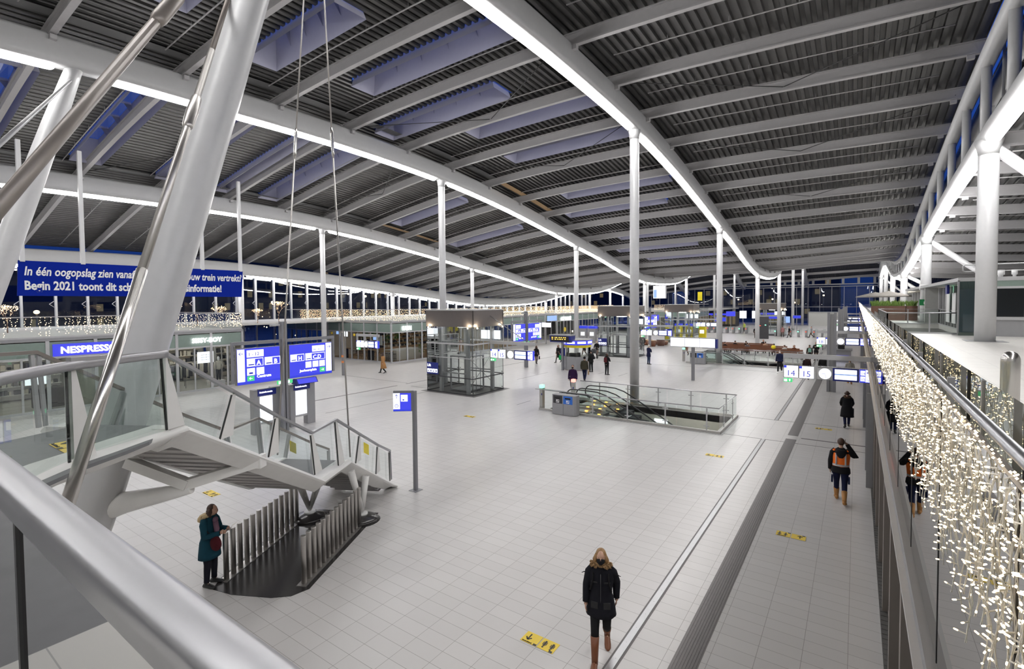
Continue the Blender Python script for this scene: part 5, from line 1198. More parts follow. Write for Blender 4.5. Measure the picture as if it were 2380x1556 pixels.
# platform sign gantries: beam to the right from x0 (free end) to x1 (wall)
def gantry(x0, y, n1, n2, lab, W_=3.2, tie=0, m0=True):
    t = thing('platform_sign', lab, 'sign', (x0, y, 2), 'platform number signs'); xd = Vector((1, 0, 0)); s = W_ / 3.2
    b = MB(); b.box((x0, y - .08, 3.08), (x0 + W_ * 1.02, y + .08, 3.28)); b.build('beam', 'frame_light', t)
    b = MB(); b.box((x0 + .0, y - .06, 2.2), (x0 + .05, y + .06, 3.1)); b.box((x0 + 1.24 * s, y - .05, 2.2), (x0 + 1.3 * s, y + .05, 3.1)); b.build('hanger', 'frame_light', t)
    for k, (a, ch) in enumerate(((.02, n1), (.62, n2))):
        b = MB(); b.box((x0 + a * s, y - .07, 2.2), (x0 + (a + .58) * s, y + .07, 2.76)); b.build('number_box', 'frame_grey', t)
        b = MB(); panel(b, (x0 + (a + .015) * s, y - .076, 2.22), xd, .55 * s, .52, .006); b.build('number_face', 'sign_white', t)
        b = MB(); panel(b, (x0 + (a + .015) * s, y - .086, 2.64), xd, .1 * s, .1, .006); b.build('blue_corner', 'sign_blue', t)
        if ch: text(ch, (x0 + (a + .1) * s, y - .09, 2.29), xd, .36, 'lettering', 'letter_blue', t)
    b = MB(); b.box((x0 + .02, y - .06, 2.0), (x0 + .36, y + .06, 2.16)); b.build('exit_box', 'sign_green', t)
    b = MB(); panel(b, (x0 + .04, y - .066, 2.03), xd, .12, .1, .005); arrow(b, (x0 + .26, y - .07, 2.08), xd, (0, 1), .09, .3); b.build('exit_mark', 'letter_white', t)
    a = x0 + 1.32 * s; b = MB(); b.box((a, y - .14, 2.22), (a + .56 * s, y + .14, 2.74)); b.build('clock_case', 'frame_light', t)
    b = MB(); b.cyl((a + .28 * s, y - .15, 2.48), (a + .28 * s, y - .142, 2.48), .23, 28); b.build('clock_face', 'sign_white', t)
    b = MB(); c = Vector((a + .28 * s, y - .155, 2.48)); b.bar(c, c + Vector((-.12, 0, -.01)), .012, .004, (0, 1, 0)); b.bar(c, c + Vector((.04, 0, -.18)), .01, .004, (0, 1, 0))
    for q in range(12): d = Vector((math.sin(q * PI / 6), 0, math.cos(q * PI / 6))); b.bar(c + d * .19, c + d * .215, .01, .004, (0, 1, 0))
    b.build('clock_hands', 'letter_blue', t)
    a2 = a + .56 * s; b = MB(); b.box((a2, y - .14, 2.2), (a2 + .92 * s, y + .14, 2.76)); b.build('display_case', 'navy_panel', t)
    b = MB(); panel(b, (a2 + .07 * s, y - .15, 2.51), xd, .78 * s, .19, .006); panel(b, (a2 + .07 * s, y - .15, 2.27), xd, .78 * s, .19, .006); b.build('display_rows', 'sign_white', t)
    b = MB(); panel(b, (a2 + .07 * s, y - .149, 2.47), xd, .78 * s, .03, .004); b.build('display_line', 'screen_blue', t)
    a3 = a2 + .94 * s; b = MB(); b.box((a3, y - .1, 2.2), (x0 + W_, y + .1, 2.76)); b.build('guide_case', 'sign_blue', t)
    w2 = (x0 + W_ - a3)
    b = MB(); panel(b, (a3 + .03, y - .11, 2.5), xd, w2 * .42, .2, .006); panel(b, (a3 + .03, y - .11, 2.26), xd, w2 * .42, .2, .006); panel(b, (a3 + w2 * .54, y - .11, 2.23), xd, w2 * .42, .5, .006); b.build('guide_fields', 'sign_white', t)
    if n1: text(n1, (a3 + .05, y - .12, 2.53), xd, .15, 'lettering', 'letter_blue', t); text(n2, (a3 + .05, y - .12, 2.29), xd, .15, 'lettering', 'letter_blue', t)
    b = MB(); arrow(b, (a3 + w2 * .75, y - .12, 2.31), xd, (1, -1) if tie == 0 else (-1, -1), .1); b.ell((a3 + w2 * .75, y - .12, 2.62), .05, .004, .03, 10, 4); b.build('arrow', 'letter_blue', t)
    if m0:
        b = MB()
        for q in range(40): b.cyl((a + .02 + q * (x0 + W_ - a) / 40, y - .13, 2.77), (a + .02 + q * (x0 + W_ - a) / 40, y - .13, 2.81), .006, 4)
        b.box((a, y - .15, 2.755), (x0 + W_, y + .15, 2.77)); b.build('bird_spikes', 'frame_light', t)
    if tie: b = MB(); b.cyl((x0 - .05, y, 4.85), (x0 + W_ * .85, y, 3.28), .025, 8); b.build('tie_bar', 'frame_grey', t)
    return t
gantry(-2.70, 25.3, '14', '15', 'platform 14 and 15 sign with clock beside the right hand shop front, nearest')
gantry(-2.60, 45.6, '18', '19', 'platform 18 and 19 sign with clock beside the right hand shop front')
gantry(-2.60, 66.2, '', '', 'third platform sign along the right hand shop front', m0=False); gantry(-2.60, 86.8, '', '', 'fourth platform sign along the right hand shop front', m0=False); gantry(-2.60, 107.4, '', '', 'farthest platform sign along the right hand shop front', m0=False)
gantry(-19.0, 24.9, '14', '15', 'platform 14 and 15 sign held off the nearest glass lift by a tie bar', tie=1)
gantry(-18.4, 49.8, '', '', 'platform sign held off the second glass lift', tie=1, m0=False); gantry(-18.2, 70.6, '', '', 'platform sign held off the third glass lift', tie=1, m0=False)
gantry(-33.0, 25.5, '', '', 'platform sign hanging near the pole with orange bands, seen at an angle', W_=2.6, m0=False)
t = thing('sign_pole', 'grey pole with orange bands left of the walking person in a tan coat', 'pole', (-33.44, 24.48, 0)); b = MB(); b.box((-33.52, 24.4, 0), (-33.36, 24.56, 3.4)); b.build('shaft', 'pole_grey', t)
for z in (1.0, 1.45): b = MB(); b.box((-33.53, 24.39, z), (-33.35, 24.57, z + .16)); b.build('orange_band', 'amber_band' if 'amber_band' in MATS else 'yellow', t)
for (x, y, h, lab) in ((-1.25, 36.2, 4.9, 'tall grey double pole standing beyond the platform 14 and 15 sign'), (-1.25, 56.8, 4.9, 'tall grey double pole standing beyond the platform 18 and 19 sign'), (-1.25, 77.4, 4.9, 'third tall grey double pole along the right hand shop front')):
    t = thing('sign_pole', lab, 'pole', (x, y, 0), 'tall double poles'); b = MB(); b.box((x - .24, y - .12, 0), (x - .1, y + .12, h)); b.box((x + .1, y - .12, 0), (x + .24, y + .12, h)); b.build('shaft', 'pole_grey', t); b = MB(); b.box((x - .1, y - .05, 0), (x + .1, y + .05, h - .1)); b.build('core', 'frame_grey', t)
# triple white departure screen
def screens(x, y, lab, n=3):
    t = thing('departure_display', lab, 'display', (x, y, 0), 'white departure screens'); b = MB(); b.box((x - .1, y - .08, 0), (x + .1, y + .08, 2.4)); b.build('pole', 'pole_grey', t)
    W_ = 3.1; x0 = x - 1.58; b = MB(); b.box((x0, y - .12, 2.38), (x0 + W_, y + .12, 3.08)); b.build('case', 'frame_light', t); b = MB(); b.box((x0 + W_, y - .1, 2.36), (x0 + W_ + .1, y + .3, 3.0)); b.build('end_box', 'navy_panel', t)
    for q in range(n): b = MB(); panel(b, (x0 + .02 + q * (W_ - .02) / n, y - .13, 2.42), (1, 0, 0), (W_ - .02) / n - .03, .6, .008); b.build('screen', 'sign_white', t)
screens(-9.55, 36.25, 'triple bright white screen on a grey pole before the second escalator')
# dark blue board with amber text
t = thing('departure_display', 'dark blue board with amber text on a pole beside the information kiosk', 'display', (-20.1, 36.2, 0)); b = MB(); b.box((-20.18, 36.1, 0), (-20.02, 36.3, 2.5)); b.build('pole', 'pole_grey', t)
b = MB(); b.prism([(-21.1, 35.85, 2.35), (-21.1, 35.75, 2.9), (-21.1, 36.65, 2.9), (-21.1, 36.55, 2.35)], (0, 0, 0), (1.95, 0, 0)); b.build('case', 'navy_panel', t); b = MB(); b.box((-21.15, 35.72, 2.9), (-19.1, 36.68, 2.98)); b.build('top_plate', 'frame_grey', t)
b = MB(); b.quad((-21.0, 35.82, 2.42), (-19.3, 35.82, 2.42), (-19.3, 35.74, 2.85), (-21.0, 35.74, 2.85)); b.build('screen', 'black', t)
b = MB(); r_ = random.Random(2)
for z, yy in ((2.72, 35.75), (2.58, 35.77)):
    x = -20.9
    while x < -19.5:
        ww = r_.uniform(.05, .16); b.box((x, yy - .01, z), (x + ww, yy - .005, z + .06)); x += ww + r_.uniform(.04, .15)
b.build('amber_text', 'amber_dots', t)
# information kiosk
t = thing('information_kiosk', 'round grey information kiosk with yellow band and lit blue roof edge', 'kiosk', (-19.3, 37.2, 0)); cx, cy_ = -19.3, 37.3; n = 8
def ring8(r_, z, ph=PI / 8): return [(cx + r_ * math.cos(2 * PI * q / n + ph), cy_ + r_ * math.sin(2 * PI * q / n + ph), z) for q in range(n)]
b = MB(); b.rings([ring8(1.15, 0), ring8(1.12, .06)], smooth=False); b.build('base', 'frame_taupe', t)
b = MB(); b.rings([ring8(1.12, .06), ring8(1.12, 1.15)], smooth=False); b.build('body', 'box_grey', t)
b = MB(); b.rings([ring8(1.1, 1.15), ring8(1.1, 1.9)], smooth=False, caps=False); b.build('window_band', 'shop_glass', t)
b = MB(); b.rings([ring8(1.14, 1.9), ring8(1.14, 2.12)], smooth=False); b.build('yellow_band', 'yellow_bright', t)
b = MB(); b.rings([ring8(1.22, 2.12), ring8(1.25, 2.5)], smooth=False); b.build('roof_edge', 'sign_blue_soft', t)
b = MB(); b.rings([ring8(1.27, 2.5), ring8(1.27, 2.56)], smooth=False); b.build('roof', 'frame_grey', t)
for q in range(n):
    a1, a2 = 2 * PI * q / n + PI / 8, 2 * PI * (q + 1) / n + PI / 8; p = Vector((cx + 1.24 * math.cos(a1), cy_ + 1.24 * math.sin(a1), 2.2)); s = Vector((cx + 1.24 * math.cos(a2), cy_ + 1.24 * math.sin(a2), 2.2)); o_ = (p + s) / 2 - Vector((cx, cy_, 2.2)); o_.normalize()
    b = MB(); b.obox((p + s) / 2 + Vector((0, 0, .13)) + o_ * .012, (s - p) * .38, o_ * .008, (0, 0, .09)); b.build('light_panel', 'panel_white', t)
b = MB(); b.box((-20.3, 36.2, 1.2), (-19.9, 36.24, 1.85)); b.build('leaflet_board', 'navy_panel', t); b = MB(); b.box((cx - .3, cy_ - .9, 1.15), (cx + .3, cy_ - .6, 1.45)); b.box((cx + .4, cy_ - .8, 1.15), (cx + .6, cy_ - .6, 1.5)); b.build('desk_items', 'black', t)
# blue announcement banner
t = thing('banner', 'wide blue announcement banner with two lines of white text hanging on rods', 'banner', (-34, 11.6, 7)); b = MB(); b.add([(-34, 6.2, 7.96), (-34, 17.1, 7.95), (-34, 16.98, 6.2), (-34, 6.12, 6.2), (-34.06, 6.2, 7.96), (-34.06, 17.1, 7.95), (-34.06, 16.98, 6.2), (-34.06, 6.12, 6.2)], [(3, 2, 1, 0), (4, 5, 6, 7), (0, 1, 5, 4), (1, 2, 6, 5), (2, 3, 7, 6), (3, 0, 4, 7)]); b.build('sheet', 'banner_blue', t)
text('In één oogopslag zien vanaf welk spoor en jouw trein vertrekt?', (-33.985, 6.38, 7.24), (0, 1, 0), .62, 'lettering', 'white_paint', t, shear=.2, bold=.022, width=10.6)
text('Begin 2021 toont dit scherm actuele reisinformatie!', (-33.985, 6.38, 6.52), (0, 1, 0), .62, 'lettering', 'white_paint', t, bold=.03, width=9.3)
for y in (6.35, 8.7, 14.6, 16.95):
    b = MB(); b.box((-34.1, y - .09, 7.9), (-33.92, y + .09, 13.9)); b.build('hanger_rod', 'white_steel', t)

# floor stickers ------------------------------------------------------
def sticker(x, y, lab, rot=0, z=0.0, s=1.0, up_=False):
    t = thing('floor_sticker', lab, 'sticker', (x, y, z), 'yellow distancing stickers')
    f = -1 if rot else 1
    for k in range(2):
        xa = x + (k * .32) * s; b = MB(); b.box((xa, y - .13 * s, z + .003), (xa + .3 * s, y + .13 * s, z + .006)); b.build('yellow_sheet', 'yellow', t)
    b = MB()
    def L_(x1, y1, x2, y2, w_=.02): b.bar((x + x1 * s, y + y1 * s, z + .007), (x + x2 * s, y + y2 * s, z + .007), w_ * s, .002)
    if not rot: L_(.1, .09, .1, -.06, .025); L_(.1, -.06, .05, .0, .025); L_(.1, -.06, .15, .0, .025); people_x = (.40, .54)
    else: L_(.5, -.06, .5, .08, .025); L_(.5, .08, .45, .03, .025); L_(.5, .08, .55, .03, .025); people_x = (.07, .2)
    for px in people_x:
        L_(px, -.05 * f, px, .08 * f, .035); L_(px - .03, -.02 * f, px - .03, .05 * f, .012); L_(px + .03, -.02 * f, px + .03, .05 * f, .012); b.cyl((x + px * s, y - .075 * s * f, z + .006), (x + px * s, y - .075 * s * f, z + .008), .018 * s, 8)
    L_(.24, -.11 * f, .3, -.11 * f, .04); L_(.54, -.11 * f, .6, -.11 * f, .04)
    b.build('black_marks', 'black', t)
    text('houd afstand', (x + .03 * s, y - .12 * s, z + .007), (1, 0, 0), .035 * s, 'lettering', 'black', t, up_=(0, 1, 0)); return t
sticker(-4.57, 6.85, 'yellow floor sticker with arrows left of the walking blonde person'); sticker(-1.55, 13.42, 'yellow floor sticker right of the dark guiding strip', 1); sticker(-16.15, 6.87, 'yellow floor sticker seen under the stair'); sticker(-4.52, 18.93, 'yellow floor sticker in the open floor near the escalator corner')
sticker(-16.1, 18.89, 'yellow floor sticker between the pole sign and the nearest lift'); sticker(-1.45, 25.47, 'yellow floor sticker before the person in the long black coat', 1)
sticker(-8.1, 1.85, 'yellow arrow sticker on the dark stair landing', 0, ZL + .012, 1.3)
# ------------------------------------------------------------------ far hall: benches, gates, machines
def bench(x0, x1, y, lab, back=True):
    t = thing('wooden_bench', lab, 'bench', ((x0 + x1) / 2, y, 0), 'long wooden benches'); b = MB()
    for q in range(3): b.box((x0, y + .05 + q * .15, .42), (x1, y + .18 + q * .15, .46))
    b.build('seat', 'wood', t)
    b = MB()
    for q in range(3): b.obox(((x0 + x1) / 2, y - .02 - q * .03, .56 + q * .14), ((x1 - x0) / 2, 0, 0), (0, .018, 0), (0, 0, .06))
    b.build('backrest', 'wood', t)
    n = int((x1 - x0) / 1.3)
    for i in range(n + 1): x = x0 + .1 + (x1 - x0 - .2) * i / n; b = MB(); b.box((x - .03, y - .05, 0), (x + .03, y + .5, .42)); b.build('leg', 'charcoal', t)
bench(-12.6, -4.6, 56.3, 'nearest long dark wooden bench behind the second escalator'); bench(-12.9, -5.9, 58.6, 'middle long dark wooden bench behind the second escalator'); bench(-12.9, -7.5, 61.2, 'farthest long dark wooden bench behind the second escalator')
bench(-6.6, -4.2, 54.9, 'short wooden bench at the right end of the bench group')
for (x, y, s, h, m, lab) in ((-21.3, 61.5, .5, .75, 'wood', 'low round wooden pot seat, nearest of the cluster beyond the second lift'), (-22.5, 63.2, .6, .7, 'wood', 'low wooden pot seat at the back of the cluster'), (-20.6, 62.9, .5, .8, 'planter_brown', 'dark round planter right of the wooden pot seats'), (-21.0, 64.4, .8, .5, 'wood', 'wide flat wooden seat behind the pot seats')):
    t = thing('pot_seat', lab, 'seat', (x, y, 0)); b = MB(); b.tube([(x, y, 0), (x, y, h * .2), (x, y, h * .96)], [s * .8, s, s * 1.08], 18); b.build('body', m, t); b = MB(); b.tube([(x, y, h * .96), (x, y, h)], [s * 1.12, s * 1.1], 18); b.build('top', 'light_wood' if m == 'wood' else 'frame_grey', t)
def machine(x, y, m, lab):
    t = thing('ticket_machine', lab, 'ticket machine', (x, y, 0), 'ticket machines'); b = MB(); b.box((x - .5, y, 0), (x + .5, y + .6, 2.0)); b.build('body', m, t); b = MB(); b.box((x - .52, y - .03, 2.0), (x + .52, y + .62, 2.35)); b.build('head', 'sign_blue', t); b = MB(); b.box((x - .3, y - .01, 1.0), (x + .3, y, 1.5)); b.build('screen', 'panel_white', t)
for i, x in enumerate((-21.8, -20.2, -18.4)): machine(x, 74.5, 'yellow_bright', 'bright yellow ticket machine, %s of the row beyond the benches' % ('left', 'middle', 'right')[i])
for i in range(3): machine(-31.5 + i * 1.4, 62.5, 'box_grey', 'grey ticket machine, %s of the row near the terrace' % ('left', 'middle', 'right')[i])
def gate(x, y, k, lab):
    t = thing('ticket_gate', lab, 'ticket gate', (x, y, 0), 'ticket gates'); b = MB(); b.box((x - .12, y, 0), (x + .12, y + 1.6, 1.05)); b.build('cabinet', 'box_grey', t)
    b = MB(); b.box((x - .09, y - .01, .75), (x + .09, y, .9)); b.build('lamp', 'sign_red' if k % 3 else 'lamp_green', t); b = MB(); b.box((x + .12, y + .7, .3), (x + .5, y + .73, 1.3)); b.build('flap', 'shop_glass', t)
for i in range(9): gate(-10.6 + i * 1.05, 88, i, 'ticket gate of the right hand far row, %s from the left' % ORD[i].replace('nearest', 'first'))
for i in range(7): gate(-22.0 + i * 1.05, 93, i + 1, 'ticket gate of the left hand far row, %s from the left' % ORD[i].replace('nearest', 'first'))
for (x, y, lab) in ((-11.6, 81.5, 'tall black display block in front of the ticket gates'),):
    t = thing('display_block', lab, 'display', (x, y, 0)); b = MB(); b.box((x - .9, y, 0), (x + .9, y + .4, 3.3)); b.build('case', 'shop_dark', t)
    for (dx, z, m) in ((-.2, 1.9, 'sign_red'), (.5, 2.0, 'lamp_green'), (-.5, 1.7, 'screen_blue')): b = MB(); b.box((x + dx - .08, y - .02, z), (x + dx + .1, y, z + .12)); b.build('marker_light', m, t)
t = thing('kiosk_building', 'low grey boxy kiosk building at the far end of the hall', 'building', (-5.4, 129, 0)); b = MB(); b.box((-8.9, 129, 0), (-2.0, 134, 2.95)); b.build('walls', 'shop_wall', t); b = MB(); b.box((-3.6, 128.95, .3), (-3.2, 129, .8)); b.box((-5.0, 128.95, .5), (-4.6, 129, 1.0)); b.build('yellow_sign', 'yellow', t); b = MB(); b.box((-9.0, 128.9, 2.95), (-1.9, 134.1, 3.05)); b.build('roof', 'frame_light', t)
for (x, y, W_, h, lab) in ((-16.5, 126, 5.6, 3.1, 'far dark shop block with lit shelves left of the grey kiosk building'), (-26, 118, 8, 3.2, 'far lit shop block behind the left ticket gates')):
    t = thing('kiosk_building', lab, 'building', (x, y, 0)); b = MB(); b.box((x - W_ / 2, y, 0), (x + W_ / 2, y + 4, h)); b.build('walls', 'shop_dark', t); b = MB()
    for q in range(int(W_ / .8)): b.box((x - W_ / 2 + .15 + q * .8, y - .02, .5), (x - W_ / 2 + .75 + q * .8, y, 2.3))
    b.build('lit_front', 'window_lit', t); b = MB(); b.box((x - W_ / 2, y - .05, 2.5), (x + W_ / 2, y - .02, 2.9)); b.build('sign_band', 'sign_blue_soft', t)
# hanging advertising screen and small hanging signs
t = thing('hanging_screen', 'large white advertising screen hanging below the middle girder', 'screen', (-20.6, 64, 6)); b = MB(); b.box((-22.0, 64, 6.05), (-20.3, 64.3, 7.75)); b.build('case', 'frame_grey', t)
b = MB(); b.box((-21.95, 63.98, 6.1), (-20.35, 64, 7.7)); b.build('screen', 'sign_white', t); b = MB(); b.box((-21.9, 63.97, 6.15), (-21.5, 63.98, 7.2)); b.build('dark_figure', 'screen_blue', t)
for dx in (-21.8, -20.5): b = MB(); b.cyl((dx, 64.15, 7.7), (dx, 64.15, 9.6), .015, 5); b.build('hanger', 'frame_grey', t)
t = thing('hanging_screen', 'small yellow green lit banner hanging far away above the third lift', 'screen', (-24, 96, 6)); b = MB(); b.box((-24.5, 96, 5.8), (-23.7, 96.1, 7.4)); b.build('screen', 'yellow_bright', t)
for (x, y, w_, h, z, m, lab) in ((-25.5, 70, 1.3, .55, 2.5, 'sign_blue_soft', 'blue lit hanging sign left of the third lift'), (-17.5, 82, 1.6, .6, 2.5, 'sign_blue', 'dark blue lit hanging sign right of the third lift'), (-16.5, 95, 1.1, 1.3, 2.6, 'sign_white', 'white lit hanging board over the far gates, left'), (-14.5, 95, 1.1, 1.3, 2.6, 'sign_white', 'white lit hanging board over the far gates, right'), (-19.5, 100, 1.6, .9, 2.8, 'sign_blue_soft', 'blue lit square sign over the left far gates'),
    (-12.8, 100, 2.2, .6, 2.4, 'sign_blue_soft', 'long blue lit sign over the far gates'), (-9.0, 104, 1.2, .5, 2.4, 'sign_blue', 'small blue lit sign beyond the black display block'), (-11, 108, 1.0, 1.2, 1.4, 'screen_blue', 'pale blue lit panel standing beyond the gates'), (-28.5, 84, 1.3, 1.0, 2.4, 'sign_blue_soft', 'blue lit sign by the far terrace corner'), (-27.5, 101, 2.4, .5, 3.0, 'sign_white', 'long white lit sign in the far left shops'), (-34.8, 58.0, 1.6, .6, 2.3, 'sign_white', 'white lit display by the cafe end')):
    t = thing('hanging_sign', lab, 'sign', (x, y, z)); b = MB(); b.box((x - w_ / 2, y, z), (x + w_ / 2, y + .12, z + h)); b.build('light_box', m, t); b = MB(); b.box((x - w_ / 2 - .03, y + .02, z - .03), (x + w_ / 2 + .03, y + .13, z + h + .03)); b.box((x - .05, y + .02, 0), (x + .05, y + .1, z)); b.build('frame', 'frame_grey', t)
t = thing('sales_desk', 'grey service desk with blue and white sign under the second platform sign', 'desk', (-1.1, 54, 0)); b = MB(); b.box((-1.9, 54, 0), (-.4, 56, 1.05)); b.build('body', 'box_grey', t); b = MB(); b.box((-2.0, 53.9, 1.05), (-.3, 56.1, 1.12)); b.build('top', 'frame_grey', t)
b = MB(); b.box((-1.65, 53.95, .25), (-.55, 54, .62)); b.build('sign_plate', 'sign_blue', t); b = MB()
for q in range(3): panel(b, (-1.6 + q * .35, 53.93, .3), (1, 0, 0), .3, .26, .01)
b.build('white_tiles', 'sign_white', t); b = MB(); b.box((-1.4, 55, 1.12), (-.9, 55.3, 1.6)); b.build('monitor', 'black', t)
t = thing('chair', 'wooden stool chair beside the service desk', 'chair', (-3.3, 66, 0)); b = MB(); b.box((-3.6, 66, .42), (-3.1, 66.5, .47)); b.build('seat', 'wood', t)
for dx in (-3.55, -3.15):
    for dy in (66.05, 66.45): b = MB(); b.cyl((dx, dy, 0), (dx, dy, .42), .02, 6); b.build('leg', 'black', t)
# yellow round markers: small advertising balloons seen as yellow discs
for (x, y, z, r_, lab) in ((-44.4, 31.2, 2.7, .12, 'small yellow oval camera sign by the second girder column'), (-40.9, 31.3, 2.6, .14, 'small yellow round sign in front of the cafe glass')):
    b = MB(); b.ell((x, y, z), r_ * 1.3, .05, r_, 12, 6); tag(b.build('round_sign', 'yellow', None, (x, y, z)), lab, 'sign')

# ------------------------------------------------------------------ outside: evening ground, buildings, lamps
b = MB(); b.box((-400, -200, -.6), (-56, 500, -.5)); struct(b.build('ground', 'night_ground'))
b = MB(); b.box((-56, 143.5, -.6), (300, 600, -.5)); struct(b.build('ground', 'night_ground'))
b = MB(); b.box((-56, -14.2, -5.6), (-55.9, 143.5, 0)); struct(b.build('wall_base', 'concrete'))
def building(x, y, sx, sy, h, lab, r_, face='x', lit=.4, m='window_lit', band=False):
    t = thing('office_building', lab, 'building', (x, y, -.5), 'buildings outside in the evening'); b = MB(); b.box((x - sx / 2, y - sy / 2, -.5), (x + sx / 2, y + sy / 2, h)); b.build('walls', 'night_building', t)
    b = MB(); nf = int(h / 3.4)
    for f in range(nf):
        n = int((sy if face == 'x' else sx) / 3)
        for i in range(n):
            if r_.random() > lit: continue
            if face == 'x': yy = y - sy / 2 + 1 + i * 3; b.box((x + sx / 2, yy, 1 + f * 3.4), (x + sx / 2 + .1, yy + 1.3, 2.8 + f * 3.4))
            else: xx = x - sx / 2 + 1 + i * 3; b.box((xx, y - sy / 2 - .1, 1 + f * 3.4), (xx + 1.6, y - sy / 2, 2.8 + f * 3.4))
    b.build('lit_windows', m, t)
    b = MB(); b.box((x - sx / 2 - .3, y - sy / 2 - .3, h), (x + sx / 2 + .3, y + sy / 2 + .3, h + .6)); b.build('roof_edge', 'night_building', t)
rb = random.Random(21)
for i, (x, y, sx, sy, h, lit, side) in enumerate(((-170, 20, 30, 60, 14, .10, 'low dark building beyond the far left glass'), (-150, 95, 26, 70, 22, .30, 'wide office block with a row of lit windows left of the second column'), (-190, 180, 40, 80, 30, .25, 'tall dark office block beyond the low girder'), (-120, 160, 20, 40, 12, .5, 'low lit building seen over the cafe terrace'), (-210, 60, 30, 50, 20, .12, 'distant dark office block behind the banner'), (-130, 230, 30, 50, 26, .3, 'distant lit tower past the terrace end'))):
    building(x, y, sx, sy, h, side, rb, 'x', lit)
for i, (x, y, sx, sy, h, lit, side) in enumerate(((-30, 210, 50, 20, 24, .25, 'dark office block beyond the far end glass, left'), (30, 230, 50, 20, 30, .3, 'dark office block beyond the far end glass, right'), (-90, 220, 40, 20, 34, .3, 'dark tower beyond the far end glass at its left corner'))): building(x, y, sx, sy, h, side, rb, 'y', lit)
k = 0
for (x, y, z) in ((-70, 14, 5), (-90, 30, 7), (-80, 45, 6), (-75, 60, 7), (-100, 75, 8), (-90, 105, 9), (-20, 160, 6), (-8, 170, 7), (-30, 165, 6), (5, 160, 6), (-14, 155, 5)):
    t = thing('street_lamp', 'street lamp outside the glass, %s counted from the left' % (ORD + ['eleventh'])[k].replace('nearest', 'first'), 'street lamp', (x, y, -.5), 'street lamps outside'); k += 1
    b = MB(); b.cyl((x, y, -.5), (x, y, z), .08, 6); b.build('pole', 'charcoal', t); b = MB(); b.ell((x, y, z + .1), .25, .25, .2, 8, 6); b.build('lamp_head', 'street_lamp', t)
r_ = random.Random(9); vs, fs = [], []
for i in range(260): octa(vs, fs, (r_.uniform(-140, -75), r_.uniform(-10, 230), r_.uniform(-.2, 3.4)), r_.uniform(.05, .14))
b = MB(); b.add(vs, fs); tag(b.build('city_lights', 'street_lamp', None, (-100, 100, 1)), 'scatter of tiny amber city lights far outside the left glass wall', 'lights', kind='stuff')
for (y, lab) in ((22, 'dark blue bus shelter roof outside between the two shops'), (27.5, 'pale covered canopy strip outside between the two shops')):
    t = thing('shelter', lab, 'shelter', (-64, y, -.5), 'shelters outside'); b = MB(); b.box((-68, y - 3, 1.9), (-62, y + 3, 2.05)); b.build('roof', 'charcoal', t); b = MB(); b.box((-66, y - 2, 1.8), (-64, y + 2, 1.88)); b.build('strip_light', 'panel_white', t)
    for dy in (-2.8, 2.8): b = MB(); b.cyl((-65, y + dy, -.5), (-65, y + dy, 1.9), .06, 8); b.build('post', 'frame_grey', t)

# ------------------------------------------------------------------ people
COLS = {}
def cmat(c, rough=.85):
    key = 'cloth_%02x%02x%02x' % tuple(int(v * 255) for v in c)
    if key not in MATS: mat(key, c, rough, spec=.2, var=.15, vscale=14, bump=.25, bscale=30)
    return key
mat('skin', (.55, .33, .24), .5, var=.05); mat('vest_orange', (.95, .18, .01), .6, var=.05); mat('reflective', (.55, .55, .57), .4, var=.05); mat('boot_tan', (.42, .20, .06), .6, var=.2); mat('boot_brown', (.17, .055, .02), .45, var=.25)
mat('hair_blond', (.30, .17, .07), .5, var=.5, vscale=30, stretch=(1, 1, .2)); mat('hair_brown', (.05, .022, .012), .5, var=.5, vscale=30, stretch=(1, 1, .2)); mat('hair_black', (.012, .010, .009), .5, var=.3); mat('fur', (.28, .17, .08), .95, var=.6, vscale=40, bump=.8, bscale=80)
mat('eye_tone', (.40, .26, .20), .4); mat('lips', (.4, .15, .12), .5)
def V(*a): return Vector(a)
def body_mesh(J, near):
    """one continuous skinned surface grown from the joints"""
    order = [('pelvis', .105), ('belly', .10), ('chest', .10), ('neckb', .06), ('neck', .05), ('head0', .072), ('head1', .088), ('head2', .07)]
    vs, es, rs = [], [], []
    def av(p, r): vs.append(tuple(p)); rs.append(r); return len(vs) - 1
    pts = dict(pelvis=J['pelvis'], belly=J['pelvis'].lerp(J['chest'], .45), chest=J['chest'], neckb=J['neck'], neck=J['neck'].lerp(J['head'], .45), head0=J['head'] + V(0, .005, -.05), head1=J['head'] + V(0, 0, .02), head2=J['head'] + V(0, -.005, .07))
    prev = None; ids = {}
    for n, r in order:
        i = av(pts[n], r); ids[n] = i
        if prev is not None: es.append((prev, i))
        prev = i
    for s in ('L', 'R'):
        a = ids['chest']
        for n, r in (('sh' + s, .045), ('el' + s, .04), ('wr' + s, .028), ('pa' + s, .034)):
            i = av(J[n], r); es.append((a, i)); a = i
        a = ids['pelvis']
        for n, r in (('hip' + s, .085), ('kn' + s, .05), ('an' + s, .032), ('to' + s, .018)):
            i = av(J[n] if n[:2] != 'to' else J['an' + s].lerp(J[n], .35), r); es.append((a, i)); a = i
    me = bpy.data.meshes.new('b'); me.from_pydata(vs, es, []); o = bpy.data.objects.new('b', me); COL.objects.link(o)
    m = o.modifiers.new('s', 'SKIN'); sv = me.skin_vertices[0].data
    for i, r in enumerate(rs): sv[i].radius = (r, r)
    sv[0].use_root = True
    if near: q = o.modifiers.new('u', 'SUBSURF'); q.levels = 1; q.render_levels = 1
    dg = bpy.context.evaluated_depsgraph_get(); out = bpy.data.meshes.new_from_object(o.evaluated_get(dg)); bpy.data.objects.remove(o)
    return out
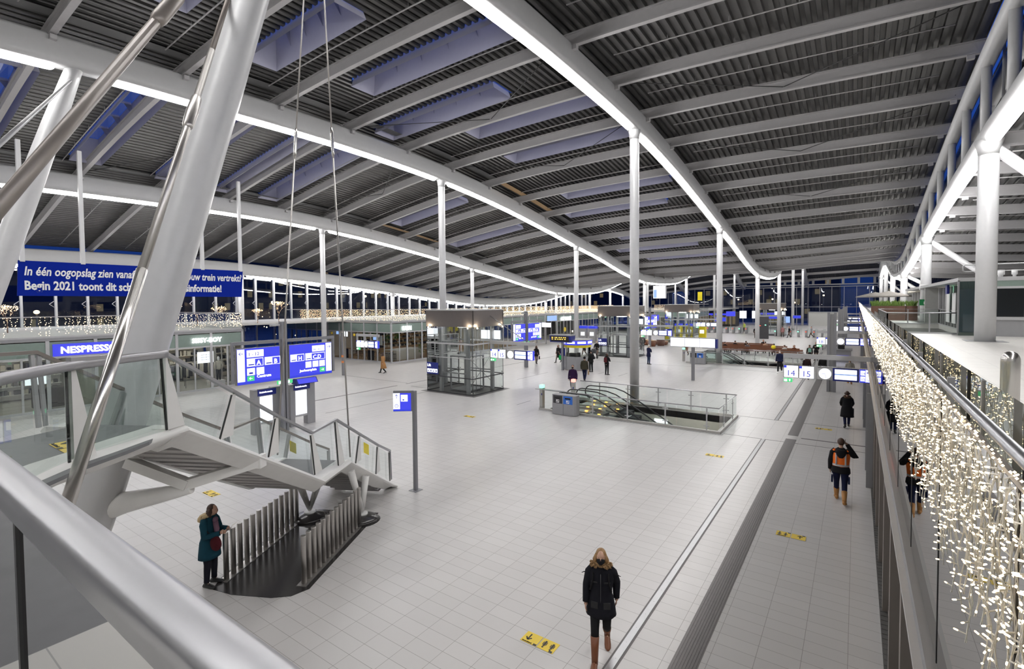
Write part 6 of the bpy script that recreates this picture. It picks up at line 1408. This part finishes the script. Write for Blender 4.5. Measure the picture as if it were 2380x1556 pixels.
def pose(kind, arms, h):
    s = h / 1.75; J = {}
    J['pelvis'] = V(0, 0, .96); J['chest'] = V(0, .0, 1.30); J['neck'] = V(0, 0, 1.47); J['head'] = V(0, .03, 1.63)
    for q, sx in (('L', -1), ('R', 1)):
        J['hip' + q] = V(sx * .09, 0, .90); J['kn' + q] = V(sx * .10, .02, .49); J['an' + q] = V(sx * .11, 0, .09); J['to' + q] = V(sx * .13, .16, .035); J['sh' + q] = V(sx * .17, 0, 1.42)
    def leg(q, ky, kz, ay, az, tz=None):
        sx = -1 if q == 'L' else 1
        J['kn' + q] = V(sx * .09, ky, kz); J['an' + q] = V(sx * .085, ay, az); J['to' + q] = V(sx * .1, ay + .15, .035 if tz is None else tz)
    if kind == 'walkR': leg('R', .17, .52, .30, .10, .06); leg('L', .02, .50, -.30, .17)
    if kind == 'walkL': leg('L', .17, .52, .30, .10, .06); leg('R', .02, .50, -.30, .17)
    if kind == 'lean': J['head'] = V(0, .09, 1.60)
    if kind == 'sit':
        for k in ('pelvis', 'chest', 'neck', 'head', 'shL', 'shR', 'hipL', 'hipR'): J[k] = J[k] - V(0, 0, .43)
        for q, sx in (('L', -1), ('R', 1)): J['kn' + q] = V(sx * .11, .42, .50); J['an' + q] = V(sx * .11, .45, .09); J['to' + q] = V(sx * .12, .6, .035)
    z = -.43 if kind == 'sit' else 0
    for q, sx in (('L', -1), ('R', 1)):
        a = arms.get(q, 'down')
        e, w_ = {'down': (V(sx * .23, -.02, 1.14), V(sx * .24, .06, .90)), 'fwd': (V(sx * .24, .12, 1.16), V(sx * .22, .30, 1.02)), 'back': (V(sx * .24, -.14, 1.16), V(sx * .24, -.12, .92)),
                 'phone': (V(sx * .34, .08, 1.25), V(sx * .15, .10, 1.56)), 'hold': (V(sx * .22, .08, 1.12), V(sx * .12, .32, 1.17)), 'lap': (V(sx * .22, .1, 1.15), V(sx * .08, .3, 1.05)), 'chest': (V(sx * .24, .08, 1.14), V(sx * .06, .22, 1.28))}[a]
        J['el' + q] = e + V(0, 0, z); J['wr' + q] = w_ + V(0, 0, z); d = (J['wr' + q] - J['el' + q]).normalized(); J['pa' + q] = J['wr' + q] + d * .07
    for k in J: J[k] = J[k] * s
    return J, s
def ering(c, rx, ry, n=16, tilt=0): return [Vector((c[0] + rx * math.cos(2 * PI * k / n), c[1] + ry * math.sin(2 * PI * k / n), c[2] + tilt * math.sin(2 * PI * k / n))) for k in range(n)]
PR = random.Random(4)
def person(label, x, y, hd, h=1.72, kind='stand', arms=None, top=(.03, .03, .04), hem=.78, bottom=(.03, .03, .05), shoes='black', hair='hair_brown', hl=0, hood=None, near=0, z=0, hat=None, mask=None, wide=1.0, group=None, boots=0, extras=None, flare=1.0):
    J, s = pose(kind, arms or {}, h); rz = math.radians(hd)
    t = thing('person', label, 'person', (x, y, z), group, rz)
    def B(mb, name, m, par=None): return mb.build(name, m, par or t, local=True)
    n = 18 if near else 10
    me = body_mesh(J, near); b = MB(); b.merge(me); b.sm = [True] * len(b.f)
    H0 = J['head']
    b.ell(H0 + V(0, .012, .005) * s, .072 * s, .088 * s, .112 * s, 14, 10)
    b.tube([H0 + V(0, .09, .02) * s, H0 + V(0, .112, -.015) * s, H0 + V(0, .095, -.03) * s], [.008 * s, .014 * s, .01 * s], 6)          # nose
    for sx in (-1, 1): b.ell(H0 + V(sx * .074, 0, 0) * s, .012 * s, .02 * s, .032 * s, 6, 5)                                       # ears
    for q, sx in (('L', -1), ('R', 1)):
        wv, pv_ = J['wr' + q], J['pa' + q]; d = (pv_ - wv).normalized(); side = V(1, 0, 0) if abs(d.x) < .8 else V(0, 1, 0); side = (side - d * side.dot(d)).normalized(); nn = d.cross(side)
        if near:
            for k in range(4):
                L = (.075, .085, .08, .062)[k] * s; base = pv_ + nn * (k - 1.5) * .018 * s; cu = side * -sx * (.5 if arms and arms.get(q) in ('hold', 'phone') else .25)
                b.tube([base, base + (d + cu * .5).normalized() * L * .5, base + (d + cu * .5).normalized() * L * .5 + (d + cu * 2.2).normalized() * L * .5], [.0095 * s, .0088 * s, .0065 * s], 6)
            b.tube([wv.lerp(pv_, .3) + nn * -.02 * s, wv.lerp(pv_, .9) + nn * -.045 * s, wv.lerp(pv_, 1.3) + nn * -.05 * s], [.012 * s, .0105 * s, .008 * s], 6)
    for k in range(len(b.sm), len(b.f)): b.sm.append(True)
    B(b, 'body', 'skin')
    if near:
        b = MB()
        for sx in (-1, 1): b.ell(H0 + V(sx * .03, .084, .022) * s, .011 * s, .006 * s, .005 * s, 8, 6)
        B(b, 'eyes', 'eye_tone'); b = MB()
        for sx in (-1, 1): b.ell(H0 + V(sx * .03, .0885, .022) * s, .006 * s, .003 * s, .0045 * s, 6, 5)
        B(b, 'pupils', 'black'); b = MB(); b.ell(H0 + V(0, .093, -.055) * s, .022 * s, .008 * s, .008 * s, 8, 5); B(b, 'mouth', 'lips')
    # trousers
    b = MB(); P0 = J['pelvis']
    b.rings([ering(P0 + V(0, 0, .10) * s, .145 * s, .105 * s, n), ering(P0, .165 * s, .125 * s, n), ering(P0 - V(0, 0, .09) * s, .16 * s, .12 * s, n)])
    for q in 'LR':
        hp, kn, an = J['hip' + q], J['kn' + q], J['an' + q]; hi = hp + V(0, 0, .03) * s
        if near: b.tube([hi, hp.lerp(kn, .3), hp.lerp(kn, .7), kn, kn.lerp(an, .3), kn.lerp(an, .75 if not boots else min(.75, 1.05 - boots)), an + (kn - an) * .08 if not boots else kn.lerp(an, 1.08 - boots)], [.095 * s, .092 * s, .075 * s, .066 * s, .064 * s, .055 * s, (.056 if not boots else .052) * s], n)
        else: b.tube([hi, hp.lerp(kn, .5), kn, an], [.095 * s, .082 * s, .065 * s, .05 * s], n)
    B(b, 'trousers', cmat(bottom))
    # shoes
    for q in 'LR':
        an, to = J['an' + q], J['to' + q]; d = (to - an); d.z = 0; d.normalize(); p = V(-d.y, d.x, 0); b = MB()
        lift = an.z - .09 * s; rr = []
        for f_, w_, hh in ((-.085, .03, .05), (-.06, .044, .09), (0, .047, .10), (.06, .049, .085), (.12, .053, .07), (.17, .048, .055), (.205, .025, .03)):
            c = V(an.x, an.y, 0) + d * f_ * s; zb = max(0.0, lift * (1 - max(0, f_) / .17)) + .002
            rr.append([c + p * w_ * s * math.cos(a) + V(0, 0, zb + (hh / 2 + hh / 2 * math.sin(a)) * s) for a in np.linspace(0, 2 * PI, 10, endpoint=False)])
        b.rings(rr)
        kn = J['kn' + q]
        if boots: b.tube([an - V(0, 0, .05) * s, an + V(0, 0, .03) * s, an.lerp(kn, boots * .5), an.lerp(kn, boots)], [.050 * s, .052 * s, .060 * s, .070 * s], n)
        else: b.tube([an - V(0, 0, .05) * s, an + V(0, 0, .04) * s], [.044 * s, .05 * s], 8)
        B(b, 'boot' if boots else 'shoe', shoes)
    # coat or jacket
    c0 = J['chest']; w0 = wide; sit = kind == 'sit'
    top_z = J['neck'].z; hz = hem * s if not sit else P0.z - .02 * s
    sec = [(top_z + .03 * s, .072, .07), (top_z - .005 * s, .115, .09), (top_z - .045 * s, .19, .108), (top_z - .12 * s, .205, .122), (top_z - .26 * s, .192, .130), (top_z - .42 * s, .162 * w0, .12 * w0), (P0.z, .19 * w0, .145 * w0)]
    if hz < P0.z - .05: sec += [((P0.z + hz) / 2, .20 * w0 * (1 + flare) / 2, .16 * w0), (hz, .205 * w0 * flare, .17 * w0 * flare)]
    rr = []
    for k, (zz, rx, ry) in enumerate(sec):
        rr.append([p + V(0, (.0 if k < 6 else 0), 0) for p in ering((0, .0 + (.04 * s if kind == 'lean' and k < 2 else 0), zz), rx * s, ry * s, n + 6)])
    if near:
        f_ = []
        for a, c in zip(rr, rr[1:]): f_.append(a); f_.append([(p + q_) / 2 for p, q_ in zip(a, c)])
        f_.append(rr[-1]); rr = [[p + V(p.x, p.y, 0) * PR.uniform(-.02, .035) if 3 < i < len(f_) else p for p in r_] for i, r_ in enumerate(f_)]
    b = MB(); b.rings(rr)
    for q in 'LR':
        a, e_, w_ = J['sh' + q], J['el' + q], J['wr' + q]
        pts = [a + V(-a.x * .3, 0, .012), a.lerp(e_, .25), a.lerp(e_, .75), e_, e_.lerp(w_, .3), e_.lerp(w_, .8), w_ + (w_ - e_) * .06]; rs = [.072, .074, .066, .064, .062, .054, .05] if near else [.07, .07, .062, .06, .056, .05, .046]
        b.tube(pts, [r_ * s for r_ in rs], n)
    coat = B(b, 'coat' if hem < .8 else 'jacket', cmat(top))
    # hair
    if hair:
        b = MB(); b.ell(H0 + V(0, -.018, .028) * s, .086 * s, .098 * s, .102 * s, 14, 10)
        if hl:
            for k in range(26 if near else 9):
                a = PI + (k / (25 if near else 8)) * PI; a0 = V(.07 * math.cos(a), .075 * math.sin(a) + .02, .04) * s
                L = hl * s * PR.uniform(.85, 1.05); wv = PR.uniform(-.015, .015) * s
                b.tube([H0 + a0, H0 + a0 * 1.25 + V(wv, -.01 * s, -L * .35), H0 + a0 * 1.35 + V(-wv, -.01 * s, -L * .7), H0 + a0 * 1.15 + V(wv, 0, -L)], [.026 * s, .034 * s, .03 * s, .010 * s], 7)
        B(b, 'hair', hair)
    if hat: b = MB(); b.ell(H0 + V(0, -.005, .05) * s, .095 * s, .108 * s, .10 * s, 14, 8); B(b, 'hat', cmat(hat))
    if mask: b = MB(); b.ell(H0 + V(0, .056, -.04) * s, .066 * s, .078 * s, .062 * s, 12, 8); B(b, 'face_mask', cmat(mask))
    if hood:
        b = MB(); c = J['neck'] + V(0, -.02, .0) * s
        for k in range(1): b.tube([c + V(.115 * math.cos(a), .10 * math.sin(a) - .01, .02 + .03 * math.sin(a)) * s for a in np.linspace(0, 2 * PI, 19)], [(.045 if near else .04) * s * (1 + .12 * math.sin(5 * a)) for a in np.linspace(0, 2 * PI, 19)], 10)
        B(b, 'hood', hood if hood in MATS else cmat(hood))
    if extras: extras(t, J, s, B)
    return t
BLK = (.012, .012, .014); NVY = (.012, .016, .05); GRY = (.12, .12, .13)
def ex_blond(t, J, s, B):
    b = MB(); H0 = J['neck']
    for k in range(70):                                                             # fur trim of the hood
        a = PR.uniform(0, 2 * PI); c = H0 + V(.125 * math.cos(a), .105 * math.sin(a), .03 + .03 * math.sin(a)) * s; d = V(math.cos(a) * PR.uniform(.4, 1), math.sin(a) * PR.uniform(.4, 1), PR.uniform(-.8, .8)).normalized()
        b.tube([c, c + d * .05 * s, c + d * .065 * s + V(0, 0, -.01)], [.022 * s, .014 * s, .003], 5)
    B(b, 'fur_trim', 'fur')
    b = MB(); b.tube([V(.0, .142, 1.40) * s, V(.0, .150, 1.1) * s, V(0, .16, .75) * s], .006, 5); B(b, 'zip', 'charcoal')
    for sx in (-1, 1): b = MB(); b.obox(V(sx * .10, .125, 1.26) * s, V(.05, -.01 * sx, 0) * s, V(0, .012, 0) * s, V(0, 0, .008) * s); b.obox(V(sx * .10, .15, .9) * s, V(.055, -.01 * sx, 0) * s, V(0, .012, 0) * s, V(0, 0, .05) * s); B(b, 'pocket_flap', cmat((.03, .03, .032)))
    b = MB(); b.rings([ering(V(0, -.19, z) * s, rx * s, ry * s, 14) for z, rx, ry in ((1.40, .06, .04), (1.36, .13, .085), (1.2, .15, .10), (1.0, .15, .10), (.93, .12, .07))]); B(b, 'backpack', cmat(BLK))
    for sx in (-1, 1):
        b = MB(); b.tube([V(sx * .12, -.14, 1.38) * s, V(sx * .13, -.02, 1.455) * s, V(sx * .12, .10, 1.38) * s, V(sx * .13, .13, 1.25) * s, V(sx * .17, .08, 1.1) * s], .014, 6); b.tube([V(sx * .20, .02, 1.35) * s, V(sx * .27, .0, 1.34) * s, V(sx * .31, -.02, 1.31) * s], [.01, .008, .005], 5); B(b, 'strap', cmat(BLK))
def ex_vest(t, J, s, B):
    b = MB(); tz = J['neck'].z; rr = []
    for zz, rx, ry in ((tz - .10 * s, .20, .128), (tz - .20 * s, .212, .142), (tz - .30 * s, .203, .142), (tz - .42 * s, .192, .14), (tz - .52 * s, .196, .146), (tz - .55 * s, .198, .148)): rr.append(ering((0, 0, zz), rx * s, ry * s, 24))
    b.rings(rr, caps=False); v_ = B(b, 'vest', 'vest_orange')
    b = MB(); b.rings([ering((0, 0, tz - q * s), rx * s, ry * s, 24) for q, rx, ry in ((.40, .1965, .1445), (.45, .197, .146))], caps=False)
    for sx in (-1, 1):
        b.rings([[V(sx * xx, -yy, zz) * s + V(0, 0, 0) for xx in (.085, .125)] + [V(sx * .125, -yy + .004, zz) * s, V(sx * .085, -yy + .004, zz) * s] for yy, zz in ((.134, 1.36), (.147, 1.26), (.146, 1.15), (.1445, 1.06))])
    B(b, 'reflective_strip', 'reflective', v_)
    b = MB(); b.ell(V(.15, .0, 1.43) * s * 1.0, .03, .10, .035, 8, 6); b.ell(V(-.15, .0, 1.43) * s, .05, .11, .035, 8, 6); B(b, 'shoulder_strap', 'vest_orange', v_)
    b = MB(); b.rings([ering(V(0, -.12, z) * s, rx * s, ry * s, 14) for z, rx, ry in ((1.47, .09, .05), (1.42, .13, .07), (1.33, .11, .065), (1.25, .05, .04))]); B(b, 'hood_back', cmat(BLK))
    for sx in (-1, 1): b = MB(); b.box((sx * .17 * s - .03, -.06, .80 * s), (sx * .17 * s + .03, .06, .92 * s)); b.box((sx * .19 * s - .025, -.07, .55 * s), (sx * .19 * s + .02, .07, .72 * s)); B(b, 'cargo_pocket', cmat(NVY))
    b = MB(); b.obox(J['paR'] + V(-.02, .03, .02), V(.005, 0, 0), V(0, .035, 0), V(0, .02, .06)); B(b, 'phone', 'black')
def ex_teal(t, J, s, B):
    b = MB(); b.rings([ering(V(0, -.06 - k * .01, z) * s, rx * s, ry * s, 16, .02) for k, (z, rx, ry) in enumerate(((1.52, .12, .10), (1.47, .165, .13), (1.41, .17, .12), (1.36, .10, .08), (1.31, .03, .04)))]); B(b, 'hood_back', 'hood_beige')
    b = MB(); b.ell(V(.17, .28, .98) * s, .06, .12, .15, 14, 10); B(b, 'handbag', cmat((.07, .01, .015)))
    b = MB(); b.tube([V(.17, .28, 1.1) * s, V(.20, .12, 1.22) * s, V(.18, .02, 1.40) * s, V(.1, .05, 1.5) * s], .012, 6); B(b, 'bag_strap', cmat(BLK))
    b = MB(); b.ell(V(.0, .15, 1.40) * s, .06, .05, .06, 10, 8); b.tube([V(0, .15, 1.36) * s, V(.03, .2, 1.22) * s, V(.06, .2, 1.05) * s], [.05, .05, .03], 10); B(b, 'scarf', cmat((.18, .10, .14)))
    b = MB(); b.add([V(-.14, .42, 1.20), V(.16, .50, 1.22), V(.10, .62, 1.30), V(-.1, .58, 1.30)], [(0, 1, 2, 3)]); b.add([V(-.05, .40, 1.12), V(.12, .42, 1.15), V(.05, .55, 1.25)], [(0, 1, 2)]); B(b, 'plastic_sheet', 'plastic_sheet')
    b = MB(); b.tube([J['wrR'] + V(0, 0, .0), J['wrR'].lerp(J['paR'], .4)], .033, 10); B(b, 'cuff', cmat(BLK))
mat('hood_beige', (.50, .38, .22), .95, var=.15, bump=.5)
def ex_bag(col, side=1, zz=.82, sc_=1.0):
    def f(t, J, s, B):
        p = J['pa' + ('R' if side > 0 else 'L')]; b = MB(); b.rings([ering((p.x + side * .03, p.y, p.z - d), .05 * sc_, .13 * sc_, 10) for d in (.10, .14, .34 * sc_, .36 * sc_)]); b.tube([p + V(0, -.08, -.12), p, p + V(0, .08, -.12)], .008, 5); B(b, 'handbag', cmat(col))
    return f
def ex_pack(col):
    def f(t, J, s, B):
        z = J['chest'].z; b = MB(); b.rings([ering((0, -.2 * s, z + d * s), rx * s, .08 * s, 12) for d, rx in ((.13, .07), (.10, .13), (-.05, .15), (-.22, .15), (-.27, .1))]); B(b, 'backpack', cmat(col))
    return f
def ex_longcoat(col, z0, z1, r0, r1):
    def f(t, J, s, B): b = MB(); b.rings([ering((0, -.03, z0 * s), r0 * s, r0 * .8 * s, 14), ering((0, -.08, z1 * s), r1 * s, r1 * s, 14)]); B(b, 'coat_skirt', cmat(col))
    return f
person('person in black fur-collared parka, black mask and brown boots walking nearest the camera', -3.30, 7.16, -158, 1.73, 'walkR', {'R': 'down', 'L': 'back'}, (.010, .010, .015), .70, BLK, 'boot_brown', 'hair_blond', .30, 'fur', 2, mask=BLK, boots=.78, extras=ex_blond, wide=1.06, flare=1.1)
person('person in orange reflective vest over black hoodie, phone at ear, seen from behind', -.32, 16.4, 2, 1.81, 'walkL', {'R': 'phone', 'L': 'down'}, BLK, .84, NVY, 'boot_tan', 'hair_brown', 0, None, 2, boots=.55, extras=ex_vest, wide=1.08)
person('person in teal coat with beige hood standing by the stainless posts, holding clear plastic', -10.66, 4.56, -62, 1.68, 'lean', {'R': 'hold', 'L': 'hold'}, (.008, .05, .075), .62, (.012, .012, .02), 'black', 'hair_brown', .17, 'hood_beige', 2, extras=ex_teal, wide=1.08, flare=1.08)
person('person in long black coat with handbag walking away near the shop front', -.31, 26.35, 4, 1.62, 'walkR', {'R': 'fwd', 'L': 'fwd'}, BLK, .52, NVY, 'black', 'hair_brown', .1, (.08, .05, .03), 1, extras=ex_bag(BLK, 1), wide=1.18, flare=1.15)
person('person in long tan coat walking left past the cafe corner', -31.7, 27.0, 108, 1.66, 'walkR', {'R': 'down', 'L': 'back'}, (.42, .22, .09), .5, BLK, 'black', 'hair_brown', .28, None, 1, mask=(.7, .7, .7), extras=ex_longcoat((.42, .22, .09), .95, .42, .19, .26))
person('person in black coat with dark shoulder bag beside the direction sign pole', -24.2, 38.6, 20, 1.68, 'walkL', {'R': 'down', 'L': 'fwd'}, BLK, .75, GRY, 'black', 'hair_brown', .25, None, extras=ex_bag(BLK, 1))
person('person in black carrying a bright green bag left of the kiosk', -23.0, 40.6, 170, 1.68, 'walkR', {'R': 'down', 'L': 'down'}, BLK, .5, GRY, 'black', 'hair_black', .1, None, mask=BLK, extras=ex_bag((.02, .35, .10), -1, .9, 1.4))
person('person in dark purple coat and black mask beside the red indicator post', -14.4, 27.2, -160, 1.78, 'walkL', {'R': 'down', 'L': 'down'}, (.03, .012, .05), .8, GRY, 'black', 'hair_brown', 0, None, 1, mask=BLK)
person('person in olive jacket and black cap with paper bag queueing at the kiosk', -15.95, 31.9, 15, 1.75, 'walkL', {'R': 'down', 'L': 'down'}, (.05, .045, .03), .85, NVY, 'black', 'hair_black', 0, None, 1, hat=BLK, extras=ex_bag((.45, .32, .2), 1), wide=1.15)
person('person with black backpack standing at the kiosk window', -17.6, 36.4, 60, 1.78, 'stand', {'R': 'fwd', 'L': 'down'}, (.02, .022, .02), .8, BLK, 'black', 'hair_black', 0, None, 1, extras=ex_pack(BLK))
person('person in dark clothes with small red backpack standing between kiosk and column', -15.88, 35.6, -10, 1.68, 'stand', {'R': 'chest', 'L': 'chest'}, BLK, .9, BLK, 'black', 'hair_brown', .2, None, 1, extras=ex_pack((.10, .02, .025)))
person('grey haired person in navy coat standing alone right of the nearest column', -15.35, 43.5, -30, 1.78, 'stand', {'R': 'chest', 'L': 'chest'}, NVY, .7, (.03, .05, .10), 'black', 'clothes_light', 0, None, 1)
person('person in navy top and white mask walking toward the camera left of the platform sign', -4.9, 43.6, 178, 1.78, 'walkR', {'R': 'down', 'L': 'down'}, NVY, .9, BLK, 'white_paint', 'hair_black', 0, None, 1, mask=(.75, .75, .75))
person('person with long brown hair seen behind the platform 14 and 15 sign', -2.9, 41.0, 5, 1.68, 'walkL', {'R': 'down', 'L': 'down'}, (.02, .01, .01), .8, BLK, 'black', 'hair_brown', .4, None, 1)
person('person in black coat with tan shoulder strap partly behind the platform sign', -1.95, 41.5, 8, 1.74, 'walkR', {'R': 'down', 'L': 'down'}, BLK, .6, BLK, 'black', 'hair_black', .1, None, 1)
person('person with light brown hair and tan boots partly behind the platform 14 and 15 sign', -.35, 40.2, 2, 1.7, 'walkL', {'R': 'down', 'L': 'down'}, (.3, .28, .25), .8, GRY, 'boot_tan', 'hair_blond', .1, None, 1, boots=.6)
person('person in black holding a phone beyond the short bench', -3.1, 54.3, 170, 1.76, 'stand', {'R': 'chest', 'L': 'chest'}, BLK, .75, BLK, 'black', 'hair_black', 0, None)
person('person carrying a pale green backpack next to the person with the phone', -3.5, 52.4, 10, 1.6, 'walkR', {'R': 'down', 'L': 'down'}, BLK, .8, BLK, 'black', 'hair_black', 0, None, extras=ex_pack((.25, .45, .38)))
person('person with orange hood in the dark group beyond the second lift', -20.9, 56.6, 150, 1.75, 'stand', {}, BLK, .75, BLK, 'black', None, 0, (.7, .1, .02), hat=(.7, .1, .02))
person('person in dark coat beside the person with the orange hood', -20.3, 55.6, 200, 1.78, 'walkL', {'R': 'chest'}, BLK, .6, BLK, 'black', 'hair_black', 0, None, mask=(.7, .7, .7))
person('person in brown trousers walking behind the white screens', -14.6, 52.8, 170, 1.74, 'walkR', {}, (.1, .03, .02), .85, (.16, .06, .03), 'black', 'hair_brown', 0, None)
person('person in navy walking behind the right of the white screens', -13.3, 62, 180, 1.74, 'walkL', {}, NVY, .8, NVY, 'black', 'hair_black', 0, None)
person('person pushing a pram between the kiosk and the second lift, in black', -21.6, 46.0, 190, 1.72, 'walkL', {'R': 'fwd', 'L': 'fwd'}, BLK, .8, BLK, 'black', 'hair_black', 0, None, mask=(.7, .7, .7))
person('person in a black hijab walking left of the pram', -23.6, 47.2, 170, 1.62, 'walkR', {}, BLK, .6, BLK, 'black', None, 0, None, hat=BLK)
t = thing('pram', 'dark grey pram in front of the person in black near the second lift', 'pram', (-21.5, 45.1, 0)); x, y = -21.5, 45.1
b = MB(); b.rings([[(x + .22 * math.cos(a), y + l * math.sin(a), z) for a in np.linspace(0, 2 * PI, 12, endpoint=False)] for z, l in ((.55, .3), (.6, .4), (.85, .42), (1.0, .3))]); b.build('basket', 'charcoal', t)
b = MB(); b.tube([(x - .2, y + .3, .7), (x - .2, y + .7, 1.05), (x + .2, y + .7, 1.05), (x + .2, y + .3, .7)], .015, 6); b.tube([(x - .2, y - .3, .2), (x + .2, y + .3, .6)], .015, 6); b.tube([(x + .2, y - .3, .2), (x - .2, y + .3, .6)], .015, 6); b.build('frame', 'frame_grey', t)
for sx in (-.23, .23):
    for sy in (-.32, .32): b = MB(); b.cyl((x + sx - .02, y + sy, .14), (x + sx + .02, y + sy, .14), .14, 14); b.build('wheel', 'black', t)
for (x, y, hd, c, lab, z) in ((-11.6, 57.0, 0, BLK, 'person in black seated at the left of the nearest bench', 0), (-9.4, 57.0, 0, GRY, 'person in grey hooded jacket seated mid way on the nearest bench', 0), (-6.9, 56.9, 10, (.25, .24, .24), 'person in grey with a bright yellow bag on the nearest bench', 0), (-11.0, 59.2, 0, BLK, 'person in dark coat seated at the left of the middle bench', 0), (-9.9, 59.2, 0, BLK, 'person in black seated second from left on the middle bench', 0), (-8.0, 59.2, 20, (.45, .3, .2), 'person in a pale brown coat seated right on the middle bench', 0), (-8.6, 61.8, 180, BLK, 'person in black seated at the far bench', 0), (-5.8, 55.5, 30, (.6, .58, .55), 'person in white coat seated on the short bench', 0), (-5.0, 55.6, 150, (.12, .04, .02), 'person in brown hooded coat seated right on the short bench', 0)):
    person(lab, x, y - .35 if hd < 90 or hd > 270 else y, hd, 1.7, 'sit', {'L': 'lap', 'R': 'lap'}, c, .8, BLK, 'black', PR.choice(['hair_black', 'hair_brown']), 0, None, z=0, group=None)
b = MB(); b.ell((-6.9, 56.2, .95), .22, .16, .2, 12, 8); tag(b.build('bag', 'yellow_bright', None, (-6.9, 56.2, .95)), 'bright yellow bag on the nearest long bench', 'bag')
for (x, y, hd, c, lab) in ((-12.6, 82.6, 10, BLK, 'far person in black left of the black display block'), (-17.0, 99, 180, (.5, .6, .1), 'far person in a yellow green safety vest behind the gates'), (-19.5, 90.5, 60, BLK, 'far person in black bending by the left gates'), (-9.4, 86.6, 20, (.4, .2, .2), 'far person in pink top by the right gates'), (-8.4, 85.7, 120, BLK, 'far person in black leaning on the gate rail'), (-5.6, 87.0, 90, (.3, .3, .32), 'far person in grey walking by the right gates'), (-1.2, 64.0, 180, BLK, 'far person in black under the third platform sign')):
    person(lab, x, y, hd, 1.72, 'walkL', {}, c, .8, BLK, 'black', 'hair_black', 0, None)
